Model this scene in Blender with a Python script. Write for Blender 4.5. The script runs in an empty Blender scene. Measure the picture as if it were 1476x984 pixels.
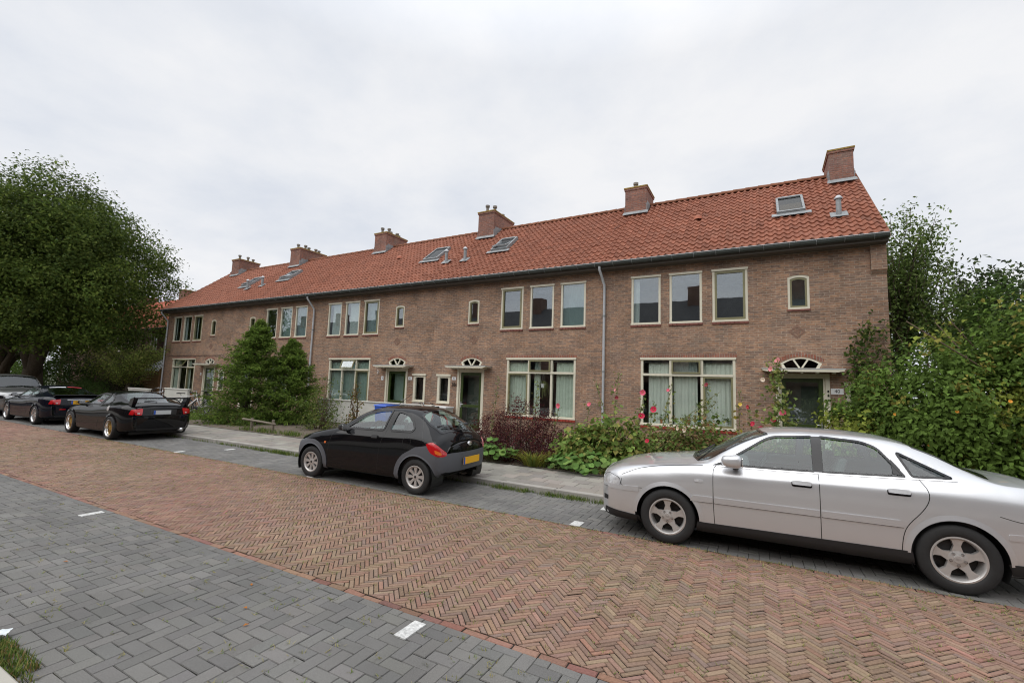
import bpy, bmesh, math, random
import numpy as np
from mathutils import Vector, Matrix
from mathutils.bvhtree import BVHTree
from mathutils.geometry import delaunay_2d_cdt
R = np.random.RandomState(7); random.seed(7)
rad = math.radians
sc = bpy.context.scene
COL = sc.collection
# ------------------------------------------------------------------ materials
MATS = {}
def newmat(name):
    m = bpy.data.materials.new(name); m.use_nodes = True
    nt = m.node_tree; b = nt.nodes['Principled BSDF']
    MATS[name] = m
    return m, nt, b
def N(nt, t, **kw):
    n = nt.nodes.new(t)
    for k, v in kw.items():
        if k in n.inputs: n.inputs[k].default_value = v
        else: setattr(n, k, v)
    return n
def c4(c): return (c[0], c[1], c[2], 1)
def simple(name, col, rough=.5, metal=0, coat=0, var=.12, scale=6., bump=0., bscale=60., spec=.5, coatr=.03):
    m, nt, b = newmat(name)
    b.inputs['Roughness'].default_value = rough; b.inputs['Metallic'].default_value = metal
    b.inputs['Coat Weight'].default_value = coat; b.inputs['Coat Roughness'].default_value = coatr
    b.inputs['Specular IOR Level'].default_value = spec
    tc = N(nt, 'ShaderNodeTexCoord')
    if var > 0:
        no = N(nt, 'ShaderNodeTexNoise', Scale=scale, Detail=5.)
        nt.links.new(tc.outputs['Object'], no.inputs['Vector'])
        mr = N(nt, 'ShaderNodeMapRange'); mr.inputs[1].default_value = .25; mr.inputs[2].default_value = .75
        mr.inputs[3].default_value = 1-var; mr.inputs[4].default_value = 1+var
        nt.links.new(no.outputs[0], mr.inputs[0])
        vm = N(nt, 'ShaderNodeVectorMath', operation='SCALE'); vm.inputs[0].default_value = col
        nt.links.new(mr.outputs[0], vm.inputs['Scale']); nt.links.new(vm.outputs[0], b.inputs['Base Color'])
    else: b.inputs['Base Color'].default_value = c4(col)
    if bump > 0:
        n2 = N(nt, 'ShaderNodeTexNoise', Scale=bscale, Detail=4.)
        nt.links.new(tc.outputs['Object'], n2.inputs['Vector'])
        bp = N(nt, 'ShaderNodeBump', Strength=bump, Distance=.01)
        nt.links.new(n2.outputs[0], bp.inputs['Height']); nt.links.new(bp.outputs[0], b.inputs['Normal'])
    return m
def attrmat(name, rough=.8, nscale=40., nvar=.25, bump=.3, trans=0., stain=None, spec=.3, big=.0):
    """base colour from the mesh's own colour attribute (each brick / leaf its own colour) times fine noise"""
    m, nt, b = newmat(name); L = nt.links.new
    b.inputs['Roughness'].default_value = rough; b.inputs['Specular IOR Level'].default_value = spec
    at = N(nt, 'ShaderNodeAttribute', attribute_name='col')
    tc = N(nt, 'ShaderNodeTexCoord')
    no = N(nt, 'ShaderNodeTexNoise', Scale=nscale, Detail=6., Roughness=.7); L(tc.outputs['Object'], no.inputs['Vector'])
    mr = N(nt, 'ShaderNodeMapRange'); mr.inputs[1].default_value = .3; mr.inputs[2].default_value = .7
    mr.inputs[3].default_value = 1-nvar; mr.inputs[4].default_value = 1+nvar
    L(no.outputs[0], mr.inputs[0])
    vm = N(nt, 'ShaderNodeVectorMath', operation='SCALE'); L(at.outputs['Color'], vm.inputs[0]); L(mr.outputs[0], vm.inputs['Scale'])
    out = vm.outputs[0]
    if big > 0:
        nb = N(nt, 'ShaderNodeTexNoise', Scale=.9, Detail=4., Roughness=.6); L(tc.outputs['Object'], nb.inputs['Vector'])
        mb = N(nt, 'ShaderNodeMapRange'); mb.inputs[1].default_value = .3; mb.inputs[2].default_value = .7
        mb.inputs[3].default_value = 1-big; mb.inputs[4].default_value = 1+big; L(nb.outputs[0], mb.inputs[0])
        v2 = N(nt, 'ShaderNodeVectorMath', operation='SCALE'); L(out, v2.inputs[0]); L(mb.outputs[0], v2.inputs['Scale']); out = v2.outputs[0]
    if stain:
        sn = N(nt, 'ShaderNodeTexNoise', Scale=stain[1], Detail=8., Roughness=.75); L(tc.outputs['Object'], sn.inputs['Vector'])
        cr = N(nt, 'ShaderNodeMapRange'); cr.inputs[1].default_value = stain[2]; cr.inputs[2].default_value = stain[2]+.08
        L(sn.outputs[0], cr.inputs[0])
        mx = N(nt, 'ShaderNodeMix', data_type='RGBA'); L(cr.outputs[0], mx.inputs[0]); L(out, mx.inputs[6]); mx.inputs[7].default_value = c4(stain[0]); out = mx.outputs[2]
    L(out, b.inputs['Base Color'])
    if bump > 0:
        bp = N(nt, 'ShaderNodeBump', Strength=bump, Distance=.004); L(no.outputs[0], bp.inputs['Height']); L(bp.outputs[0], b.inputs['Normal'])
    if trans > 0:
        tr = N(nt, 'ShaderNodeBsdfTranslucent'); L(out, tr.inputs['Color'])
        ms = N(nt, 'ShaderNodeMixShader'); ms.inputs[0].default_value = trans
        L(b.outputs[0], ms.inputs[1]); L(tr.outputs[0], ms.inputs[2]); L(ms.outputs[0], nt.nodes['Material Output'].inputs['Surface'])
    return m
def brickmat(name, c1, c2, mortar, w=.22, h=.066, mo=.011, swap=False, patch=(.30, .27, .22)):
    m, nt, b = newmat(name); L = nt.links.new
    b.inputs['Roughness'].default_value = .9; b.inputs['Specular IOR Level'].default_value = .2
    tc = N(nt, 'ShaderNodeTexCoord'); ge = N(nt, 'ShaderNodeNewGeometry')
    sx = N(nt, 'ShaderNodeSeparateXYZ'); L(tc.outputs['Object'], sx.inputs[0])
    # local normal chooses which horizontal axis runs along the course
    vt = N(nt, 'ShaderNodeVectorTransform', vector_type='NORMAL', convert_from='WORLD', convert_to='OBJECT'); L(ge.outputs['True Normal'], vt.inputs[0])
    sn = N(nt, 'ShaderNodeSeparateXYZ'); L(vt.outputs[0], sn.inputs[0])
    ab = N(nt, 'ShaderNodeMath', operation='ABSOLUTE'); L(sn.outputs[0], ab.inputs[0])
    gt = N(nt, 'ShaderNodeMath', operation='GREATER_THAN'); L(ab.outputs[0], gt.inputs[0]); gt.inputs[1].default_value = .6
    mx = N(nt, 'ShaderNodeMix', data_type='FLOAT'); L(gt.outputs[0], mx.inputs[0]); L(sx.outputs[0], mx.inputs[2]); L(sx.outputs[1], mx.inputs[3])
    cb = N(nt, 'ShaderNodeCombineXYZ')
    if swap: L(mx.outputs[0], cb.inputs[1]); L(sx.outputs[2], cb.inputs[0])
    else: L(mx.outputs[0], cb.inputs[0]); L(sx.outputs[2], cb.inputs[1])
    wob = N(nt, 'ShaderNodeTexNoise', Scale=2.5, Detail=3.); L(tc.outputs['Object'], wob.inputs['Vector'])
    wv = N(nt, 'ShaderNodeVectorMath', operation='MULTIPLY_ADD'); L(wob.outputs['Color'], wv.inputs[0]); wv.inputs[1].default_value = (.012, .012, 0); L(cb.outputs[0], wv.inputs[2])
    def bt(a, c, mc, bias):
        t = N(nt, 'ShaderNodeTexBrick'); L(wv.outputs[0], t.inputs['Vector'])
        t.inputs['Scale'].default_value = 1; t.inputs['Brick Width'].default_value = w; t.inputs['Row Height'].default_value = h
        t.inputs['Mortar Size'].default_value = mo*.5; t.inputs['Mortar Smooth'].default_value = .3; t.inputs['Bias'].default_value = bias
        t.inputs['Color1'].default_value = c4(a); t.inputs['Color2'].default_value = c4(c); t.inputs['Mortar'].default_value = c4(mc)
        t.offset = 0 if swap else .5
        return t
    t = bt(c1, c2, mortar, 0.)
    no = N(nt, 'ShaderNodeTexNoise', Scale=1.1, Detail=7., Roughness=.65); L(tc.outputs['Object'], no.inputs['Vector'])
    n3 = N(nt, 'ShaderNodeTexNoise', Scale=25., Detail=4., Roughness=.7)
    sc2 = N(nt, 'ShaderNodeVectorMath', operation='MULTIPLY'); L(wv.outputs[0], sc2.inputs[0]); sc2.inputs[1].default_value = (.35, 1., 1.) if not swap else (1., .35, 1.); L(sc2.outputs[0], n3.inputs['Vector'])
    m1 = N(nt, 'ShaderNodeMapRange'); m1.inputs[1].default_value = .3; m1.inputs[2].default_value = .7; m1.inputs[3].default_value = .70; m1.inputs[4].default_value = 1.26; L(no.outputs[0], m1.inputs[0])
    m2 = N(nt, 'ShaderNodeMapRange'); m2.inputs[1].default_value = .3; m2.inputs[2].default_value = .7; m2.inputs[3].default_value = .6; m2.inputs[4].default_value = 1.4; L(n3.outputs[0], m2.inputs[0])
    mm = N(nt, 'ShaderNodeMath', operation='MULTIPLY'); L(m1.outputs[0], mm.inputs[0]); L(m2.outputs[0], mm.inputs[1])
    vs = N(nt, 'ShaderNodeVectorMath', operation='SCALE'); L(t.outputs['Color'], vs.inputs[0]); L(mm.outputs[0], vs.inputs['Scale'])
    # pale lime bloom in patches
    pn = N(nt, 'ShaderNodeTexNoise', Scale=.8, Detail=9., Roughness=.72); L(tc.outputs['Object'], pn.inputs['Vector'])
    pr = N(nt, 'ShaderNodeMapRange'); pr.inputs[1].default_value = .56; pr.inputs[2].default_value = .75; pr.inputs[3].default_value = 0; pr.inputs[4].default_value = .55; L(pn.outputs[0], pr.inputs[0])
    px = N(nt, 'ShaderNodeMix', data_type='RGBA'); L(pr.outputs[0], px.inputs[0]); L(vs.outputs[0], px.inputs[6]); px.inputs[7].default_value = c4(patch)
    L(px.outputs[2], b.inputs['Base Color'])
    bp = N(nt, 'ShaderNodeBump', Strength=.6, Distance=.01); bp.invert = True; L(t.outputs['Fac'], bp.inputs['Height']); L(bp.outputs[0], b.inputs['Normal'])
    return m
def glassmat(name, tint=(.9, .95, .93), refl=.10, rough=.01, mult=2.0, bump=.03):
    m, nt, b = newmat(name); L = nt.links.new
    ge = N(nt, 'ShaderNodeNewGeometry'); dt = N(nt, 'ShaderNodeVectorMath', operation='DOT_PRODUCT'); L(ge.outputs['Normal'], dt.inputs[0]); L(ge.outputs['Incoming'], dt.inputs[1])
    ab = N(nt, 'ShaderNodeMath', operation='ABSOLUTE'); L(dt.outputs['Value'], ab.inputs[0]); om = N(nt, 'ShaderNodeMath', operation='SUBTRACT'); om.inputs[0].default_value = 1.; L(ab.outputs[0], om.inputs[1])
    pw = N(nt, 'ShaderNodeMath', operation='POWER'); L(om.outputs[0], pw.inputs[0]); pw.inputs[1].default_value = 5.
    fr = N(nt, 'ShaderNodeMath', operation='MULTIPLY_ADD'); L(pw.outputs[0], fr.inputs[0]); fr.inputs[1].default_value = .9; fr.inputs[2].default_value = .04; fr.use_clamp = True
    ma = N(nt, 'ShaderNodeMath', operation='MULTIPLY_ADD'); L(fr.outputs[0], ma.inputs[0]); ma.inputs[1].default_value = mult; ma.inputs[2].default_value = refl; ma.use_clamp = True
    tr = N(nt, 'ShaderNodeBsdfTransparent'); tr.inputs[0].default_value = c4(tint)
    gl = N(nt, 'ShaderNodeBsdfGlossy'); gl.inputs['Roughness'].default_value = rough; gl.inputs['Color'].default_value = (.95, .98, 1, 1)
    no = N(nt, 'ShaderNodeTexNoise', Scale=1.7, Detail=2.); tc = N(nt, 'ShaderNodeTexCoord'); L(tc.outputs['Object'], no.inputs['Vector'])
    bp = N(nt, 'ShaderNodeBump', Strength=bump, Distance=.02); L(no.outputs[0], bp.inputs['Height']); L(bp.outputs[0], gl.inputs['Normal'])
    ms = N(nt, 'ShaderNodeMixShader'); L(ma.outputs[0], ms.inputs[0]); L(tr.outputs[0], ms.inputs[1]); L(gl.outputs[0], ms.inputs[2])
    L(ms.outputs[0], nt.nodes['Material Output'].inputs['Surface'])
    return m
# ------------------------------------------------------------------ mesh helpers
class MB:
    def __init__(s): s.v = []; s.f = []; s.mi = []; s.c = []; s.mats = []; s.cc = None
    def m(s, mat):
        if mat not in s.mats: s.mats.append(mat)
        return s.mats.index(mat)
    def add(s, vs, fs, mat=None):
        o = len(s.v); s.v += [tuple(p) for p in vs]; s.f += [tuple(i+o for i in f) for f in fs]
        k = s.m(mat) if mat else 0; s.mi += [k]*len(fs)
    def box(s, x0, x1, y0, y1, z0, z1, mat=None):
        if x0 > x1: x0, x1 = x1, x0
        if y0 > y1: y0, y1 = y1, y0
        s.add([(x0,y0,z0),(x1,y0,z0),(x1,y1,z0),(x0,y1,z0),(x0,y0,z1),(x1,y0,z1),(x1,y1,z1),(x0,y1,z1)],
              [(0,3,2,1),(4,5,6,7),(0,1,5,4),(1,2,6,5),(2,3,7,6),(3,0,4,7)], mat)
    def prism(s, poly, axis, a0, a1, mat=None):
        """polygon in the two other axes, extruded along axis"""
        n = len(poly)
        def P(p, a):
            if axis == 'y': return (p[0], a, p[1])
            if axis == 'x': return (a, p[0], p[1])
            return (p[0], p[1], a)
        vs = [P(p, a0) for p in poly]+[P(p, a1) for p in poly]
        fs = [tuple(range(n)), tuple(range(2*n-1, n-1, -1))]+[(i, i+n, (i+1) % n+n, (i+1) % n) for i in range(n)]
        s.add(vs, fs, mat)
    def tube(s, pts, r, n=8, mat=None, caps=True):
        pts = [Vector(p) for p in pts]; rs = r if hasattr(r, '__len__') else [r]*len(pts)
        rings = []; up = Vector((0, 0, 1)); prev = None
        for i, p in enumerate(pts):
            d = (pts[min(i+1, len(pts)-1)]-pts[max(i-1, 0)])
            if d.length < 1e-9: d = Vector((0, 0, 1))
            d.normalize()
            a = prev if prev is not None else (up if abs(d.z) < .9 else Vector((1, 0, 0)))
            a = (a-d*a.dot(d)); a = a.normalized() if a.length > 1e-6 else d.orthogonal().normalized(); prev = a
            b = d.cross(a)
            rings.append([p+(a*math.cos(2*math.pi*k/n)+b*math.sin(2*math.pi*k/n))*rs[i] for k in range(n)])
        vs = [q for rg in rings for q in rg]; fs = []
        for i in range(len(pts)-1):
            for k in range(n): fs.append((i*n+k, i*n+(k+1) % n, (i+1)*n+(k+1) % n, (i+1)*n+k))
        if caps: fs.append(tuple(range(n-1, -1, -1))); fs.append(tuple((len(pts)-1)*n+k for k in range(n)))
        s.add(vs, fs, mat)
    def lathe(s, prof, axis='z', c=(0, 0, 0), n=24, mat=None, close=False):
        """profile list of (radius, along)"""
        vs = []; m = len(prof)
        for r, a in prof:
            for k in range(n):
                t = 2*math.pi*k/n; x, y = r*math.cos(t), r*math.sin(t)
                q = (x, y, a) if axis == 'z' else ((x, a, y) if axis == 'y' else (a, x, y))
                vs.append((q[0]+c[0], q[1]+c[1], q[2]+c[2]))
        fs = []
        for i in range(m if close else m-1):
            j = (i+1) % m
            for k in range(n): fs.append((i*n+k, i*n+(k+1) % n, j*n+(k+1) % n, j*n+k))
        s.add(vs, fs, mat)
    def build(s, name, mat=None, parent=None, smooth=False, bevel=0, auto=None):
        me = bpy.data.meshes.new(name); me.from_pydata(s.v, [], s.f)
        if s.mats:
            for k in s.mats: me.materials.append(MATS[k] if isinstance(k, str) else k)
            me.polygons.foreach_set('material_index', s.mi)
        elif mat: me.materials.append(MATS[mat] if isinstance(mat, str) else mat)
        if smooth or auto: me.polygons.foreach_set('use_smooth', [True]*len(me.polygons))
        me.update()
        o = bpy.data.objects.new(name, me); COL.objects.link(o)
        if auto: me.set_sharp_from_angle(angle=rad(auto))
        if parent is not None: o.parent = parent
        if bevel:
            md = o.modifiers.new('b', 'BEVEL'); md.width = bevel; md.segments = 1; md.limit_method = 'ANGLE'; md.angle_limit = rad(50)
        return o
def npmesh(name, V, F, mat, parent=None, cols=None, smooth=False, tri=False):
    """V (n,3) array, F (m,4) array"""
    me = bpy.data.meshes.new(name); V = np.asarray(V, np.float32); F = np.asarray(F, np.int32)
    k = F.shape[1]
    me.vertices.add(len(V)); me.vertices.foreach_set('co', V.ravel())
    me.loops.add(F.size); me.loops.foreach_set('vertex_index', F.ravel())
    me.polygons.add(len(F)); me.polygons.foreach_set('loop_start', np.arange(0, F.size, k, dtype=np.int32)); me.polygons.foreach_set('loop_total', np.full(len(F), k, np.int32))
    me.polygons.foreach_set('use_smooth', np.full(len(F), smooth))
    me.materials.append(MATS[mat]); me.update(calc_edges=True)
    if cols is not None:
        a = me.color_attributes.new('col', 'FLOAT_COLOR', 'POINT')
        c = np.ones((len(V), 4), np.float32); c[:, :3] = cols; a.data.foreach_set('color', c.ravel())
    me.validate()
    o = bpy.data.objects.new(name, me); COL.objects.link(o)
    if parent is not None: o.parent = parent
    return o
def empty(name, loc=(0, 0, 0), rz=0, label=None, cat=None, group=None):
    o = bpy.data.objects.new(name, None); COL.objects.link(o); o.location = loc; o.rotation_euler = (0, 0, rz); o.empty_display_size = .2
    tag(o, label, cat, group); return o
def tag(o, label=None, cat=None, group=None, kind=None):
    if label: o['label'] = label
    if cat: o['category'] = cat
    if group: o['group'] = group
    if kind: o['kind'] = kind
    return o
def copy_tree(o, parent=None):
    c = o.copy(); COL.objects.link(c)
    if parent is not None: c.parent = parent
    for ch in [x for x in bpy.data.objects if x.parent == o]: copy_tree(ch, c)
    return c
def textmesh(txt, size, mat, name, parent=None, depth=.004, align='CENTER'):
    cu = bpy.data.curves.new('t', 'FONT'); cu.body = txt; cu.size = size; cu.extrude = depth; cu.align_x = align; cu.align_y = 'CENTER'
    ob = bpy.data.objects.new('t', cu); COL.objects.link(ob); bpy.context.view_layer.update()
    me = bpy.data.meshes.new_from_object(ob.evaluated_get(bpy.context.evaluated_depsgraph_get()))
    bpy.data.objects.remove(ob); me.materials.clear(); me.materials.append(MATS[mat])
    o = bpy.data.objects.new(name, me); COL.objects.link(o)
    if parent is not None: o.parent = parent
    return o
# ------------------------------------------------------------------ facade frame
ANG = -0.0189; FD = 14.143; G = .10
FE = Vector((math.cos(ANG), math.sin(ANG), 0)); FN = Vector((-math.sin(ANG), math.cos(ANG), 0))
def fw(X, dep, z=0): p = FN*(FD+dep)+FE*X; return (p.x, p.y, z)
UW = 7.126
# ------------------------------------------------------------------ material set
brickmat('brick', (.380, .226, .146), (.235, .160, .124), (.38, .32, .25))
brickmat('brick_red', (.32, .12, .075), (.25, .12, .09), (.33, .28, .23), swap=True, w=.21, h=.066)
brickmat('brick_chimney', (.30, .14, .10), (.22, .12, .10), (.27, .22, .19))
brickmat('brick_dark', (.20, .11, .08), (.14, .09, .08), (.2, .17, .14))
simple('brick_dark2', (.235, .14, .10), .9, var=.25, scale=15)
attrmat('roof_tile', rough=.7, nscale=9, nvar=.22, bump=.1, spec=.3, stain=((.5, .42, .36), 14., .735), big=.07)
simple('roof_dark', (.06, .06, .062), .8, var=.3)
simple('ridge_tile', (.20, .075, .035), .85, var=.4, scale=5)
simple('cream', (.70, .66, .53), .45, var=.05)
simple('olive', (.22, .205, .105), .4, var=.08)
simple('door_green', (.045, .07, .018), .3, var=.08)
simple('sill_red', (.34, .06, .04), .35, var=.3, scale=9)
simple('sill_dark', (.20, .07, .05), .5, var=.3, scale=9)
simple('zinc', (.50, .52, .54), .5, metal=.15, var=.15)
simple('gutter_dark', (.055, .065, .06), .5, var=.2)
simple('lead', (.27, .285, .29), .6, metal=.2, var=.25, scale=8)
simple('pot_grey', (.22, .20, .18), .8, var=.3)
simple('soffit', (.10, .085, .07), .8)
simple('plaster_in', (.30, .28, .25), .9)
simple('white_wall', (.60, .59, .54), .8, var=.1, scale=2, bump=.2)
simple('white', (.8, .8, .8), .5, var=.04)
simple('curtain_tan', (.34, .30, .23), .9, var=.2)
simple('curtain', (.60, .64, .58), .9, var=.08, scale=3)
simple('curtain_dark', (.10, .12, .10), .9, var=.25, scale=4)
simple('curtain_grey', (.22, .30, .27), .9, var=.06)
simple('curtain_green', (.50, .57, .49), .9, var=.1)
simple('dark_in', (.025, .025, .027), .6, var=0)
simple('lichen', (.30, .20, .05), .95, var=.5, scale=20)
simple('terracotta', (.40, .16, .07), .8)
simple('pot_blue', (.20, .42, .52), .4)
simple('pot_red', (.35, .03, .03), .4)
simple('black', (.012, .012, .012), .4, var=0)
simple('steel', (.55, .55, .56), .3, metal=.9, var=.1)
simple('concrete', (.33, .31, .28), .9, var=.15, scale=4, bump=.3)
simple('concrete_pale', (.42, .40, .35), .9, var=.1, scale=3, bump=.3)
simple('blue_bin', (.05, .13, .55), .4)
simple('bark', (.10, .08, .055), .95, var=.35, scale=12, bump=.8, bscale=25)
simple('stem', (.16, .17, .06), .8)
simple('stem_brown', (.13, .09, .06), .9)
simple('fence_wood', (.30, .17, .075), .8, var=.25, scale=7)
simple('old_wood', (.20, .17, .13), .95, var=.3, scale=9)
simple('soil', (.12, .095, .07), 1., var=.35, scale=5, bump=1., bscale=30)
simple('stripe_dark', (.03, .03, .035), .8)
glassmat('pane', (.95, .97, .96), .02, mult=1.0)
glassmat('pane_roof', (.60, .58, .54), .0, mult=.6)
glassmat('pane_sky', (.90, .94, .95), .135, mult=1.2)
attrmat('leaf', rough=.6, nscale=30, nvar=.15, bump=0, trans=.30, spec=.12)
attrmat('paver_red', rough=.85, nscale=55, nvar=.24, bump=.5, big=.13)
attrmat('paver_grey', rough=.85, nscale=140, nvar=.30, bump=.6, big=.16, stain=((.42, .41, .38), 95., .69))
attrmat('slab', rough=.9, nscale=60, nvar=.16, bump=.4, big=.12)
def jointmat(name, dark, moss, lo):
    m, nt, b = newmat(name); L = nt.links.new; b.inputs['Roughness'].default_value = 1.
    tc = N(nt, 'ShaderNodeTexCoord')
    a = N(nt, 'ShaderNodeTexNoise', Scale=1.3, Detail=8., Roughness=.75); L(tc.outputs['Object'], a.inputs['Vector'])
    mr = N(nt, 'ShaderNodeMapRange'); mr.inputs[1].default_value = lo; mr.inputs[2].default_value = lo+.15; L(a.outputs[0], mr.inputs[0])
    mx = N(nt, 'ShaderNodeMix', data_type='RGBA'); L(mr.outputs[0], mx.inputs[0]); mx.inputs[6].default_value = c4(dark); mx.inputs[7].default_value = c4(moss)
    L(mx.outputs[2], b.inputs['Base Color'])
jointmat('joint_red', (.026, .020, .016), (.15, .14, .05), .52)
jointmat('joint_grey', (.022, .021, .019), (.12, .115, .045), .54)
simple('ground', (.10, .11, .06), 1., var=.3, scale=.5)
simple('asphalt', (.07, .07, .07), .9)
# ------------------------------------------------------------------ GROUND, ROADS
RY0, RY1, KY = 2.963, 5.895, 7.344      # red brick lane between RY0 and RY1, kerb at KY
def sheet(name, x0, x1, y0, y1, z, mat, thick=.0):
    b = MB(); b.add([(x0,y0,z),(x1,y0,z),(x1,y1,z),(x0,y1,z)], [(0,1,2,3)]); o = b.build(name, mat); tag(o, kind='structure'); return o
sheet('ground', -400, 300, -300, 500, -.03, 'ground')
def pavers(name, C, ax, L, W, cols, mat, z=0., clampy=None, clampx=None, gap=.006, bev=.006, jz=.002, drop=.012, tilt=.004, slide=False):
    """C centres (n,2), ax unit direction of the long side (n,2): one little slab each"""
    n = len(C); C = np.asarray(C, float); ax = np.asarray(ax, float); ay = np.stack([-ax[:, 1], ax[:, 0]], 1)
    V = np.zeros((n, 8, 3)); zz = R.normal(0, jz, n); tx = R.normal(0, tilt, n); ty = R.normal(0, tilt, n)
    da = R.normal(0, .012, n); ca, sa = np.cos(da)[:, None], np.sin(da)[:, None]
    ax2 = ax*ca+ay*sa; ay2 = -ax*sa+ay*ca
    for i, (a, b) in enumerate([(-1, -1), (1, -1), (1, 1), (-1, 1)]):
        for top in (0, 1):
            hl = L/2-gap/2-(bev if top else 0); hw = W/2-gap/2-(bev if top else 0)
            P = C+ax2*(a*hl)+ay2*(b*hw)
            if slide and clampy:
                for lim, sg in ((clampy[0], 1), (clampy[1], -1)):
                    d_ = np.where(sg*(lim-P[:, 1]) > 0, (lim-P[:, 1])/np.where(abs(ax2[:, 1]) < .2, 1e9, ax2[:, 1]), 0.); P = P+ax2*d_[:, None]
            V[:, i+4*top, :2] = P
            V[:, i+4*top, 2] = z+zz+(tx*a*hl+ty*b*hw*1.5)*4*0+tx*a*.5+ty*b*.4-(0 if top else drop*.5)
    if clampy: V[:, :, 1] = np.clip(V[:, :, 1], *clampy)
    if clampx: V[:, :, 0] = np.clip(V[:, :, 0], *clampx)
    F = np.array([(4,5,6,7),(0,1,5,4),(1,2,6,5),(2,3,7,6),(3,0,4,7)])
    FF = (F[None]+8*np.arange(n)[:, None, None]).reshape(-1, 4)
    cc = np.repeat(cols, 8, axis=0)
    return V.reshape(-1, 3), FF, cc
def joinarr(parts):
    V = []; F = []; C = []; o = 0
    for v, f, c in parts: V.append(v); F.append(f+o); C.append(c); o += len(v)
    return np.concatenate(V), np.concatenate(F), np.concatenate(C)
def pick(pal, n, var=.12, hue=.03):
    pal = np.array(pal); c = pal[R.randint(0, len(pal), n)]; return c*(1+R.normal(0, var, (n, 1)))*(1+R.normal(0, hue, (n, 3)))
def herring(x0, x1, y0, y1, L, ratio, ang, mg=.05):
    W = L/ratio; n = ratio; ca, sa = math.cos(ang), math.sin(ang)
    cx, cy = (x0+x1)/2, (y0+y1)/2; S = int((x1-x0+y1-y0)/W)+4
    t = np.arange(-S, S+1)
    k = np.arange(-S//(n)-2, S//(n)+3)
    T, K = np.meshgrid(t, k, indexing='ij'); T = T.ravel(); K = K.ravel()
    H = np.stack([T+n/2+2*n*K, T+.5], 1)*W
    Vv = np.stack([T+.5+2*n*K, T-2*n+1+n/2], 1)*W
    P = np.concatenate([H, Vv]); A = np.concatenate([np.tile([1., 0.], (len(H), 1)), np.tile([0., 1.], (len(Vv), 1))])
    P2 = np.stack([P[:, 0]*ca-P[:, 1]*sa+cx, P[:, 0]*sa+P[:, 1]*ca+cy], 1)
    A2 = np.stack([A[:, 0]*ca-A[:, 1]*sa, A[:, 0]*sa+A[:, 1]*ca], 1)
    mk = (P2[:, 0] > x0) & (P2[:, 0] < x1) & (P2[:, 1] > y0-mg) & (P2[:, 1] < y1+mg)
    return P2[mk], A2[mk]
XL, XR = -46., 6.
redpal = [(.30,.185,.15),(.27,.165,.14),(.31,.21,.16),(.33,.24,.18),(.25,.165,.15),(.29,.19,.165),(.31,.165,.135),(.24,.175,.165),(.31,.22,.17),(.28,.18,.15)]
C, A = herring(XL, XR, RY0+.07, RY1-.07, .168, 4, rad(45))
patch = .5+.5*np.sin(C[:, 0]*.9+1.7*np.sin(C[:, 1]*1.3))*np.sin(C[:, 1]*1.1+C[:, 0]*.35)
redpal = (np.array(redpal)*.62+np.mean(redpal, axis=0)*.38).tolist()
cols = pick(redpal, len(C), .085, .025); cols = cols*np.array([.93, .86, .79])*(1-.10*patch[:, None])*np.array([1, 1, 1])+np.array([[.0, .02, .005]])*patch[:, None]
parts = [pavers('r', C, A, .168, .042, cols, '', clampy=(RY0+.072, RY1-.072), clampx=(XL, XR), gap=.0055, bev=.003, tilt=.002, jz=.0014, slide=True)]
ex = np.arange(XL+.1, XR, .205)
for yy in (RY0+.035, RY1-.035):
    Ce = np.stack([ex, np.full(len(ex), yy)], 1); parts.append(pavers('r', Ce, np.tile([1., 0.], (len(ex), 1)), .203, .07, pick([(.25,.14,.10),(.22,.115,.09),(.26,.16,.11)], len(ex), .08), ''))
V, F, CC = joinarr(parts)
o = npmesh('brick_road', V, F, 'paver_red', cols=CC); tag(o, kind='structure')
sheet('road_bed', -200, 60, RY0, RY1, -.0085, 'joint_red')
far = MB(); far.add([(-200,RY0,-.001),(XL,RY0,-.001),(XL,RY1,-.001),(-200,RY1,-.001)], [(0,1,2,3)]); simple('far_red', (.27,.16,.125), .9, var=.2); tag(far.build('far_road', 'far_red'), kind='structure')
# grey parking bays
greypal = [(.185,.182,.178),(.17,.168,.165),(.20,.196,.19),(.178,.176,.172),(.19,.187,.18),(.205,.20,.192)]
marks = [(-2.25, 2.78, 0), (-7.5, 2.78, 0), (-2.12, 6.0, 0), (-2.0, 7.0, 0), (-12.05, 5.98, 0), (-11.6, 6.9, 0), (-7.35, 5.99, 0)]
def bays(name, x0, x1, y0, y1, edge):
    C, A = herring(x0, x1, y0, y1, .212, 2, 0., .085)
    cl = pick(greypal, len(C), .045, .006)*np.array([.84, .83, .805])
    ps = [pavers('g', C, A, .212, .106, cl, '', clampy=(y0, y1), bev=.0035, gap=.0035, jz=.0010, tilt=.002)]
    V, F, CC = joinarr(ps); o = npmesh(name, V, F, 'paver_grey', cols=CC); tag(o, kind='structure')
    sheet(name+'_bed', -200, 60, y0, y1, -.009, 'joint_grey')
bays('parking_bay', XL, XR, RY1, KY-.005, 0)
NY0 = 1.12
bays('near_parking_bay', -30., 3., NY0, RY0, 0)
simple('road_paint', (.56, .56, .54), .8, var=.38, scale=45, bump=.5)
mk = MB()
for i, (x, y, a) in enumerate(marks):
    d = .003
    L_, W_ = (.235, .105) if i < 2 else (.21, .14)
    # painted on single pavers lying across the bay
    mk.box(x-W_/2, x+W_/2, y-L_/2, y+L_/2, .0, .0095)
tag(mk.build('parking_markings', 'road_paint'), kind='structure')
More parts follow.
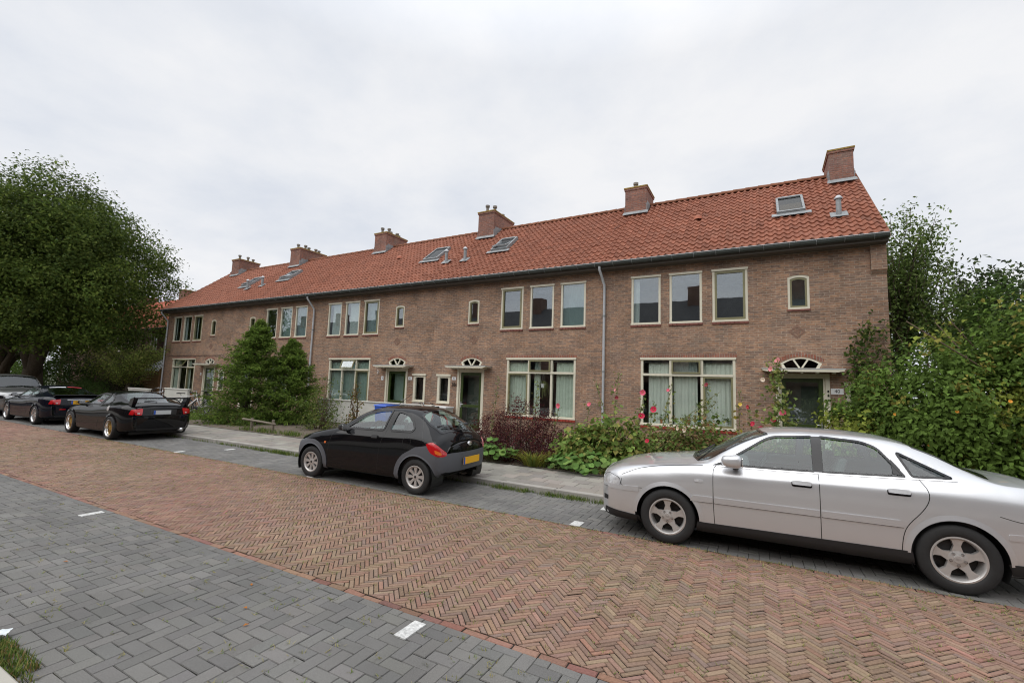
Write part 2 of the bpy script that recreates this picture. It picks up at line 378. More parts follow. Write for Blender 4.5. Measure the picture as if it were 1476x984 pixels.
# kerbs and pavements
kb = MB(); x = -60.
while x < XR+4:
    kb.box(x+.003, x+.997, KY, KY+.12, -.1, G+R.normal(0, .002)); x += 1.0
tag(kb.build('kerb', 'concrete', bevel=.012), kind='structure')
kb = MB(); x = -40.
while x < 8:
    kb.box(x+.003, x+.997, NY0-.16, NY0-.02, -.1, .11+R.normal(0, .002)); x += 1.0
tag(kb.build('near_kerb', 'concrete_pale', bevel=.012), kind='structure')
SW = 9.12
def slabs(name, x0, x1, y0, rows, z, pal):
    Cs = []; 
    for r in range(rows):
        xs = np.arange(x0+(.15 if r % 2 else 0), x1, .302); Cs.append(np.stack([xs, np.full(len(xs), y0+.151+.302*r)], 1))
    Cs = np.concatenate(Cs); V, F, CC = pavers('s', Cs, np.tile([1., 0.], (len(Cs), 1)), .302, .302, pick(pal, len(Cs), .07, .008), '', z=z, gap=.005, bev=.004, jz=.0015)
    tag(npmesh(name, V, F, 'slab', cols=CC), kind='structure')
slabs('pavement', -46, 6.5, KY+.125, 5, G, [(.25,.235,.205),(.28,.265,.23),(.235,.215,.195),(.27,.24,.21)])
sheet('pavement_bed', -200, 60, KY+.12, SW, G-.012, 'joint_grey')
slabs('near_pavement', -20, 4, NY0-.16-.302*4-.005, 4, .11, [(.28,.27,.24),(.31,.29,.26)])
sheet('near_pavement_bed', -200, 60, -8, NY0-.16, .098, 'concrete')
# garden ground as one slightly uneven sheet
nx, ny = 160, 24; gx = np.linspace(-60, 14, nx); gy = np.linspace(SW, 40, ny)
GX, GY = np.meshgrid(gx, gy, indexing='ij'); GZ = G-.01+.02*np.sin(GX*1.7)*np.sin(GY*2.3); GZ[:, 0] = G-.012
idx = np.arange(nx*ny).reshape(nx, ny)
F = np.stack([idx[:-1, :-1], idx[1:, :-1], idx[1:, 1:], idx[:-1, 1:]], -1).reshape(-1, 4)
tag(npmesh('garden_soil', np.stack([GX, GY, GZ], -1).reshape(-1, 3), F, 'soil'), kind='structure')
# ------------------------------------------------------------------ HOUSES
def arc(x0, x1, z, rise, n=10):
    return [(x0+(x1-x0)*i/n, z+rise*(1-(2*i/n-1)**2)) for i in range(n+1)]
def tess(outer, holes, s=1):
    """2D polygon with holes -> verts, faces"""
    pts = []; edges = []; 
    for lp in [outer]+holes:
        o = len(pts); pts += [Vector(p) for p in lp]; edges += [(o+i, o+(i+1) % len(lp)) for i in range(len(lp))]
    r = delaunay_2d_cdt(pts, edges, [], 0, 1e-5)
    vs, fs = r[0], r[2]; out = []
    def inside(p, lp):
        c = False; j = len(lp)-1
        for i in range(len(lp)):
            a, b = lp[i], lp[j]
            if (a[1] > p[1]) != (b[1] > p[1]) and p[0] < (b[0]-a[0])*(p[1]-a[1])/(b[1]-a[1])+a[0]: c = not c
            j = i
        return c
    for f in fs:
        cx = sum(vs[i][0] for i in f)/len(f); cy = sum(vs[i][1] for i in f)/len(f)
        if inside((cx, cy), outer) and not any(inside((cx, cy), h) for h in holes): out.append(tuple(f))
    return vs, out
EZ, RZ, ED, RD = 5.88, 9.13, -.40, 3.55      # eave / ridge height and depth
SLOPE = (RZ-EZ)/(RD-ED)
UP3 = [(.76, 1.66), (1.92, 2.84), (3.12, 4.04)]
class H: pass
def rect(a, b, c, d): return [(a, c), (b, c), (b, d), (a, d)]
def frame(b, s, u0, u1, z0, z1, w, y0, y1, mat, wt=None):
    wt = wt or w
    b.box(s*u0, s*(u0+w), y0, y1, z0, z1, mat); b.box(s*u1, s*(u1-w), y0, y1, z0, z1, mat)
    b.box(s*(u0+w), s*(u1-w), y0, y1, z0, z0+w, mat); b.box(s*(u0+w), s*(u1-w), y0, y1, z1-wt, z1, mat)
def sill(root, win, s, u0, u1, z, d=.07, mat='sill_dark'):
    b = MB(); n = max(2, int((u1-u0)/.105)); w = (u1-u0+.04)/n
    for i in range(n):
        a = u0-.02+i*w; b.box(s*(a+.003), s*(a+w-.003), -.035, .055, z-d, z-.004)
    return b.build('sill', mat, win, bevel=.008)
def pane(win, s, u0, u1, z0, z1, y, mat='pane'):
    b = MB(); b.box(s*u0, s*u1, y, y+.006, z0, z1); return b.build('pane', mat, win)
def curtain(win, s, u0, u1, z0, z1, y, mat='curtain', amp=.025, per=.11):
    n = max(6, int((u1-u0)/.018)); vs = []; 
    for i in range(n+1):
        u = u0+(u1-u0)*i/n; yy = y+amp*math.sin(u*2*math.pi/per+1.3*math.sin(u*5))+.01*math.sin(u*31)
        vs += [(s*u, yy, z0), (s*(u+.012*math.sin(u*9)), yy*.3+y*.7, z1)]
    b = MB(); b.add(vs, [(2*i, 2*i+2, 2*i+3, 2*i+1) for i in range(n)]); return b.build('curtain', mat, win, smooth=True)
def upwindow(h, s, u0, u1, z0, z1, sash, kind):
    b = MB(); frame(b, s, u0, u1, z0, z1, .065, .01, .10, 'cream', .055)
    b.box(s*(u0-.015), s*(u1+.015), -.022, .012, z1-.05, z1+.012, 'cream')
    b.box(s*(u0-.01), s*(u1+.01), -.02, .012, z0, z0+.045, 'cream')
    i = .067
    if sash: frame(b, s, u0+i, u1-i, z0+i, z1-i, .055, -.003, .06, 'olive')
    j = i+(.055 if sash else 0)
    w = b.build('window', None, h)
    pane(w, s, u0+j-.003, u1-j+.003, z0+j-.003, z1-j+.003, .045, 'pane_sky')
    sill(h, w, s, u0, u1, z0)
    if kind == 'blind':
        m = MB(); m.box(s*(u0+j), s*(u1-j), .16, .165, z1-.28, z1-.07); m.build('blind', 'dark_in', w)
    elif kind == 'grey': curtain(w, s, u0+j-.02, u1-j+.02, z0+j-.02, z1-j+.02, .15, 'curtain_grey', .008)
    elif kind == 'lace': curtain(w, s, u0+j+.1, u1-j+.02, z0+j-.02, z1-j+.02, .15, 'curtain', .02, .05)
    elif kind == 'side': curtain(w, s, u0+j-.02, u0+j+.16, z0+j-.02, z1-j+.02, .15, 'curtain', .02)
    return w
def smallwindow(h, s):
    u0, u1, z0, z1 = 5.0, 5.5, 4.15, 5.03
    b = MB(); o = [(s*x, z) for x, z in ([(u0, z0), (u1, z0)]+arc(u0, u1, z1, .05)[::-1])]
    i = .055; q = [(s*x, z) for x, z in ([(u0+i, z0+i), (u1-i, z0+i)]+arc(u0+i, u1-i, z1-i, .045)[::-1])]
    def ring(o, q, y0, y1, mat):
        n = len(o); vs = [(p[0], y0, p[1]) for p in o]+[(p[0], y0, p[1]) for p in q]+[(p[0], y1, p[1]) for p in q]
        b.add(vs, [(k, (k+1) % n, (k+1) % n+n, k+n) for k in range(n)]+[(k+n, (k+1) % n+n, (k+1) % n+2*n, k+2*n) for k in range(n)], mat)
    ring(o, q, .012, .08, 'cream')
    i2 = .10; q2 = [(s*x, z) for x, z in ([(u0+i2, z0+i2), (u1-i2, z0+i2)]+arc(u0+i2, u1-i2, z1-i2, .04)[::-1])]
    ring(q, q2, .03, .08, 'olive')
    w = b.build('window', None, h); pane(w, s, u0+.09, u1-.09, z0+.09, z1-.06, .075, 'pane_sky'); sill(h, w, s, u0, u1, z0, .06)
    c = MB(); c.box(s*(u0+.02), s*(u1-.02), .6, .61, z0, z1); c.build('blind', 'curtain_grey', w)
def bigwindow(h, s, style):
    u0, u1, z0, z1 = 1.07, 3.70, .80, 2.84; zt = 2.30; m1, m2 = 1.95, 2.82; f = .07
    b = MB(); frame(b, s, u0, u1, z0, z1, f, .0, .11, 'cream')
    b.box(s*(u0-.02), s*(u1+.02), -.03, .002, z1-.055, z1+.015, 'cream')
    for m in (m1, m2): b.box(s*(m-f/2), s*(m+f/2), .003, .11, z0+f, zt, 'cream'); b.box(s*(m-f/2), s*(m+f/2), .003, .11, zt+f, z1-f, 'cream')
    b.box(s*(u0+f-.01), s*(u1-f+.01), -.02, .11, zt, zt+f, 'cream')
    b.box(s*(u0-.02), s*(u1+.02), -.035, .002, z0, z0+.05, 'cream')
    cols = [(u0+f, m1-f/2), (m1+f/2, m2-f/2), (m2+f/2, u1-f)]
    sc_ = style.get('sash', 0)
    a, c = cols[sc_]; frame(b, s, a, c, z0+f, zt, .05, -.006, .06, 'olive')
    w = b.build('window', None, h)
    for k, (a, c) in enumerate(cols):
        d = .048 if k == sc_ else 0
        pane(w, s, a+d, c-d, z0+f+d, zt-d, .05)
        if k != 1: pane(w, s, a, c, zt+f, z1-f, .05)
    # the tilting top light in the middle
    t = MB(); a, c = cols[1]; H0, H1 = zt+f+.005, z1-f-.005; fr = .045
    t.box(s*a, s*(a+fr), -.05, -.008, H0, H1, 'olive'); t.box(s*c, s*(c-fr), -.05, -.008, H0, H1, 'olive')
    t.box(s*(a+fr), s*(c-fr), -.05, -.008, H0, H0+fr, 'olive'); t.box(s*(a+fr), s*(c-fr), -.05, -.008, H1-fr, H1, 'olive')
    t.box(s*(a+fr), s*(c-fr), -.03, -.024, H0+fr, H1-fr, 'pane_sky')
    top = t.build('top_light', None, w)
    if style.get('open'):
        # swing open about its upper edge
        for v in top.data.vertices:
            dz = v.co.z-H1; dy = v.co.y+.02; A_ = -style['open']
            v.co.z = H1+dz*math.cos(A_)-dy*math.sin(A_)*0; v.co.y = -.02+dy+dz*math.sin(-A_)*1.0
    sill(h, w, s, u0, u1, z0, .08, 'sill_red')
    for (a, c, mat, amp) in style.get('curt', []): curtain(w, s, u0+a, u0+c, z0+.03, z1-.05, .155, mat, amp)
    if style.get('shade'):
        for (a, c) in (cols[0], cols[2]): m = MB(); m.box(s*(a+.005), s*(c-.005), .075, .10, z1-f-.075, z1-f); m.build('ventilation_strip', 'black', w)
    return w
def doorset(h, s, style):
    u0, u1, z0, z1 = 4.66, 5.87, G+.03, 2.42
    f = .09; b = MB()
    b.box(s*u0, s*(u0+f), -.015, .10, z0, z1, 'cream'); b.box(s*(u1-f), s*u1, -.015, .10, z0, z1, 'cream')
    b.box(s*(u0+f), s*(u0+f+.05), .03, .11, z0, z1-.12, 'cream'); b.box(s*(u1-f), s*(u1-f-.05), .03, .11, z0, z1-.12, 'cream')
    b.box(s*(u0+f), s*(u1-f), .0, .10, z1-.12, z1, 'cream')
    b.build('door_frame', None, h, bevel=.004)
    d = MB(); a, c = u0+f+.05, u1-f-.05; fr = .10; zd = z0+.02
    d.box(s*a, s*(a+fr), .05, .095, zd, z1-.12); d.box(s*c, s*(c-fr), .05, .095, zd, z1-.12)
    d.box(s*(a+fr), s*(c-fr), .05, .095, zd, zd+.22); d.box(s*(a+fr), s*(c-fr), .05, .095, z1-.12-fr, z1-.12); d.box(s*(a+fr), s*(c-fr), .05, .095, 1.0, 1.10)
    dd = d.build('door', 'door_green', h, bevel=.004)
    g = MB(); g.box(s*(a+fr), s*(c-fr), .065, .075, zd+.22, 1.0); g.box(s*(a+fr), s*(c-fr), .065, .075, 1.10, z1-.12-fr); g.build('door_glass', 'pane', dd)
    k = MB(); hs = c-.05; k.box(s*(hs-.02), s*(hs+.02), .035, .05, .98, 1.2); k.tube([(s*hs, .01, 1.1), (s*(hs-.11), .01, 1.1)], .01); k.build('handle', 'steel', dd)
    if style.get('dcurt'): 
        cc = MB(); cc.box(s*(a+fr), s*(c-fr), .3, .31, 1.1, z1-.2); cc.build('curtain', 'curtain_grey', dd)
    else:
        cc = MB(); cc.box(s*(a+.02), s*(c-.02), .5, .51, .2, z1-.2); cc.build('curtain', 'curtain_dark', dd)
    # step
    st = MB(); st.box(s*(u0-.05), s*(u1+.05), -.35, -.0, .03, G+.06); st.build('doorstep', 'concrete', h, bevel=.01)
    # canopy
    cu0, cu1 = 4.36, 6.14; cz = 2.47; cb = MB()
    cb.prism([(s*cu0, cz+.045), (s*cu1, cz+.045), (s*(cu1-.0), cz+.01), (s*(cu1-.13), cz-.02), (s*(cu0+.13), cz-.02), (s*cu0, cz+.01)], 'y', -.46, -.43, 'cream')
    cb.box(s*cu0, s*cu1, -.43, -.002, cz+.01, cz+.05, 'cream')
    cb.box(s*(cu0-.02), s*(cu1+.02), -.47, -.001, cz+.052, cz+.068, 'zinc')
    for q in range(5):
        uu = cu0+.2+q*(cu1-cu0-.4)/4; cb.box(s*(uu-.025), s*(uu+.025), -.40, -.003, cz-.055, cz+.008, 'cream')
    cb.build('canopy', None, h)
    # fanlight above
    fz = cz+.075; fa, fb = 4.78, 5.72; rise = .16; zz = fz+.14
    o = [(fa+.07, fz), (fb-.07, fz), (fb, zz)]+arc(fa, fb, zz, rise)[::-1][1:]
    outer = [(s*x, z) for x, z in o]; cx = (fa+fb)/2
    def inset(p, k): return (cx+(p[0]-cx)*k, fz+.145+(p[1]-fz-.145)*k)
    fl = MB(); n = len(o); inn = [inset(p, .84) for p in o]
    vs = [(s*p[0], .0, p[1]) for p in o]+[(s*p[0], .0, p[1]) for p in inn]+[(s*p[0], .07, p[1]) for p in inn]
    fl.add(vs, [(k, (k+1) % n, (k+1) % n+n, k+n) for k in range(n)]+[(k+n, (k+1) % n+n, (k+1) % n+2*n, k+2*n) for k in range(n)], 'cream')
    for sg in (-1, 1): fl.prism([(s*(cx+sg*.005), fz+.03), (s*(cx+sg*.05), fz+.03), (s*(cx+sg*.20), zz+rise*.82), (s*(cx+sg*.155), zz+rise*.86)], 'y', .005, .06, 'cream')
    fo = fl.build('fanlight', None, h)
    p = MB(); p.add([(s*q[0], .05, q[1]) for q in inn], [tuple(range(n))]); p.build('pane', 'pane', fo)
    # bricks on edge over it
    ar = MB(); aa = arc(fa-.05, fb+.05, zz+.02, rise+.01, 14)
    for i in range(14):
        (x0, za), (x1, zb) = aa[i], aa[i+1]
        ar.add([(s*x0, -.006, za), (s*(x1-.006), -.006, zb), (s*(x1-.004), -.006, zb+.10), (s*x0, -.006, za+.10), (s*x0, .03, za), (s*(x1-.006), .03, zb), (s*(x1-.004), .03, zb+.10), (s*x0, .03, za+.10)],
               [(0,1,2,3),(0,4,5,1),(1,5,6,2),(2,6,7,3),(3,7,4,0)])
    ar.build('brick_arch', 'brick_red', h)
def toiletwindow(h, s):
    u0, u1, z0, z1 = 6.2, 6.82, 1.08, 2.17
    b = MB(); frame(b, s, u0, u1, z0, z1, .10, .0, .09, 'cream'); b.box(s*(u0-.04), s*(u1+.04), -.05, .002, z1-.03, z1+.045, 'cream'); b.box(s*(u0-.01), s*(u1+.01), -.03, .002, z0, z0+.04, 'cream')
    w = b.build('window', None, h); pane(w, s, u0+.1, u1-.1, z0+.1, z1-.1, .05)
    c = MB(); c.box(s*(u0+.08), s*(u1-.08), .3, .31, z0, z1); c.build('blind', 'dark_in', w)
TC, TR = 35, 17
def roofmesh(h, s, ends=(0, 0)):
    """waved clay tiles, one raised lip per row"""
    nx_ = TC*8; sl = math.hypot(RZ-EZ, RD-ED); rowl = sl/TR
    u = np.linspace(0, UW, nx_+1); t = (u/(UW/TC)) % 1.
    wave = .058*np.clip(.5+.5*np.cos(2*np.pi*(t-.28)), 0, 1)**1.5-.006
    V = []; Cc = []; F = []
    dirv = np.array([(RD-ED)/sl, (RZ-EZ)/sl]); nv = np.array([-dirv[1], dirv[0]])
    pal = np.array([(.265,.097,.056),(.258,.093,.053),(.275,.103,.060),(.25,.089,.051),(.27,.105,.064),(.258,.095,.056)])
    tc = pal[R.randint(0, len(pal), (TR, TC))]*(1+R.normal(0, .07, (TR, TC, 1)))
    dark = R.rand(TR, TC) < .02; tc[dark] *= .8
    tz = R.normal(0, .0035, (TR, TC)); base = 0
    for r in range(TR):
        for c in range(TC):
            ui = slice(c*8, c*8+9); uu = u[ui].copy(); ww = wave[ui] if c*8+9 <= nx_+1 else wave[c*8:]
            if len(uu) < 9: continue
            d0, d1 = r*rowl-.03, (r+1)*rowl
            P = []
            for (d, hh) in ((d0, -.005), (d0, .036), (d0+.012, .042), (d1, .004)):
                hz = (ww+hh+tz[r, c]) if hh >= 0 else (ww*1.0-.004)
                yy = ED+d*dirv[0]+hz*nv[0]; z = EZ+d*dirv[1]+hz*nv[1]
                P.append(np.stack([s*uu, yy, z], 1))
            P = np.concatenate(P); V.append(P); Cc.append(np.tile(tc[r, c], (36, 1)))
            for k in range(3):
                for j in range(8): F.append((base+k*9+j, base+k*9+j+1, base+(k+1)*9+j+1, base+(k+1)*9+j))
            base += 36
    V = np.concatenate(V); Cc = np.concatenate(Cc)
    # plain rear slope
    b0 = len(V); V = np.concatenate([V, [(0, RD, RZ), (s*UW, RD, RZ), (s*UW, 2*RD-ED, EZ), (0, 2*RD-ED, EZ)]]); Cc = np.concatenate([Cc, np.tile([.4, .12, .07], (4, 1))]); F.append((b0, b0+1, b0+2, b0+3))
    o = npmesh('roof', V, np.array(F), 'roof_tile', h, Cc, smooth=True)
    o.data.set_sharp_from_angle(angle=rad(38))
    rb = MB(); n = 18; w = UW/n
    for i in range(n):
        a = i*w; prof = [(RD+.125*math.cos(q), RZ+.015+.10*math.sin(q)) for q in np.linspace(-.25, math.pi+.25, 9)]
        a0, a1 = a-.02, a+w
        vs = [(s*a0, y, z+.012) for y, z in prof]+[(s*a1, y, z-.006) for y, z in prof]
        rb.add(vs, [(k, k+1, k+10, k+9) for k in range(8)]+[tuple(range(9))])
    rb.build('ridge_tiles', 'ridge_tile', o, auto=40)
    return o
def chimney(roof, lx0, lx1, y0, y1, ztop, pots, zb=8.0):
    pots = [q*1.9 for q in pots]
    b = MB(); b.box(lx0, lx1, y0, y1, zb, ztop-.10, 'brick_chimney'); b.box(lx0-.03, lx1+.03, y0-.03, y1+.03, ztop-.10, ztop-.03, 'brick_chimney')
    b.box(lx0-.045, lx1+.045, y0-.045, y1+.045, ztop-.028, ztop+.02, 'lichen')
    # lead flashing up the sides and in front
    zf = EZ+(y0-ED)*SLOPE
    for xx in (lx0-.008, lx1+.008):
        b.prism([(y0-.01, zf-.05), (y0-.01, zf+.46), (y0+.10, zf+.50), (y0+.12, zf+.60), (RD, RZ+.04), (RD, RZ-.15)], 'x', xx-.006, xx+.006, 'lead')
    b.add([(lx0-.08, y0-.12, zf+.06), (lx1+.08, y0-.12, zf+.06), (lx1+.05, y0-.004, zf+.20), (lx0-.05, y0-.004, zf+.20)], [(0,1,2,3)], 'lead')
    n = len(pots)
    for i, ht in enumerate(pots):
        px = lx0+(lx1-lx0)*.5+.09*((i % 2)*2-1); py = y0+(y1-y0)*(i+.6)/n
        b.lathe([(.065, ztop), (.065, ztop+ht*.75), (.055, ztop+ht*.76), (.055, ztop+ht*.86), (.10, ztop+ht*.86), (.10, ztop+ht+.04), (.02, ztop+ht+.07)], 'z', (px, py, 0), 12, 'pot_grey')
    return b.build('chimney', None, roof)
def onroof(y, off=0): return EZ+(y-ED)*SLOPE
def skylight(roof, x0, x1, y0, y1, opened=0., curt=False):
    """frame lying in the slope; local x"""
    dy = y1-y0; sl = math.hypot(1, SLOPE); D_ = Vector((0, 1/sl, SLOPE/sl)); Nn = Vector((0, -SLOPE/sl, 1/sl)); O = Vector((0, y0, onroof(y0)))
    Ls = dy*sl
    def P(x, d, h_): q = O+D_*d+Nn*h_; return (x, q.y, q.z)
    def bx(b, xa, xb, da, db, ha, hb, mat):
        vs = [P(xa,da,ha),P(xb,da,ha),P(xb,db,ha),P(xa,db,ha),P(xa,da,hb),P(xb,da,hb),P(xb,db,hb),P(xa,db,hb)]
        b.add(vs, [(0,3,2,1),(4,5,6,7),(0,1,5,4),(1,2,6,5),(2,3,7,6),(3,0,4,7)], mat)
    b = MB(); f = .06
    bx(b, x0, x0+f, 0, Ls, 0, .18, 'lead'); bx(b, x1-f, x1, 0, Ls, 0, .18, 'lead'); bx(b, x0+f, x1-f, 0, f, 0, .18, 'lead'); bx(b, x0+f, x1-f, Ls-f*1.6, Ls, 0, .19, 'lead')
    bx(b, x0-.14, x1+.14, -.20, -.002, .105, .115, 'lead')
    bx(b, x0+f, x1-f, f, Ls-f, .105, .122, 'dark_in')
    if curt: bx(b, x0+f+.03, x1-f-.02, f+.02, Ls*.55, .124, .13, 'curtain_tan')
    if opened:
        # pivoted sash, tilted about its middle
        c = Ls/2; tt = opened
        for (xa, xb, da, db) in ((x0+f, x0+2*f, f, Ls-f), (x1-2*f, x1-f, f, Ls-f), (x0+2*f, x1-2*f, f, 2*f), (x0+2*f, x1-2*f, Ls-2*f, Ls-f)):
            vs = []
            for hh in (.15, .19):
                for (xx, dd) in ((xa, da), (xb, da), (xb, db), (xa, db)): vs.append(P(xx, c+(dd-c)*math.cos(tt), hh-(dd-c)*math.sin(tt)))
            b.add(vs, [(0,3,2,1),(4,5,6,7),(0,1,5,4),(1,2,6,5),(2,3,7,6),(3,0,4,7)], 'lead')
        sk = b.build('skylight', None, roof)
        g = MB(); g.add([P(x0+2*f, c+(f-c)*math.cos(tt), .17-(f-c)*math.sin(tt)), P(x1-2*f, c+(f-c)*math.cos(tt), .17-(f-c)*math.sin(tt)), P(x1-2*f, c+(Ls-f-c)*math.cos(tt), .17-(Ls-f-c)*math.sin(tt)), P(x0+2*f, c+(Ls-f-c)*math.cos(tt), .17-(Ls-f-c)*math.sin(tt))], [(0,1,2,3)]); g.build('pane', 'pane_sky', sk) if False else g.build('skylight_glass', 'pane_sky', roof)
    else:
        sk = b.build('skylight', None, roof); g = MB(); bx(g, x0+f, x1-f, f, Ls-f*1.6, .15, .156, 'pane_roof'); g.build('skylight_glass', None, roof)
def ventpipe(roof, x, y, ht=.55, r=.065):
    z = onroof(y); b = MB(); b.tube([(x, y, z-.1), (x, y, z+ht)], r, 14, 'lead'); b.lathe([(r*1.5, z+ht), (r*1.55, z+ht+.03), (r*.6, z+ht+.10), (.001, z+ht+.11)], 'z', (x, y, 0), 14, 'zinc')
    b.add([(x-.2, y-.14, onroof(y-.14)+.135), (x+.2, y-.14, onroof(y-.14)+.135), (x+.2, y+.12, onroof(y+.12)+.135), (x-.2, y+.12, onroof(y+.12)+.135)], [(0,1,2,3)], 'lead')
    b.build('vent_pipe', None, roof, auto=40)
def venttile(roof, x, y):
    z = onroof(y)+.09; b = MB(); b.lathe([(.12, -.03), (.12, .07), (.07, .10), (.001, .105)], 'z', (x, y, z), 14); b.build('vent_cap', 'vent_clay', roof, auto=50)
simple('vent_clay', (.55, .20, .12), .6)
def number(h, s, u, z, txt, size=.13, plate=None, mat='black', y=-.02):
    if plate:
        b = MB(); b.box(s*u-plate[0]/2, s*u+plate[0]/2, -.012, -.002, z-plate[1]/2, z+plate[1]/2); pl = b.build('number_sign', 'white', h, bevel=.003); par = pl; y = -.014
    else: par = h
    t = textmesh(txt, size, mat, 'house_number', par, .003); t.location = (s*u, y, z); t.rotation_euler = (rad(90), 0, 0)
def house(X0, s, label, st, endwall=()):
    h = empty('terraced_house', fw(X0, 0, 0), ANG, label, 'house', 'terraced houses in one row')
    outer = [(0, 0), (UW, 0), (UW, 5.78), (0, 5.78)]
    holes = [rect(a, b, 3.88, 5.42) for a, b in UP3]+[rect(1.07, 3.70, .80, 2.84), rect(4.66, 5.87, G+.02, 2.42), rect(6.2, 6.82, 1.08, 2.17),
             [(5.0, 4.15), (5.5, 4.15)]+arc(5.0, 5.5, 5.03, .05)[::-1],
             [(4.85, 2.545), (5.65, 2.545), (5.72, 2.685)]+arc(4.78, 5.72, 2.685, .16)[::-1][1:]]
    vs, fs = tess(outer, holes); b = MB()
    b.add([(s*v[0], 0, v[1]) for v in vs], fs)
    for lp in holes:
        n = len(lp); b.add([(s*p[0], 0, p[1]) for p in lp]+[(s*p[0], .14, p[1]) for p in lp], [(i, (i+1) % n, (i+1) % n+n, i+n) for i in range(n)])
    b.add([(0, 7.2, 0), (s*UW, 7.2, 0), (s*UW, 7.2, 5.78), (0, 7.2, 5.78)], [(0,1,2,3)])
    for uu in (0, UW):
        if uu in endwall: xx = s*(uu+(.0))
        else: xx = s*(uu+(.004 if uu == 0 else -.004))
        b.add([(xx, 0, 0), (xx, 7.2, 0), (xx, 7.2, 5.78), (xx, RD, RZ-.08), (xx, 0, 5.78)], [(0,1,2,3,4)])
    dm = MB(); cx, cz = 5.19, 3.54
    for q, w_, y_ in ((.19, .055, -.010), (.085, .085, -.007)):
        for (ax, az, bx_, bz) in ((-1,0,0,1),(0,1,1,0),(1,0,0,-1),(0,-1,-1,0)):
            k = q-w_*1.2 if w_ < q else .004; P = [(cx+ax*q, cz+az*q), (cx+bx_*q, cz+bz*q), (cx+bx_*k, cz+bz*k), (cx+ax*k, cz+az*k)]
            dm.add([(s*x_, y_, z_) for x_, z_ in P]+[(s*x_, -.0005, z_) for x_, z_ in P], [(0,1,2,3),(0,1,5,4),(1,2,6,5),(2,3,7,6),(3,0,4,7)])
    dm.build('brick_ornament', 'brick_dark2', h)
    wall = b.build('wall', 'brick', h)
    # soldier course over the large window
    l = MB(); l.box(s*1.03, s*3.74, -.004, -.0005, 2.86, 2.96); l.build('lintel', 'brick_red', h)
    # interior
    i = MB(); 
    for z0, z1 in ((.05, 2.85), (3.0, 5.7)):
        x0, x1, y0, y1 = .12, UW-.12, .16, 3.4
        P = [(x0,y0,z0),(x1,y0,z0),(x1,y1,z0),(x0,y1,z0),(x0,y0,z1),(x1,y0,z1),(x1,y1,z1),(x0,y1,z1)]
        i.add([(s*p[0], p[1], p[2]) for p in P], [(0,1,2,3),(4,7,6,5),(1,5,6,2),(2,6,7,3),(3,7,4,0)])
    i.build('interior_wall', 'plaster_in', h)
    for k, (a, c) in enumerate(UP3): upwindow(h, s, a, c, 3.88, 5.42, k == st.get('sash', 2), st['up'][k])
    smallwindow(h, s); bigwindow(h, s, st['big']); doorset(h, s, st); toiletwindow(h, s)
    r = roofmesh(h, s)
    # eaves: boxed soffit and half round gutter with brackets
    e = MB(); u0 = 0; u1 = UW
    e.box(s*u0, s*u1, -.36, -.002, 5.68, 5.72); e.box(s*u0, s*u1, -.37, -.345, 5.68, 5.86); e.build('soffit', 'soffit', h)
    g = MB(); prof = [(-.445+.085*math.cos(a), 5.845+.10*math.sin(a)) for a in np.linspace(math.pi, 2*math.pi, 9)]
    prof2 = [(-.445+.078*math.cos(a), 5.845+.093*math.sin(a)) for a in np.linspace(2*math.pi, math.pi, 9)]
    pp = prof+prof2; n = len(pp)
    g.add([(s*u0, y, z) for y, z in pp]+[(s*u1, y, z) for y, z in pp], [(k, (k+1) % n, (k+1) % n+n, k+n) for k in range(n)], 'gutter_dark')
    g.tube([(s*u0, -.53, 5.855), (s*u1, -.53, 5.855)], .011, 6, 'zinc')
    for k in range(12):
        uu = .3+k*UW/12; q = [(-.445+.09*math.cos(a), 5.842+.105*math.sin(a)) for a in np.linspace(math.pi, 1.65*math.pi, 7)]
        g.tube([(s*uu, y, z) for y, z in q], .006, 5, 'lead')
    g.build('gutter', None, h)
    return h, r
def downpipe(h, x, side=0):
    b = MB(); b.tube([(x, -.44, 5.76), (x, -.44, 5.66), (x+.02, -.36, 5.55), (x+.06, -.09, 5.22), (x+.06, -.07, 5.12), (x+.06, -.07, .05)], .042, 12, 'zinc')
    for z in (4.2, 2.4, .9): b.lathe([(.047, z-.03), (.05, z-.03), (.05, z+.03), (.047, z+.03)], 'z', (x+.06, -.07, 0), 12, 'lead')
    b.build('downpipe', None, h, auto=40)
cg = 'curtain_grey'
XDE, XBC = -4.38, -18.63
hE, rE = house(XDE, 1, 'red roofed brick house at the right end of the row, beside the vine covered bush', dict(up=['side', 'blind', 'none'], sash=2,
    big=dict(sash=2, shade=1, curt=[(.22, .92, 'curtain', .03), (.95, 1.62, 'curtain', .03), (1.70, 2.6, 'curtain', .03)])), endwall=(UW,))
hD, rD = house(XDE, -1, 'brick terraced house with a hanging plant in its window and purple barberry in front', dict(up=['grey', 'blind', 'none'], sash=2,
    big=dict(sash=2, shade=1, curt=[(.05, .75, 'curtain_green', .02), (1.35, 1.6, 'curtain_green', .02), (1.75, 2.6, 'curtain_green', .02)])))
hC, rC = house(XBC, 1, 'brick terraced house behind the black hatchback, low white wall before its window', dict(up=['lace', 'lace', 'grey'], sash=2, dcurt=1,
    big=dict(sash=2, shade=1, open=.35, curt=[(.05, 2.6, 'curtain_grey', .006)])))
hB, rB = house(XBC, -1, 'brick terraced house mostly hidden behind two dark conifers', dict(up=['grey', 'grey', 'side'], sash=5, dcurt=1,
    big=dict(sash=0, shade=1, curt=[(.05, 2.6, 'curtain_grey', .006)])))
hA, rA = house(XBC-2*UW, 1, 'brick terraced house at the left end of the row with bicycles before its door', dict(up=['side', 'side', 'side'], sash=2, dcurt=1,
    big=dict(sash=2, open=.55, curt=[(.1, .6, 'curtain_green', .02), (1.5, 1.9, 'curtain_green', .02)])), endwall=(0,))
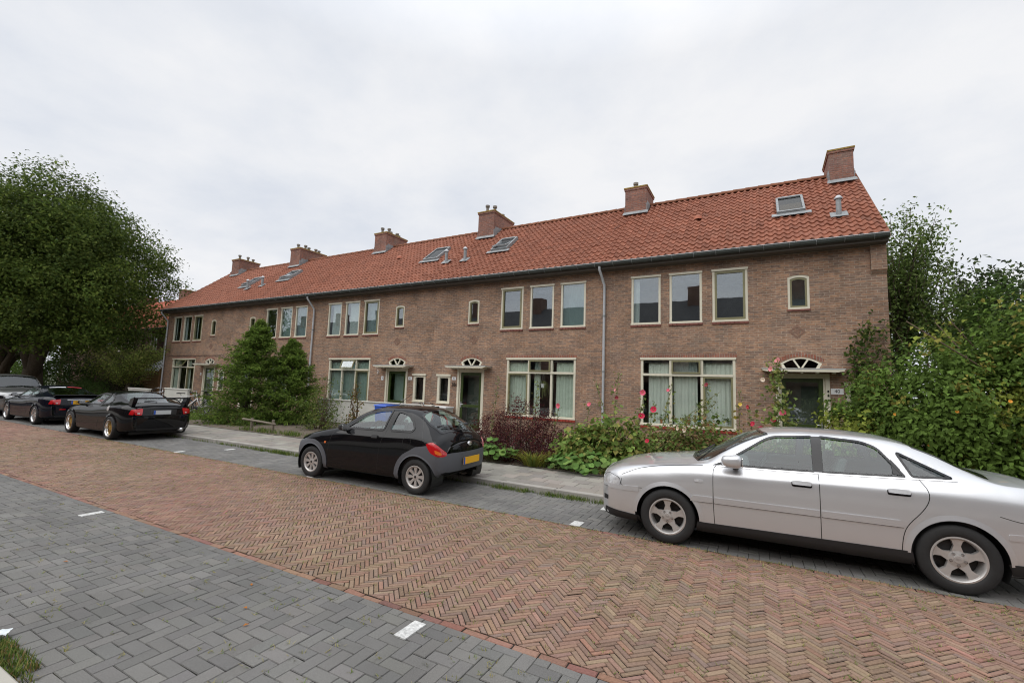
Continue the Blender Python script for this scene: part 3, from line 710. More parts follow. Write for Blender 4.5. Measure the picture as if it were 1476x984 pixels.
downpipe(hD, -.16); downpipe(hB, -.25); downpipe(hA, .05)
def lx(h, X, X0): return X-X0
chimney(rE, 1.98-XDE, 2.62-XDE, 2.85, 4.2, 9.74, [.14])
chimney(rD, -4.62-XDE, -3.80-XDE, 2.85, 4.1, 9.72, [.16, .20])
chimney(rC, -11.45-XBC, -10.60-XBC, 2.75, 4.55, 9.82, [.18, .22, .15, .14, .14])
chimney(rB, -18.25-XBC, -17.40-XBC, 2.9, 4.45, 9.80, [.16, .18, .15, .14, .14])
chimney(rB, -25.35-XBC, -24.45-XBC, 2.85, 4.7, 9.80, [.15, .16, .15, .14, .15])
chimney(rA, -31.75-(XBC-2*UW), -30.9-(XBC-2*UW), 2.9, 4.3, 9.82, [.18, .16, .15])
skylight(rE, .45-XDE, 1.17-XDE, 1.15, 2.15, 0, True)
ventpipe(rE, 1.9-XDE, .62); venttile(rE, -1.82-XDE, 1.65)
skylight(rD, -9.75-XDE, -8.98-XDE, 1.3, 2.2, .18); ventpipe(rD, -10.74-XDE, .82)
skylight(rC, -13.3-XBC, -12.5-XBC, 1.25, 2.2, .0); ventpipe(rC, -11.73-XBC, .84); venttile(rC, -15.45-XBC, 1.94)
skylight(rB, -23.8-XBC, -22.9-XBC, 1.3, 2.1, .15); ventpipe(rB, -24.79-XBC, .9)
XA0 = XBC-2*UW
skylight(rA, -27.1-XA0, -26.3-XA0, 1.1, 1.9, .15); ventpipe(rA, -25.95-XA0, .75)
number(hE, 1, 6.02, 1.98, '40', .12, (.27, .15)); 
number(hD, -1, 6.02, 2.06, '38c', .06, (.2, .12)); number(hD, -1, 5.99, 1.82, '38c', .19)
number(hC, 1, 6.02, 2.02, '38a', .06, (.2, .13)); number(hC, 1, 4.48, 2.0, '36', .05, (.14, .17)); number(hC, 1, 4.20, 2.25, '3', .22, None, 'white')
number(hA, 1, 4.42, 1.95, '34', .06, (.14, .14))
# doorbells on E's frame
b = MB()
for z in (1.95, 1.84, 1.73): b.box(5.81, 5.85, -.03, -.0155, z, z+.05)
b.build('doorbell', 'black', hE)
b = MB(); b.box(0.55, 6.3, -.02, -.001, 3.0, 3.035); b.build('brick_band', 'brick_dark', hA)
# corbelled brick end beneath the gutter
b = MB(); b.box(UW-.32, UW-.002, -.10, -.0015, 5.05, 5.678); b.prism([(-.10, 5.05), (-.0015, 5.05), (-.0015, 4.93)], 'x', UW-.32, UW-.002); b.build('corbel', 'brick', hE)
# verge boards / end mortar at both gables
for hh, xx in ((hE, UW), (hA, 0)):
    b = MB(); b.prism([(ED, EZ-.10), (RD, RZ-.10), (RD, RZ+.03), (ED, EZ+.03)], 'x', xx-.012 if xx else xx+.012, xx+.03 if xx else xx-.03); b.build('verge', 'ridge_tile', hh)
# ------------------------------------------------------------------ CARS
def pchip(xk, yk, x):
    xk = np.asarray(xk, float); yk = np.asarray(yk, float); h = np.diff(xk); d = np.diff(yk)/h; n = len(xk)
    m = np.zeros(n)
    for i in range(1, n-1):
        if d[i-1]*d[i] > 0:
            w1 = 2*h[i]+h[i-1]; w2 = h[i]+2*h[i-1]; m[i] = (w1+w2)/(w1/d[i-1]+w2/d[i])
    m[0] = d[0]; m[-1] = d[-1]
    x = np.clip(x, xk[0], xk[-1]); i = np.clip(np.searchsorted(xk, x)-1, 0, n-2)
    t = (x-xk[i])/h[i]
    return (2*t**3-3*t**2+1)*yk[i]+(t**3-2*t**2+t)*h[i]*m[i]+(-2*t**3+3*t**2)*yk[i+1]+(t**3-t**2)*h[i]*m[i+1]
def smoothk(xk, yk, x):
    """softer interpolation: mean of pchip on keys and catmull tangents limited"""
    xk = np.asarray(xk, float); yk = np.asarray(yk, float); h = np.diff(xk); d = np.diff(yk)/h; n = len(xk); m = np.zeros(n)
    m[0] = d[0]; m[-1] = d[-1]
    for i in range(1, n-1): m[i] = (d[i-1]*h[i]+d[i]*h[i-1])/(h[i]+h[i-1])
    for i in range(n-1):
        if abs(d[i]) < 1e-9: m[i] *= .3; m[i+1] *= .3
        else:
            lim = 2.6*abs(d[i]); m[i] = max(-lim, min(lim, m[i])) if m[i]*d[i] > 0 else m[i]*.5; m[i+1] = max(-lim, min(lim, m[i+1])) if m[i+1]*d[i] > 0 else m[i+1]*.5
    x = np.clip(x, xk[0], xk[-1]); i = np.clip(np.searchsorted(xk, x)-1, 0, n-2); t = (x-xk[i])/h[i]
    return (2*t**3-3*t**2+1)*yk[i]+(t**3-2*t**2+t)*h[i]*m[i]+(-2*t**3+3*t**2)*yk[i+1]+(t**3-t**2)*h[i]*m[i+1]
def inpoly(x, y, poly):
    c = np.zeros(np.shape(x), bool); j = len(poly)-1
    for i in range(len(poly)):
        xi, yi = poly[i]; xj, yj = poly[j]
        if yi != yj: c ^= ((yi > y) != (yj > y)) & (x < (xj-xi)*(y-yi)/(yj-yi)+xi)
        j = i
    return c
def nearest(x, y, poly):
    best = np.full(np.shape(x), 1e9); bx = np.zeros(np.shape(x)); by = np.zeros(np.shape(x))
    for i in range(len(poly)):
        (x0, y0), (x1, y1) = poly[i-1], poly[i]; dx, dy = x1-x0, y1-y0; l = dx*dx+dy*dy+1e-12
        t = np.clip(((x-x0)*dx+(y-y0)*dy)/l, 0, 1); px, py = x0+t*dx, y0+t*dy; d = (x-px)**2+(y-py)**2
        m = d < best; best = np.where(m, d, best); bx = np.where(m, px, bx); by = np.where(m, py, by)
    return np.sqrt(best), bx, by
def circ(cx, cz, r, n=48): return [(cx+r*math.cos(2*math.pi*i/n), cz+r*math.sin(2*math.pi*i/n)) for i in range(n)]
def roundpoly(P, r=.04, n=4):
    """round the corners of a polygon"""
    out = []; m = len(P)
    for i in range(m):
        a, b, c = Vector(P[i-1]), Vector(P[i]), Vector(P[(i+1) % m]); rr = r[i] if hasattr(r, '__len__') else r
        u = (a-b); v = (c-b); k = min(rr, u.length*.45, v.length*.45); p = b+u.normalized()*k; q = b+v.normalized()*k
        for j in range(n+1):
            t = j/n; out.append(tuple((p*(1-t)**2+b*2*t*(1-t)+q*t*t)))
    return out
class Car:
    def __init__(s, root, cage, paint, bulge=(.05, .05), step=.022, nv=8, side_cuts=(), top_cuts=(), doors=(), rear_cuts=()):
        s.root = root; s.paint = paint
        xs = [c[0] for c in cage]; L = xs[-1]
        x = np.unique(np.concatenate([np.arange(xs[0], L, step), xs])); 
        Y = []; Z = []
        for k in range(8):
            Y.append(smoothk(xs, [c[1][k][0] for c in cage], x)); Z.append(smoothk(xs, [c[1][k][1] for c in cage], x))
        Y = np.array(Y); Z = np.array(Z)                        # (8, nx)
        M = 7*nv; grid = np.zeros((len(x), M+2, 3))
        for i in range(len(x)):
            yk, zk = Y[:, i], Z[:, i]; kk = np.arange(8); v = np.linspace(0, 7, M+1)
            grid[i, 1:, 1] = -smoothk(kk, yk, v); grid[i, 1:, 2] = smoothk(kk, zk, v); grid[i, 1:, 0] = x[i]
            grid[i, 0] = (x[i], 0, zk[0])
        s.v_of = np.concatenate([[-1], np.linspace(1, 8, M+1)])   # k index (1..8) of each column
        def caps(g, rev, bl):
            """close an end by drawing it across the car"""
            n = g.shape[0]; T = 14; vs = []
            t = np.linspace(-1, 1, T+1); z = g[:, 2]; zn = (z-z.min())/(z.max()-z.min()+1e-9)
            bz = bl*(1-(2*zn-1)**2*.55)
            P = np.zeros((n, T+1, 3)); sg = 1 if rev else -1
            for j, tt in enumerate(t):
                P[:, j, 0] = g[:, 0]+sg*bz*(1-abs(tt)**2.2); P[:, j, 1] = -tt*g[:, 1]*-1; P[:, j, 2] = z
            return P
        s.cf = caps(grid[0], False, bulge[0]); s.cr = caps(grid[-1], True, bulge[1])
        def assemble(g):
            nx_, nc = g.shape[:2]; V = [g.reshape(-1, 3), (g*np.array([1, -1, 1])).reshape(-1, 3)]
            id0 = np.arange(nx_*nc).reshape(nx_, nc); q = np.stack([id0[:-1, :-1], id0[:-1, 1:], id0[1:, 1:], id0[1:, :-1]], -1)
            q2 = q[..., ::-1]+nx_*nc
            return np.concatenate(V), q, q2
        V, q, q2 = assemble(grid)
        F = [tuple(f) for f in q.reshape(-1, 4)]+[tuple(f) for f in q2.reshape(-1, 4)]
        VV = [V]; off = len(V); capF = []
        for P, rev in ((s.cf, False), (s.cr, True)):
            n, m = P.shape[:2]; idn = np.arange(n*m).reshape(n, m)+off; a = np.stack([idn[:-1, :-1], idn[:-1, 1:], idn[1:, 1:], idn[1:, :-1]], -1)
            if rev: a = a[..., ::-1]
            capF.append(a); VV.append(P.reshape(-1, 3)); off += n*m
        Vall = np.concatenate(VV); Fall = F+[tuple(f) for a in capF for f in a.reshape(-1, 4)]
        s.bvh = BVHTree.FromPolygons([Vector(v) for v in Vall], [tuple(int(i) for i in f) for f in Fall])
        # ---- cuts
        g = grid.copy(); kc = s.v_of[None, :]*np.ones((len(x), 1))
        cx = x; 
        for poly in side_cuts:
            d, bx_, bz_ = nearest(g[:, :, 0], g[:, :, 2], poly)
            m = (d < step*.55) & (kc >= 1) & (kc < 6.6)
            g[:, :, 0] = np.where(m, bx_, g[:, :, 0]); g[:, :, 2] = np.where(m, bz_, g[:, :, 2])
        for poly in top_cuts:
            d, bx_, by_ = nearest(g[:, :, 0], g[:, :, 1], poly)
            m = (d < step*.55) & (kc > 6.0)
            g[:, :, 0] = np.where(m, bx_, g[:, :, 0]); g[:, :, 1] = np.where(m, by_, g[:, :, 1])
        fc = (g[:-1, :-1]+g[:-1, 1:]+g[1:, 1:]+g[1:, :-1])/4; kf = (kc[:-1, :-1]+kc[:-1, 1:])/2; kf[:, 0] = 0
        cls = np.zeros(fc.shape[:2], int)
        for i, poly in enumerate(doors): cls[inpoly(fc[..., 0], fc[..., 2], poly) & (kf > .9) & (kf < 6.35)] = 10+i
        for poly in side_cuts: cls[inpoly(fc[..., 0], fc[..., 2], poly) & (kf > .5) & (kf < 6.5)] = -1
        for poly in top_cuts: cls[inpoly(fc[..., 0], fc[..., 1], poly) & (kf > 6.0)] = -1
        V2, q, q2 = assemble(g); Vall2 = np.concatenate([V2]+VV[1:])
        def part(name, mask_near, mask_far, capm, parent):
            fs = np.concatenate([q[mask_near], q2[mask_far]]+([a.reshape(-1, 4) for a in capF] if capm else []))
            me_v, inv = np.unique(fs.ravel(), return_inverse=True); vv = Vall2[me_v]
            bm = bmesh.new(); bv = [bm.verts.new(p) for p in vv]; ff = inv.reshape(-1, 4)
            for f in ff:
                u = list(dict.fromkeys(int(i) for i in f))
                if len(u) >= 3:
                    try: bm.faces.new([bv[i] for i in u])
                    except ValueError: pass
            bmesh.ops.remove_doubles(bm, verts=bm.verts, dist=.0008); bmesh.ops.dissolve_degenerate(bm, edges=bm.edges, dist=.0004)
            me = bpy.data.meshes.new(name); bm.to_mesh(me); bm.free(); me.materials.append(MATS[paint]); me.polygons.foreach_set('use_smooth', [True]*len(me.polygons))
            o = bpy.data.objects.new(name, me); COL.objects.link(o); o.parent = parent; return o
        s.body = part('body', cls == 0, cls == 0, True, root); s.doors = []
        z = np.zeros_like(cls, bool)
        for i in range(len(doors)):
            s.doors.append((part('door', cls == 10+i, z, False, root), part('door', z, cls == 10+i, False, root)))
    def cast(s, proj, a, b):
        if proj == 'side': o, d = Vector((a, -3, b)), Vector((0, 1, 0))
        elif proj == 'far': o, d = Vector((a, 3, b)), Vector((0, -1, 0))
        elif proj == 'top': o, d = Vector((a, b, 4)), Vector((0, 0, -1))
        elif proj == 'rear': o, d = Vector((9, a, b)), Vector((-1, 0, 0))
        else: o, d = Vector((-4, a, b)), Vector((1, 0, 0))
        h, n, _, _ = s.bvh.ray_cast(o, d)
        if h is None: return None
        if n.dot(d) > 0: n = -n
        return h, n
    def patch(s, name, poly, proj, off, mat, parent=None, step=.05, skirt=.0, both=False, smooth=True, dens=.03):
        P = []
        for i in range(len(poly)):
            a, b = Vector(poly[i]), Vector(poly[(i+1) % len(poly)]); n = max(1, int((b-a).length/dens)); P += [tuple(a+(b-a)*k/n) for k in range(n)]
        x0, x1 = min(p[0] for p in P), max(p[0] for p in P); y0, y1 = min(p[1] for p in P), max(p[1] for p in P)
        gx, gy = np.meshgrid(np.arange(x0+step/2, x1, step), np.arange(y0+step/2, y1, step)); gx, gy = gx.ravel(), gy.ravel()
        d, _, _ = nearest(gx, gy, P); m = inpoly(gx, gy, P) & (d > step*.3)
        pts = [Vector(p) for p in P]+[Vector((float(a), float(b))) for a, b in zip(gx[m], gy[m])]
        r = delaunay_2d_cdt(pts, [(i, (i+1) % len(P)) for i in range(len(P))], [], 1, 1e-5); v2, fs = r[0], r[2]
        V = []; Nn = []; last = None
        for p in v2:
            h = s.cast(proj, p[0], p[1])
            if h is None: h = last or (Vector((0, 0, 0)), Vector((0, 0, 1)))
            last = h; V.append(h[0]+h[1]*off); Nn.append(h[1])
        objs = []
        for far in ((False, True) if both else (False,)):
            vs = [(v[0], -v[1] if far else v[1], v[2]) for v in V]; b = MB(); b.add(vs, [tuple(f) for f in fs])
            if skirt:
                nb = len(P); low = [((v-n*(skirt))) for v, n in zip(V[:nb], Nn[:nb])]
                b.add([vs[i] for i in range(nb)]+[(v[0], -v[1] if far else v[1], v[2]) for v in low], [(i, (i+1) % nb, (i+1) % nb+nb, i+nb) for i in range(nb)])
            o = b.build(name, mat, parent or s.root, smooth=smooth)
            if skirt: o.data.set_sharp_from_angle(angle=rad(50))
            objs.append(o)
        return objs
    def ribbon(s, name, poly, proj, width, off, mat, parent=None, closed=True, both=True, in_off=None, dens=.03, side=0., smooth_line=True):
        """strip following a line on the skin; side shifts it to one side"""
        if not closed and len(poly) > 2 and smooth_line:
            for _ in range(2):
                c_ = [tuple(poly[0])]
                for i in range(len(poly)-1):
                    a, b = Vector(poly[i]), Vector(poly[i+1]); c_ += [tuple(a*.75+b*.25), tuple(a*.25+b*.75)]
                poly = c_+[tuple(poly[-1])]
        P = []; n0 = len(poly)
        for i in range(n0 if closed else n0-1):
            a, b = Vector(poly[i]), Vector(poly[(i+1) % n0]); n = max(1, int((b-a).length/dens)); P += [a+(b-a)*k/n for k in range(n)]
        if not closed: P.append(Vector(poly[-1]))
        m = len(P); vs = []
        for i in range(m):
            a = P[i-1] if (closed or i) else P[i]; b = P[(i+1) % m] if (closed or i < m-1) else P[i]
            t = (b-a); t = t.normalized() if t.length > 1e-9 else Vector((1, 0)); nn = Vector((-t.y, t.x))
            for q, o_ in ((side-.5, off), (side+.5, off if in_off is None else in_off)):
                pp = P[i]+nn*width*q; h = s.cast(proj, pp.x, pp.y) or s.cast(proj, P[i].x, P[i].y)
                vs.append(h[0]+h[1]*o_ if h else Vector((0, 0, .5)))
        fs = [(2*i, 2*i+1, (2*i+3) % (2*m), (2*i+2) % (2*m)) for i in range(m if closed else m-1)]
        res = []
        for far in ((False, True) if both else (False,)):
            b = MB(); b.add([(v[0], -v[1] if far else v[1], v[2]) for v in vs], fs); res.append(b.build(name, mat, parent or s.root, smooth=True))
        return res
def join(objs, name=None):
    """merge meshes into the first one"""
    a = objs[0]; bm = bmesh.new(); mats = list(a.data.materials)
    for o in objs:
        k = len(bm.faces); bm.from_mesh(o.data); bm.faces.ensure_lookup_table(); mp = []
        for m in o.data.materials:
            if m not in mats: mats.append(m)
            mp.append(mats.index(m))
        for f in bm.faces[k:]: f.material_index = mp[f.material_index] if mp else 0
    for m in mats[len(a.data.materials):]: a.data.materials.append(m)
    bm.to_mesh(a.data); bm.free()
    for o in objs[1:]: bpy.data.objects.remove(o)
    if name: a.name = name
    return a
simple('paint_silver', (.68, .69, .705), .36, metal=.66, coat=1., var=.015, scale=3)
simple('paint_black', (.006, .006, .007), .3, coat=.75, var=.0, spec=.0, coatr=.05)
simple('paint_black_blue', (.005, .006, .012), .3, coat=.75, var=.0, spec=0., coatr=.015)
simple('paint_grey', (.26, .26, .26), .3, metal=.7, coat=1., var=.02)
simple('plastic_grey', (.10, .105, .118), .5, var=.06, scale=3)
simple('plastic_black', (.018, .018, .019), .55, var=.1)
simple('rubber', (.02, .02, .02), .75, var=.15, scale=20)
simple('gloss_black', (.01, .01, .012), .12, var=0)
simple('rim_silver', (.56, .54, .52), .35, metal=.5, var=.08, scale=20)
simple('rim_chrome', (.70, .70, .70), .18, metal=.9, var=.05)
simple('rim_gold', (.50, .33, .09), .3, metal=.7, var=.08)
simple('brake', (.035, .03, .028), .6, metal=.5, var=.3, scale=30)
simple('lamp_red', (.50, .008, .012), .12, coat=1, var=.12, scale=25)
simple('lamp_orange', (.75, .16, .02), .15, coat=1, var=.1)
simple('lamp_clear', (.68, .69, .70), .15, metal=.3, coat=1, var=.35, scale=22)
simple('plate_yellow', (.85, .45, .02), .5, var=0); simple('plate_white', (.55, .57, .58), .5, var=0); simple('plate_blue', (.02, .09, .45), .5, var=0)
simple('seat_cloth', (.05, .052, .055), .9, var=.15); simple('seat_light', (.16, .16, .165), .9)
simple('sticker_white', (.7, .7, .7), .5); simple('sticker_red', (.5, .02, .03), .5)
glassmat('car_glass', (.74, .90, .86), .035, mult=1.2, bump=0.); glassmat('car_glass_dark', (.25, .30, .31), .04, mult=1.0, bump=0.)
def wheel(root, x, y, z, r, rr, w, style, far=False):
    """hub mesh carries tyre and rim; outer face towards -y"""
    b = MB(); b.lathe([(.001, .02), (rr*.72, .02), (rr*.72, .05), (.001, .05)], 'y', n=28, mat='brake'); b.lathe([(.001, -.01), (.05, -.01), (.06, .06)], 'y', n=14, mat='brake')
    hub = b.build('wheel', None, root, auto=40)
    t = MB(); h = w/2
    prof = [(rr+.002, -h*.78), (rr+.012, -h*.93), (rr+(r-rr)*.35, -h*1.0), (rr+(r-rr)*.75, -h*.98), (r*.985, -h*.84), (r, -h*.70), (r, h*.70), (r*.985, h*.84), (rr+(r-rr)*.6, h), (rr+.002, h*.8)]
    t.lathe(prof, 'y', n=56)
    for q in (-.35, 0, .35): pass
    t.build('tyre', 'rubber', hub, auto=45)
    m = MB(); fy = -h*.80
    lipm = {'five': 'rim_silver', 'cap': 'rim_silver', 'mesh': 'rim_chrome', 'twin': 'rim_chrome'}[style]; spm = {'five': 'rim_silver', 'cap': 'rim_silver', 'mesh': 'rim_gold', 'twin': 'rim_chrome'}[style]
    m.lathe([(rr+.006, fy-.004), (rr+.008, fy-.010), (rr-.006, fy-.012), (rr-.014, fy-.004), (rr-.022, fy+.02), (rr-.03, h*.7), (rr, h*.78)], 'y', n=56, mat=lipm)
    if style == 'cap': m.lathe([(rr-.02, fy+.035), (.001, fy+.04)], 'y', n=40, mat='black')
    else: m.lathe([(rr-.03, h*.3), (.001, h*.3)], 'y', n=40, mat='black')
    def spoke(n, outline, y0, y1, mat, ph=0., tip=0.):
        for k in range(n):
            a = 2*math.pi*k/n+ph; ca, sa = math.cos(a), math.sin(a); q = []
            for (pr, pt) in outline: q.append((pr*ca-pt*sa, pr*sa+pt*ca, pr))
            nn = len(q); vs = [(p[0], y0+tip*(p[2]/rr)**2, p[1]) for p in q]+[(p[0]*1.0, y1, p[1]) for p in q]
            # bevel ring: slightly smaller top face
            cxm = sum(p[0] for p in q)/nn; czm = sum(p[1] for p in q)/nn
            m.add(vs, [tuple(range(nn))]+[(i, (i+1) % nn, (i+1) % nn+nn, i+nn) for i in range(nn)], mat)
    R1 = rr-.008
    if style == 'five':
        o = [(.045, -.052), (.09, -.036), (R1*.62, -.026), (R1*.85, -.040), (R1, -.075), (R1, .075), (R1*.85, .040), (R1*.62, .026), (.09, .036), (.045, .052)]
        spoke(5, o, fy+.018, fy+.05, spm, rad(90), -.014)
        m.lathe([(.080, fy+.05), (.078, fy+.016), (.036, fy+.006), (.034, fy+.001), (.001, fy)], 'y', n=30, mat=spm)
        for k in range(5):
            a = 2*math.pi*k/5+rad(54); cx, cz = .056*math.cos(a), .056*math.sin(a); m.lathe([(.0125, fy+.006), (.0115, fy+.0145), (.001, fy+.0145)], 'y', (cx, 0, cz), 10, 'black')
            m.lathe([(.008, fy+.004), (.001, fy+.003)], 'y', (cx, 0, cz), 8, 'steel')
        for k in range(4):
            cx = (-1.5+k)*.0095; m.lathe([(.0068, fy-.002), (.0050, fy-.002)], 'y', (cx, 0, 0), 14, 'steel')
    elif style == 'cap':
        o = [(.045, -.018), (R1*.55, -.020), (R1*.92, -.031), (R1*.92, .031), (R1*.55, .020), (.045, .018)]
        spoke(8, o, fy+.012, fy+.036, spm, rad(10), -.012)
        m.lathe([(.055, fy+.036), (.053, fy+.010), (.026, fy+.004), (.001, fy+.003)], 'y', n=26, mat=spm)
        m.lathe([(R1*1.0, fy-.004), (R1*.90, fy+.004), (R1*.89, fy+.03)], 'y', n=48, mat=spm)
        m.lathe([(.022, fy+.002), (.001, fy+.001)], 'y', n=16, mat='brake')
    elif style == 'mesh':
        ri = rr*.80; m.lathe([(rr-.006, fy-.008), (rr*.86, fy+.055), (ri, fy+.06)], 'y', n=48, mat='rim_chrome')
        for sg in (-1, 1):
            o = [(.04, -.008), (ri, sg*.055-.006), (ri, sg*.055+.006), (.04, .008)]; spoke(12, o, fy+.030+.004*sg, fy+.055, spm, rad(5), .02)
        m.lathe([(ri+.004, fy+.058), (ri+.004, fy+.045), (ri-.012, fy+.045), (ri-.012, fy+.06)], 'y', n=40, mat=spm)
        m.lathe([(.055, fy+.05), (.05, fy+.022), (.03, fy+.015), (.001, fy+.012)], 'y', n=20, mat=spm)
    else:
        for sg in (-1, 1):
            o = [(.04, sg*.028-.012), (R1, sg*.046-.012), (R1, sg*.046+.012), (.04, sg*.028+.012)]; spoke(6, o, fy+.02, fy+.045, spm, rad(15), -.012)
        m.lathe([(.07, fy+.05), (.065, fy+.012), (.001, fy+.008)], 'y', n=20, mat=spm)
    m.build('rim', None, hub, auto=35)
    hub.location = (x, y, z)
    if far: hub.rotation_euler = (0, 0, math.pi)
    else: hub.rotation_euler = (0, R.uniform(0, 2) if style != 'five' else 0, 0)
    return hub
def rbox(b, x0, x1, y0, y1, z0, z1, mat=None, k=.25):
    """box with softened outline"""
    e = min(x1-x0, z1-z0)*k
    P = roundpoly([(x0, z0), (x1, z0), (x1, z1), (x0, z1)], e, 3); b.prism(P, 'y', y0, y1, mat)
def seats(root, xs, zf=.30, w=.23, lean=.30, mat='seat_cloth', zt=.62, ys=(-.36, .36)):
    for x in xs:
        for y in ys:
            b = MB(); P = [(x, zf), (x+.5, zf-.04), (x+.52, zf+.12), (x, zf+.16)]; b.prism(roundpoly(P, .05, 3), 'y', y-w, y+w)
            P = [(x+.44, zf+.08), (x+.58, zf+.08), (x+.58+lean*.55, zf+zt), (x+.49+lean*.55, zf+zt+.02)]; b.prism(roundpoly(P, .05, 3), 'y', y-w*.95, y+w*.95)
            P = [(x+.52+lean*.6, zf+zt+.03), (x+.60+lean*.62, zf+zt+.03), (x+.62+lean*.7, zf+zt+.19), (x+.54+lean*.7, zf+zt+.19)]; b.prism(roundpoly(P, .03, 3), 'y', y-.12, y+.12)
            b.build('seat', mat, root, bevel=.015)
def cabin(root, x0, x1, w, zf, dash_x, dash_z, sw):
    b = MB(); b.box(x0, x1, -w, w, zf-.02, zf); b.box(x0-.02, x0, -w, w, zf, dash_z-.1); b.box(x1, x1+.02, -w, w, zf, dash_z-.05)
    for sg in (-1, 1): b.box(x0, x1, sg*w, sg*(w+.02), zf, dash_z-.12)
    b.build('cabin_floor', 'plastic_black', root)
    b = MB(); b.prism(roundpoly([(dash_x-.35, dash_z-.3), (dash_x, dash_z-.3), (dash_x+.05, dash_z-.06), (dash_x-.1, dash_z), (dash_x-.35, dash_z-.02)], .04, 3), 'y', -w+.01, w-.01); b.build('dashboard', 'plastic_grey', root)
    b = MB(); n = 22; c = Vector(sw); ax = Vector((-.85, 0, .5)).normalized(); u = Vector((0, 1, 0)); v = ax.cross(u)
    b.tube([c+u*.185*math.cos(2*math.pi*k/n)+v*.185*math.sin(2*math.pi*k/n) for k in range(n+1)], .014, 8); b.tube([c-u*.18, c+u*.18], .014, 6); b.tube([c, c+v*-.18], .014, 6); b.tube([c, c+Vector((-.3, 0, -.15))], .03, 8)
    b.build('steering_wheel', 'plastic_black', root, smooth=True)
def arches(car, x, z, r, w, mat, lip=.03, out=.012, y=None):
    a = [(x+(r-.004)*math.cos(t), z+(r-.004)*math.sin(t)) for t in np.linspace(rad(1), rad(179), 44)]
    car.ribbon('wheel_arch', a, 'side', lip+.022, .0015, mat, closed=False, in_off=out, side=-.5)
    for sg in (-1, 1):
        b = MB(); y0, y1 = sg*(w-.012), sg*(w-.34); n = 30; vs = []
        for t in np.linspace(rad(-25), rad(205), n): vs += [(x+(r-.002)*math.cos(t), y0, z+(r-.002)*math.sin(t)), (x+(r-.002)*math.cos(t), y1, z+(r-.002)*math.sin(t))]
        fs = [(2*i, 2*i+1, 2*i+3, 2*i+2) for i in range(n-1)]; k = len(vs); vs.append((x, y1, z)); fs += [(2*i+1, 2*i+3, k) for i in range(n-1)]
        b.add(vs, fs); b.build('wheel_well', 'black', car.root)
def plate(root, loc, rz, tilt, w=.50, h=.11, mat='plate_yellow', txt=None, blue=True):
    b = MB(); b.box(-w/2, w/2, -.006, .0, -h/2, h/2, mat)
    if blue: b.box(-w/2, -w/2+.045, -.0085, -.0065, -h/2, h/2, 'plate_blue')
    o = b.build('number_plate', None, root, bevel=.003); o.location = loc; o.rotation_euler = (tilt, 0, rz)
    if txt: t = textmesh(txt, h*.95, 'black', 'plate_text', o, .001); t.location = (.02, -.0085, 0); t.rotation_euler = (rad(90), 0, 0)
    return o
def mirrors(root, x, y, z, mat, L=.17, H=.12, W=.16):
    for sg in (-1, 1):
        b = MB(); bm = bmesh.new(); bmesh.ops.create_icosphere(bm, subdivisions=3, radius=1)
        for v in bm.verts:
            c = v.co; c = Vector([math.copysign(abs(q)**.65, q) for q in c]); 
            v.co = Vector((x+.02+c.x*L/2*(1.0 if c.x < 0 else .55), sg*(y+W*.62+c.y*W/2), z+c.z*H/2*(1 if c.x > -.2 else .9)))
        me = bpy.data.meshes.new('wing_mirror'); bm.to_mesh(me); bm.free(); me.materials.append(MATS[mat]); me.polygons.foreach_set('use_smooth', [True]*len(me.polygons))
        o = bpy.data.objects.new('wing_mirror', me); COL.objects.link(o); o.parent = root
        b.box(x+.0, x+.06, sg*(y-.03), sg*(y+W*.5), z-H*.62, z-H*.38); b.build('mirror_arm', 'plastic_black', o, bevel=.008)
        g = MB(); xx = x+.02+L*.28; g.prism(roundpoly([(sg*(y+W*.2), z-H*.36), (sg*(y+W*1.04), z-H*.36), (sg*(y+W*1.04), z+H*.36), (sg*(y+W*.2), z+H*.36)], .03, 3), 'x', xx-.005, xx+.002); g.build('mirror_glass', 'rim_chrome', o)
def doorhandle(car, x, z, mat, parent=(None, None), w=.19, h=.042):
    base = car.patch('door_handle', roundpoly([(x-w/2, z-h*.75), (x+w/2, z-h*.75), (x+w/2, z+h*.6), (x-w/2, z+h*.6)], h*.5, 4), 'side', .002, 'gloss_black', both=True)
    top = car.patch('handle_grip', roundpoly([(x-w/2+.006, z-h*.25), (x+w/2-.006, z-h*.25), (x+w/2-.006, z+h*.65), (x-w/2+.006, z+h*.65)], h*.3, 4), 'side', .020, mat, both=True, skirt=.02)
    for i in (0, 1):
        o = join([base[i], top[i]]); o.parent = parent[i] if parent[i] is not None else car.root
    return base
SIL = lambda *a: a
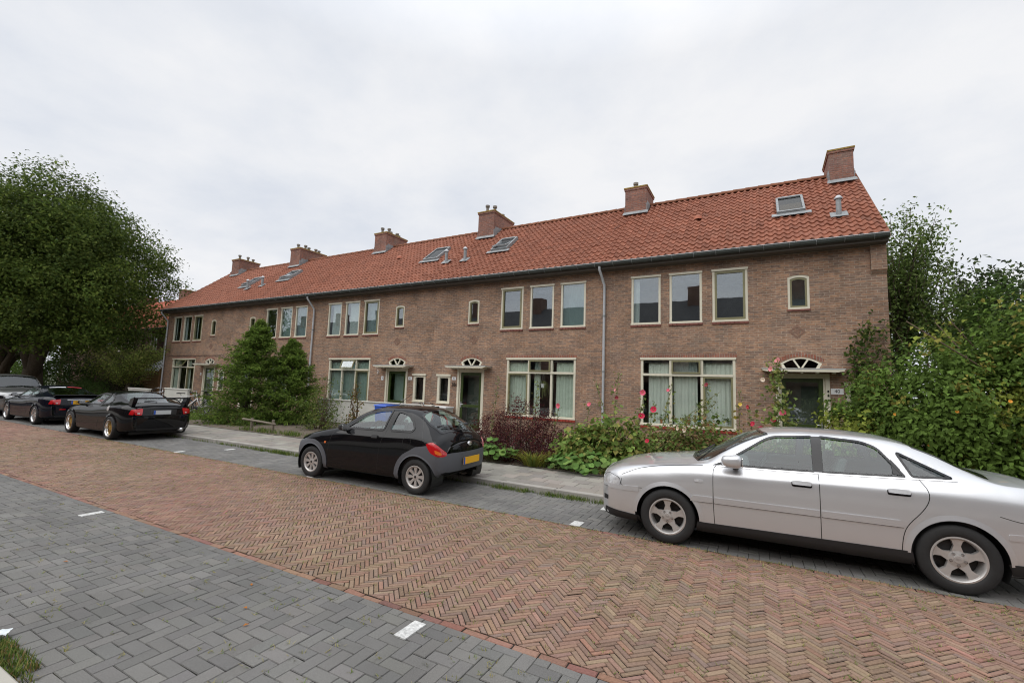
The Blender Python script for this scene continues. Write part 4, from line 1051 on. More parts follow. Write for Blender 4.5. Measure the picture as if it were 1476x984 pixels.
# ---- silver saloon --------------------------------------------------
def sedan():
    cage = [
     (.06, [(.46,.20),(.58,.245),(.63,.47),(.60,.655),(.555,.70),(.42,.735),(.2,.748),(0,.752)]),
     (.12, [(.56,.19),(.69,.24),(.72,.49),(.69,.675),(.64,.73),(.47,.765),(.24,.78),(0,.785)]),
     (.22, [(.64,.185),(.77,.24),(.795,.51),(.765,.70),(.70,.775),(.52,.81),(.26,.822),(0,.828)]),
     (.42, [(.71,.18),(.83,.25),(.845,.54),(.82,.745),(.745,.835),(.56,.86),(.28,.872),(0,.878)]),
     (.90, [(.75,.18),(.855,.26),(.866,.58),(.85,.80),(.775,.905),(.60,.925),(.3,.945),(0,.952)]),
     (1.20,[(.75,.18),(.858,.26),(.868,.58),(.858,.82),(.785,.945),(.66,.962),(.33,.995),(0,1.005)]),
     (1.36,[(.75,.18),(.858,.26),(.868,.58),(.858,.825),(.79,.955),(.665,1.00),(.345,1.06),(0,1.085)]),
     (1.55,[(.75,.18),(.858,.26),(.868,.58),(.86,.83),(.79,.962),(.635,1.125),(.335,1.175),(0,1.19)]),
     (1.80,[(.75,.18),(.858,.26),(.868,.58),(.86,.835),(.79,.97),(.60,1.265),(.315,1.315),(0,1.33)]),
     (2.02,[(.75,.18),(.858,.26),(.868,.58),(.86,.84),(.79,.978),(.578,1.345),(.31,1.385),(0,1.398)]),
     (2.50,[(.75,.18),(.858,.26),(.868,.58),(.86,.85),(.79,.995),(.565,1.375),(.3,1.415),(0,1.426)]),
     (2.95,[(.75,.18),(.858,.26),(.868,.58),(.86,.855),(.785,1.01),(.565,1.36),(.3,1.40),(0,1.412)]),
     (3.25,[(.75,.18),(.858,.26),(.868,.59),(.86,.86),(.78,1.02),(.57,1.315),(.31,1.355),(0,1.367)]),
     (3.50,[(.75,.18),(.855,.26),(.868,.60),(.858,.865),(.775,1.025),(.59,1.225),(.32,1.27),(0,1.285)]),
     (3.72,[(.75,.19),(.85,.27),(.866,.61),(.855,.87),(.77,1.022),(.62,1.115),(.34,1.155),(0,1.17)]),
     (3.90,[(.74,.20),(.84,.28),(.86,.62),(.848,.87),(.765,1.01),(.66,1.045),(.35,1.075),(0,1.083)]),
     (4.12,[(.70,.22),(.815,.29),(.845,.62),(.83,.86),(.745,.99),(.62,1.025),(.32,1.045),(0,1.052)]),
     (4.30,[(.62,.23),(.75,.30),(.79,.62),(.775,.84),(.70,.96),(.57,1.01),(.3,1.032),(0,1.04)]),
     (4.42,[(.50,.24),(.66,.30),(.70,.60),(.69,.80),(.64,.90),(.52,.965),(.26,.99),(0,1.0)])]
    fx, rx, wz, rr = .90, 3.545, .315, .365
    win1 = roundpoly([(1.49, .982), (2.415, 1.0), (2.425, 1.358), (2.01, 1.330)], [.01, .02, .02, .10], 5)
    win2 = roundpoly([(2.490, 1.002), (3.195, 1.030), (3.0, 1.290), (2.87, 1.340), (2.50, 1.362)], [.02, .02, .05, .1, .02], 5)
    win3 = roundpoly([(3.255, 1.04), (3.56, 1.055), (3.155, 1.262)], [.02, .01, .03], 4)
    ws = [(1.24, -.60), (1.17, -.3), (1.16, 0), (1.17, .3), (1.24, .60), (1.55, .61), (1.985, .548), (1.93, .3), (1.91, 0), (1.93, -.3), (1.985, -.548), (1.55, -.61)]
    rw = [(3.87, -.60), (3.93, -.3), (3.94, 0), (3.93, .3), (3.87, .60), (3.6, .575), (3.33, .53), (3.30, 0), (3.33, -.53), (3.6, -.575)]
    d1 = [(1.41, .22), (1.405, .94), (1.47, .965), (2.00, 1.348), (2.20, 1.37), (2.44, 1.375), (2.455, .22)]
    d2 = [(2.455, .22), (2.44, 1.375), (2.85, 1.36), (3.04, 1.31), (3.27, 1.06), (3.35, .96), (3.355, .84), (3.29, .74), (3.16, .56), (3.12, .40), (3.10, .22)]
    root = empty('parked_car', (-1.865, 6.70, 0), rad(2.0), 'silver saloon car with five spoke wheels in front of the vine bush', 'car', 'cars parked along the kerb')
    c = Car(root, cage, 'paint_silver', (.05, .05), side_cuts=[win1, win2, win3, circ(fx, wz, rr+.018), circ(rx, wz, rr+.018)], top_cuts=[ws, rw], doors=[d1, d2], step=.016, nv=11)
    D = c.doors
    for i, (w, dd) in enumerate(((win1, D[0]), (win2, D[1]))):
        gl = c.patch('window_glass', w, 'side', -.006, 'car_glass', both=True)
        sl = c.ribbon('window_seal', w, 'side', .021, .005, 'gloss_black', side=.0)
        for k in (0, 1): gl[k].parent = dd[k]; sl[k].parent = dd[k]
    c.patch('quarter_glass', win3, 'side', -.006, 'car_glass', both=True); c.ribbon('window_seal', win3, 'side', .020, .005, 'gloss_black', side=0)
    c.patch('pillar_trim', [(2.418, 1.0), (2.488, 1.003), (2.498, 1.364), (2.428, 1.362)], 'side', .005, 'gloss_black', both=True)
    c.patch('pillar_trim', [(3.10, 1.05), (3.165, 1.045), (3.165, 1.10), (3.10, 1.19)], 'side', .002, 'gloss_black', both=True)
    c.patch('pillar_trim', [(1.40, .965), (1.60, .985), (1.62, 1.06)], 'side', .004, 'plastic_black', both=True)
    c.patch('windscreen', ws, 'top', -.004, 'car_glass', step=.08); c.ribbon('screen_seal', ws, 'top', .03, .003, 'gloss_black', both=False)
    c.patch('rear_screen', rw, 'top', -.004, 'car_glass_dark', step=.08); c.ribbon('screen_seal', rw, 'top', .03, .003, 'gloss_black', both=False)
    for x in (fx, rx): arches(c, x, wz, rr, .868, 'paint_silver', .028, .010)
    # chrome waist line, door shut lines, rubbing strip with groove below
    c.ribbon('waist_trim', [(1.48, .963), (2.0, .972), (2.45, .985), (3.25, 1.02), (3.60, 1.035)], 'side', .012, .006, 'rim_chrome', closed=False)
    for ln in ([(1.43, .235), (1.412, .5), (1.408, .80), (1.412, .93), (1.445, .965)], [(2.455, .235), (2.452, .6), (2.45, .985)], [(3.115, .27), (3.13, .46), (3.17, .58), (3.29, .72), (3.352, .83), (3.355, .93), (3.30, 1.02)]):
        c.ribbon('shut_line', ln, 'side', .007, .0012, 'black', closed=False)
    for (a, b_) in ((1.16, 1.402), (1.42, 2.445), (2.462, 3.14)):
        z0 = .56; zf = lambda x: .575+.004*(x-1)
        c.patch('side_trim', roundpoly([(a, zf(a)-.03), (b_, zf(b_)-.03), (b_-(0 if b_ < 3 else .02), zf(b_)+.035), (a+(.0 if a > 1.2 else .03), zf(a)+.035)], .008, 2), 'side', .011, 'paint_silver', both=True, skirt=.012)
        c.ribbon('trim_groove', [(a, zf(a)-.033), (b_, zf(b_)-.033)], 'side', .006, .002, 'black', closed=False)
    for (a, b_) in ((.17, .56), (3.90, 4.38)):
        c.patch('side_trim', roundpoly([(a, .555), (b_, .565), (b_, .625), (a, .61)], .01, 2), 'side', .006, 'paint_silver', both=True, skirt=.007)
    # black sill and chin
    c.patch('sill_trim', [(1.22, .20), (3.22, .20), (3.20, .335), (1.24, .315)], 'side', .006, 'plastic_black', both=True, skirt=.006)
    c.patch('bumper_chin', [(.10, .20), (.60, .20), (.57, .28), (.30, .30), (.12, .315)], 'side', .006, 'plastic_black', both=True)
    c.patch('bumper_chin', [(3.92, .24), (4.4, .25), (4.4, .36), (3.89, .34)], 'side', .006, 'plastic_black', both=True)
    # lamps
    c.patch('headlight', roundpoly([(.075, .565), (.30, .585), (.33, .63), (.31, .70), (.17, .735), (.09, .70)], .025, 3), 'side', .005, 'lamp_clear', both=True, skirt=.006)
    c.ribbon('headlight_rim', roundpoly([(.075, .565), (.30, .585), (.33, .63), (.31, .70), (.17, .735), (.09, .70)], .025, 3), 'side', .010, .004, 'black')
    c.patch('headlight', roundpoly([(-.60, .57), (-.36, .57), (-.36, .70), (-.60, .715)], .02, 3), 'front', .004, 'lamp_clear'); c.patch('headlight', roundpoly([(.60, .57), (.36, .57), (.36, .70), (.60, .715)], .02, 3), 'front', .004, 'lamp_clear')
    c.patch('grille', roundpoly([(-.30, .52), (.30, .52), (.30, .70), (-.30, .70)], .03, 3), 'front', .006, 'plastic_black')
    c.patch('bumper_lamp', roundpoly([(.09, .40), (.16, .405), (.16, .46), (.09, .46)], .01, 3), 'side', .004, 'plastic_black', both=True)
    c.patch('side_indicator', roundpoly([(1.21, .765), (1.30, .765), (1.30, .795), (1.21, .795)], .015, 4), 'side', .007, 'lamp_clear', both=True, skirt=.008)
    c.patch('tail_light', roundpoly([(4.22, .70), (4.41, .71), (4.40, .90), (4.24, .89)], .02, 3), 'side', .005, 'lamp_red', both=True)
    c.ribbon('shut_line', [(.34, .70), (.33, .60), (.60, .615)], 'side', .006, .001, 'black', closed=False)
    c.ribbon('shut_line', [(3.85, .76), (4.0, .72), (4.21, .71)], 'side', .006, .001, 'black', closed=False)
    c.ribbon('shut_line', [(.34, .745), (.60, .868), (1.1, .935), (1.30, .955)], 'side', .006, .001, 'black', closed=False)
    doorhandle(c, 2.29, .865, 'paint_silver', D[0]); doorhandle(c, 3.12, .885, 'paint_silver', D[1])
    mirrors(root, 1.62, .80, 1.045, 'paint_silver', .28, .15, .17)
    for sg, far in ((-1, False), (1, True)):
        for x in (fx, rx): wheel(root, x, sg*.765, wz, .317, .205, .195, 'five', far)
    b = MB(); b.box(.35, 4.2, -.62, .62, .17, .30); b.build('underbody', 'black', root)
    cabin(root, 1.30, 3.7, .76, .32, 1.78, .98, (1.90, -.36, .93)); seats(root, (1.95, 2.85), .32, .24, .30, 'seat_light')
    # wipers
    b = MB(); b.tube([(1.22, -.45, 1.015), (1.40, .1, 1.12)], .009, 6); b.tube([(1.2, .05, 1.01), (1.38, .55, 1.075)], .009, 6); b.build('wiper', 'black', root)
    return root
# ---- black hatchback with grey bumpers ------------------------------
def hatch():
    cage = [
     (.04, [(.36,.24),(.46,.29),(.50,.42),(.48,.55),(.44,.60),(.33,.625),(.17,.638),(0,.642)]),
     (.10, [(.48,.22),(.59,.275),(.63,.44),(.60,.58),(.55,.64),(.41,.67),(.2,.683),(0,.688)]),
     (.22, [(.58,.20),(.70,.265),(.735,.46),(.715,.62),(.65,.695),(.48,.73),(.24,.745),(0,.75)]),
     (.42, [(.64,.19),(.765,.26),(.795,.49),(.775,.675),(.70,.77),(.52,.805),(.26,.822),(0,.828)]),
     (.72, [(.67,.19),(.80,.26),(.815,.52),(.80,.73),(.73,.84),(.57,.873),(.29,.897),(0,.905)]),
     (1.05,[(.68,.19),(.805,.26),(.818,.54),(.805,.77),(.745,.89),(.63,.93),(.32,.965),(0,.975)]),
     (1.25,[(.68,.19),(.805,.26),(.818,.54),(.808,.78),(.755,.91),(.63,.995),(.33,1.055),(0,1.07)]),
     (1.50,[(.68,.19),(.805,.26),(.818,.54),(.81,.79),(.76,.925),(.585,1.14),(.31,1.205),(0,1.222)]),
     (1.78,[(.68,.19),(.805,.26),(.818,.54),(.81,.80),(.76,.935),(.55,1.262),(.29,1.318),(0,1.333)]),
     (2.10,[(.68,.19),(.805,.26),(.818,.54),(.81,.81),(.762,.945),(.535,1.325),(.28,1.372),(0,1.384)]),
     (2.50,[(.68,.19),(.805,.26),(.818,.54),(.812,.82),(.765,.955),(.53,1.328),(.28,1.375),(0,1.386)]),
     (2.80,[(.68,.19),(.805,.26),(.82,.55),(.815,.83),(.765,.965),(.535,1.285),(.28,1.335),(0,1.346)]),
     (3.02,[(.68,.20),(.80,.27),(.82,.56),(.812,.835),(.755,.965),(.55,1.18),(.29,1.245),(0,1.262)]),
     (3.22,[(.66,.22),(.78,.28),(.81,.57),(.80,.82),(.73,.94),(.565,1.06),(.31,1.135),(0,1.155)]),
     (3.34, [(.62,.27),(.745,.33),(.78,.57),(.765,.79),(.69,.895),(.55,.965),(.31,1.03),(0,1.048)]),
     (3.46, [(.57,.33),(.67,.37),(.71,.57),(.69,.75),(.62,.835),(.50,.89),(.28,.93),(0,.945)]),
     (3.53, [(.46,.36),(.55,.40),(.59,.55),(.57,.69),(.51,.76),(.41,.805),(.23,.835),(0,.845)])]
    fx, rx, wz, rr = .62, 3.06, .283, .345
    win1 = roundpoly([(1.40, .965), (2.30, .985), (2.33, 1.315), (2.08, 1.298), (1.80, 1.215)], [.02, .05, .03, .15, .15], 5)
    win2 = roundpoly([(2.44, .99), (2.90, 1.0), (2.93, 1.05), (2.82, 1.19), (2.66, 1.278), (2.475, 1.305)], [.04, .04, .05, .08, .08, .03], 5)
    ws = [(1.20, -.60), (1.12, -.3), (1.10, 0), (1.12, .3), (1.20, .60), (1.5, .555), (1.80, .505), (1.75, .28), (1.73, 0), (1.75, -.28), (1.80, -.505), (1.5, -.555)]
    rw = roundpoly([(3.34, -.50), (3.37, -.25), (3.38, 0), (3.37, .25), (3.34, .50), (3.15, .555), (2.93, .505), (2.88, .25), (2.87, 0), (2.88, -.25), (2.93, -.505), (3.15, -.555)], .03, 2)
    d1 = [(1.02, .26), (1.06, .60), (1.12, .86), (1.30, .965), (1.62, 1.18), (1.95, 1.315), (2.38, 1.335), (2.385, 1.0), (2.30, .82), (2.24, .26)]
    root = empty('parked_car', (-8.0, 6.69, 0), rad(1.7), 'small black hatchback with grey plastic bumpers parked in the middle of the street', 'car', 'cars parked along the kerb')
    c = Car(root, cage, 'paint_black', (.05, .09), side_cuts=[win1, win2, circ(fx, wz, rr+.018), circ(rx, wz, rr+.018)], top_cuts=[ws, rw], doors=[d1]); D = c.doors
    gl = c.patch('window_glass', win1, 'side', -.006, 'car_glass', both=True); sl = c.ribbon('window_seal', win1, 'side', .032, .007, 'plastic_black', side=-.1)
    for k in (0, 1): gl[k].parent = D[0][k]; sl[k].parent = D[0][k]
    c.patch('quarter_glass', win2, 'side', -.006, 'car_glass', both=True); c.ribbon('window_seal', win2, 'side', .032, .007, 'plastic_black', side=-.1)
    c.patch('windscreen', ws, 'top', -.004, 'car_glass', step=.08); c.ribbon('screen_seal', ws, 'top', .03, .003, 'gloss_black', both=False)
    c.patch('rear_screen', rw, 'top', -.002, 'car_glass', step=.06); c.ribbon('screen_seal', rw, 'top', .035, .004, 'gloss_black', both=False)
    # grey wings wrap round the corners: rear bumper and front bumper
    rb = [(2.66, .20)]+[(rx+.43*math.cos(t), wz+.43*math.sin(t)) for t in np.linspace(rad(178), rad(112), 9)]+[(3.05, .765), (3.28, .805), (3.36, .78), (3.48, .69), (3.525, .64), (3.528, .39), (3.42, .34), (3.40, .29)]
    rb = [p for p in rb if True]+[(rx+rr*math.cos(t), wz+rr*math.sin(t)) for t in np.linspace(rad(-8), rad(188), 22)]
    c.patch('rear_bumper', rb, 'side', .012, 'plastic_grey', both=True, skirt=.012, step=.04)
    ry = [(-.70, .385), (-.5, .375), (.5, .375), (.70, .385), (.76, .50), (.74, .655), (.60, .67), (.50, .68), (0, .68), (-.50, .68), (-.60, .67), (-.74, .655), (-.76, .50)]
    c.patch('rear_bumper', roundpoly(ry, .04, 3), 'rear', .014, 'plastic_grey', skirt=.0, step=.04)
    fb = [(.045, .28), (.25, .24)]+[(fx+rr*math.cos(t), wz+rr*math.sin(t)) for t in np.linspace(rad(186), rad(-8), 22)]+[(1.03, .21)]+[(fx+.425*math.cos(t), wz+.425*math.sin(t)) for t in np.linspace(rad(5), rad(100), 10)]+[(.42, .70), (.25, .64), (.12, .58), (.045, .55)]
    c.patch('front_bumper', fb, 'side', .012, 'plastic_grey', both=True, skirt=.012, step=.04)
    for x in (fx, rx): arches(c, x, wz, rr, .815, 'plastic_grey', .03, .018)
    for ln in ([(1.02, .26), (1.05, .55), (1.10, .80), (1.16, .90)], [(2.24, .26), (2.27, .70), (2.33, .88), (2.385, 1.0), (2.40, 1.32)], [(1.02, .26), (2.24, .26)]):
        c.ribbon('shut_line', ln, 'side', .007, .0012, 'black', closed=False)
    c.ribbon('shut_line', [(2.93, 1.27), (3.06, 1.10), (3.16, .90), (3.27, .80)], 'side', .007, .0012, 'black', closed=False)
    c.ribbon('fuel_flap', circ(2.86, .835, .082, 28), 'side', .008, .0015, 'black', both=False)
    # tail lights: almond shapes on the rear corners
    tl = roundpoly([(3.24, .83), (3.33, .855), (3.43, .80), (3.522, .69), (3.52, .63), (3.44, .63), (3.33, .69)], .03, 3)
    c.patch('tail_light', tl, 'side', .016, 'lamp_red', both=True, skirt=.012, step=.03)
    c.patch('tail_lens', roundpoly([(3.39, .74), (3.47, .70), (3.48, .65), (3.41, .675)], .02, 3), 'side', .019, 'lamp_orange', both=True, step=.03)
    c.patch('side_indicator', roundpoly([(.96, .66), (1.0, .66), (1.0, .695), (.96, .695)], .012, 3), 'side', .014, 'lamp_orange', both=True, skirt=.01)
    c.patch('headlight', roundpoly([(.10, .56), (.30, .62), (.34, .68), (.20, .67), (.11, .62)], .02, 3), 'side', .005, 'lamp_clear', both=True)
    doorhandle(c, 2.15, .855, 'plastic_black', D[0], .15, .05)
    b = MB(); h = c.cast('rear', 0, .80); p = h[0]+h[1]*.012
    b.lathe([(.055, 0), (.05, .01), (.001, .012)], 'x', (0, 0, 0), 24); o = b.build('badge', 'rim_chrome', root, smooth=True); o.scale = (1, 1.3, .7); o.location = p; o.rotation_euler = (0, -math.atan2(h[1].z, h[1].x), 0)
    h = c.cast('rear', 0, .53); plate(root, h[0]+Vector((.03, 0, 0)), rad(90), 0, .52, .115)
    mirrors(root, 1.42, .76, .985, 'plastic_black', .15, .12, .15)
    c.patch('mirror_base', roundpoly([(1.30, .80), (1.45, .80), (1.48, .86), (1.38, .93), (1.28, .93)], .03, 3), 'side', .006, 'paint_black', both=True) if False else None
    for sg, far in ((-1, False), (1, True)):
        for x in (fx, rx): wheel(root, x, sg*.728, wz, .283, .178, .165, 'cap', far)
    # rear wiper, aerial
    w = [c.cast('rear', y, z) for y, z in ((0, 1.0), (-.12, 1.03), (-.28, 1.055), (-.42, 1.06))]
    b = MB(); b.tube([h[0]+h[1]*.022 for h in w if h], .010, 6); b.tube([w[0][0], w[0][0]+w[0][1]*.03], .022, 10); b.build('rear_wiper', 'black', root)
    b = MB(); b.tube([(1.88, 0, 1.34), (2.30, -.02, 1.62)], .004, 5); b.build('aerial', 'black', root)
    b = MB(); b.box(.3, 3.2, -.55, .55, .20, .32); b.build('underbody', 'black', root)
    b = MB(); b.tube([(3.1, .45, .28), (3.50, .45, .29)], .028, 10); b.build('exhaust_pipe', 'brake', root)
    cabin(root, 1.15, 3.25, .73, .30, 1.62, .94, (1.72, -.34, .93)); seats(root, (1.80, 2.45), .32, .23, .28, 'seat_cloth', .60)
    return root
# ---- black coupes ---------------------------------------------------
def coupe(loc, rz, label, paint, style, wing, txt):
    cage = [
     (.05, [(.42,.18),(.55,.23),(.60,.38),(.57,.50),(.52,.55),(.40,.575),(.2,.588),(0,.592)]),
     (.14, [(.56,.17),(.68,.22),(.72,.40),(.69,.54),(.63,.60),(.47,.63),(.24,.645),(0,.65)]),
     (.32, [(.66,.16),(.78,.21),(.81,.43),(.785,.60),(.71,.665),(.53,.70),(.27,.715),(0,.72)]),
     (.60, [(.71,.16),(.84,.21),(.86,.46),(.84,.67),(.765,.745),(.58,.765),(.3,.785),(0,.79)]),
     (.95, [(.73,.16),(.855,.21),(.868,.48),(.855,.72),(.79,.805),(.62,.825),(.32,.85),(0,.86)]),
     (1.20,[(.73,.16),(.855,.21),(.868,.48),(.855,.74),(.80,.84),(.66,.88),(.35,.92),(0,.93)]),
     (1.50,[(.73,.16),(.855,.21),(.868,.48),(.855,.75),(.80,.855),(.61,1.01),(.33,1.07),(0,1.085)]),
     (1.85,[(.73,.16),(.855,.21),(.868,.48),(.855,.76),(.80,.87),(.56,1.165),(.3,1.22),(0,1.235)]),
     (2.15,[(.73,.16),(.855,.21),(.868,.48),(.855,.77),(.80,.885),(.53,1.235),(.28,1.28),(0,1.292)]),
     (2.55,[(.73,.16),(.855,.21),(.868,.49),(.858,.78),(.80,.905),(.52,1.245),(.28,1.292),(0,1.303)]),
     (2.95,[(.73,.17),(.855,.22),(.87,.51),(.862,.80),(.80,.925),(.54,1.20),(.28,1.25),(0,1.262)]),
     (3.35,[(.73,.18),(.855,.23),(.872,.54),(.865,.82),(.795,.945),(.58,1.09),(.3,1.15),(0,1.165)]),
     (3.75,[(.70,.20),(.84,.25),(.865,.56),(.855,.83),(.78,.95),(.61,.995),(.33,1.045),(0,1.06)]),
     (4.05,[(.64,.22),(.79,.27),(.825,.57),(.81,.82),(.74,.925),(.60,.96),(.32,.985),(0,.99)]),
     (4.20,[(.56,.24),(.71,.29),(.75,.56),(.735,.79),(.68,.885),(.56,.925),(.3,.945),(0,.95)]),
     (4.28,[(.48,.26),(.62,.31),(.67,.54),(.66,.75),(.62,.84),(.52,.89),(.27,.91),(0,.915)])]
    fx, rx, wz, rr = .90, 3.50, .315, .352
    win1 = roundpoly([(1.48, .885), (2.55, .925), (2.60, 1.20), (2.15, 1.205), (1.85, 1.12)], [.02, .03, .03, .15, .12], 4)
    win2 = roundpoly([(2.68, .93), (3.02, .955), (3.14, 1.02), (2.95, 1.135), (2.70, 1.195)], [.03, .05, .05, .06, .03], 4)
    ws = [(1.22, -.62), (1.14, -.3), (1.12, 0), (1.14, .3), (1.22, .62), (1.55, .585), (1.95, .525), (1.90, .28), (1.88, 0), (1.90, -.28), (1.95, -.525), (1.55, -.585)]
    rw = roundpoly([(3.92, -.56), (3.97, -.28), (3.98, 0), (3.97, .28), (3.92, .56), (3.45, .55), (3.02, .50), (2.95, .25), (2.94, 0), (2.95, -.25), (3.02, -.50), (3.45, -.55)], .03, 2)
    d1 = [(1.40, .24), (1.36, .60), (1.40, .86), (1.52, .91), (1.95, 1.21), (2.63, 1.235), (2.66, .95), (2.78, .62), (2.66, .24)]
    root = empty('parked_car', loc, rz, label, 'car', 'cars parked along the kerb')
    c = Car(root, cage, paint, (.06, .15), side_cuts=[win1, win2, circ(fx, wz, rr+.018), circ(rx, wz, rr+.018)], top_cuts=[ws, rw], doors=[d1], step=.03, nv=6); D = c.doors
    gl = c.patch('window_glass', win1, 'side', -.006, 'car_glass', both=True); sl = c.ribbon('window_seal', win1, 'side', .03, .004, 'plastic_black', side=-.1)
    for k in (0, 1): gl[k].parent = D[0][k]; sl[k].parent = D[0][k]
    c.patch('quarter_glass', win2, 'side', -.006, 'car_glass', both=True); c.ribbon('window_seal', win2, 'side', .03, .004, 'plastic_black', side=-.1)
    c.patch('windscreen', ws, 'top', -.004, 'car_glass', step=.1); c.ribbon('screen_seal', ws, 'top', .03, .003, 'gloss_black', both=False)
    c.patch('rear_screen', rw, 'top', -.002, 'car_glass_dark', step=.08); c.ribbon('screen_seal', rw, 'top', .035, .004, 'gloss_black', both=False)
    if not wing:
        c.patch('sun_strip', [(3.05, -.42), (3.10, 0), (3.00, 0), (2.98, -.42)], 'top', .006, 'sticker_white'); c.patch('sun_strip', [(2.98, .05), (3.05, .05), (3.06, .44), (2.99, .44)], 'top', .006, 'sticker_red')
    for x in (fx, rx): arches(c, x, wz, rr, .866, paint, .03, .012)
    for ln in ([(1.40, .24), (1.365, .60), (1.40, .84)], [(2.66, .24), (2.77, .60), (2.66, .93)]): c.ribbon('shut_line', ln, 'side', .009, .0012, 'black', closed=False)
    c.patch('sill_skirt', [(1.30, .13), (3.08, .13), (3.10, .24), (1.28, .22)], 'side', .02, paint, both=True) if False else None
    # tail lights
    for sg in (-1, 1):
        t1 = c.patch('tail_light', roundpoly([(sg*.50, .69), (sg*.65, .70), (sg*.655, .845), (sg*.48, .87)], .03, 3), 'rear', .010, 'lamp_red', skirt=.010, step=.04)
        c.patch('tail_lens', roundpoly([(sg*.545, .725), (sg*.60, .725), (sg*.60, .755), (sg*.545, .755)], .015, 3), 'rear', .016, 'lamp_clear', t1[0], step=.03)
    c.patch('tail_light', roundpoly([(4.20, .71), (4.278, .70), (4.278, .845), (4.22, .845)], .015, 3), 'side', .010, 'lamp_red', both=True, skirt=.010, step=.04)
    c.ribbon('shut_line', [(-.60, .68), (0, .70), (.60, .68)], 'rear', .008, .002, 'black', closed=False, both=False)
    c.ribbon('bumper_edge', [(-.66, .655), (-.3, .665), (.3, .665), (.66, .655)], 'rear', .03, .002, paint, closed=False, both=False, in_off=.02)
    c.patch('rear_diffuser', roundpoly([(-.56, .22+.05), (.56, .27), (.60, .33), (-.60, .33)], .015, 3), 'rear', .004, 'plastic_black')
    h = c.cast('rear', 0, .76)
    rec = c.patch('plate_recess', roundpoly([(-.30, .70), (.30, .70), (.33, .84), (-.33, .84)], .02, 3), 'rear', .002, 'black')
    c.patch('boot_trim', [(-.33, .845), (.33, .845), (.33, .862), (-.33, .862)], 'rear', .015, 'rim_chrome' if not wing else paint, skirt=.01)
    plate(root, h[0]+Vector((.022, -.06 if wing else 0, .005)), rad(90), 0, .42 if wing else .50, .11, 'plate_white' if wing else 'plate_yellow', None if wing else '08-JS-JS')
    b = MB(); b.tube([(3.9, .50, .25), (4.36, .50, .25)], [.045, .05], 14); b.build('exhaust_pipe', 'rim_chrome', root, smooth=True)
    if wing:
        b = MB(); prof = [(4.06, 1.135), (4.16, 1.165), (4.30, 1.17), (4.305, 1.15), (4.16, 1.14), (4.06, 1.120)]; b.prism(prof, 'y', -.68, .68)
        for sg in (-1, 1): b.prism([(4.0, .94), (4.18, .93), (4.30, 1.19), (4.05, 1.12)], 'y', sg*.68, sg*.70); b.prism([(3.93, .95), (4.16, .93), (4.30, 1.15), (4.08, 1.13)], 'y', sg*.60, sg*.68)
        b.build('rear_wing', paint, root, bevel=.006)
        w = [c.cast('top', x, y) for x, y in ((3.93, 0), (3.84, -.1), (3.78, -.25))]
        b = MB(); b.tube([h[0]+h[1]*.02 for h in w], .012, 6); b.build('rear_wiper', 'black', root)
        c.ribbon('headlight_rim', [(4.0, -.1), (4.0, .1)], 'top', .01, .001, 'black', closed=False, both=False) if False else None
    else:
        b = MB(); b.prism([(4.04, .975), (4.12, .985), (4.31, 1.02), (4.315, 1.005), (4.14, .955)], 'y', -.62, .62); b.build('rear_lip', paint, root, bevel=.006)
        c.patch('rear_reflector', [(-.50, .52), (-.36, .52), (-.36, .55), (-.50, .55)], 'rear', .006, 'lamp_red', step=.04)
    c.patch('headlight', roundpoly([(.16, .50), (.42, .60), (.52, .69), (.34, .645), (.17, .57)], .03, 3), 'side', .005, 'lamp_clear', both=True)
    if wing: c.patch('fuel_flap', circ(3.27, .835, .07, 20), 'side', .006, 'rim_silver', skirt=.004)
    mirrors(root, 1.60, .80, .935, paint, .17, .12, .16)
    for sg, far in ((-1, False), (1, True)):
        for x in (fx, rx): wheel(root, x, sg*(.80 if wing else .775), wz, .315, .222 if wing else .225, .21, style, far)
    b = MB(); b.box(.35, 4.0, -.62, .62, .15, .28); b.build('underbody', 'black', root)
    cabin(root, 1.25, 3.4, .76, .28, 1.75, .85, (1.90, -.36, .82)); seats(root, (1.90,), .26, .23, .35, 'seat_cloth', .56)
    return root
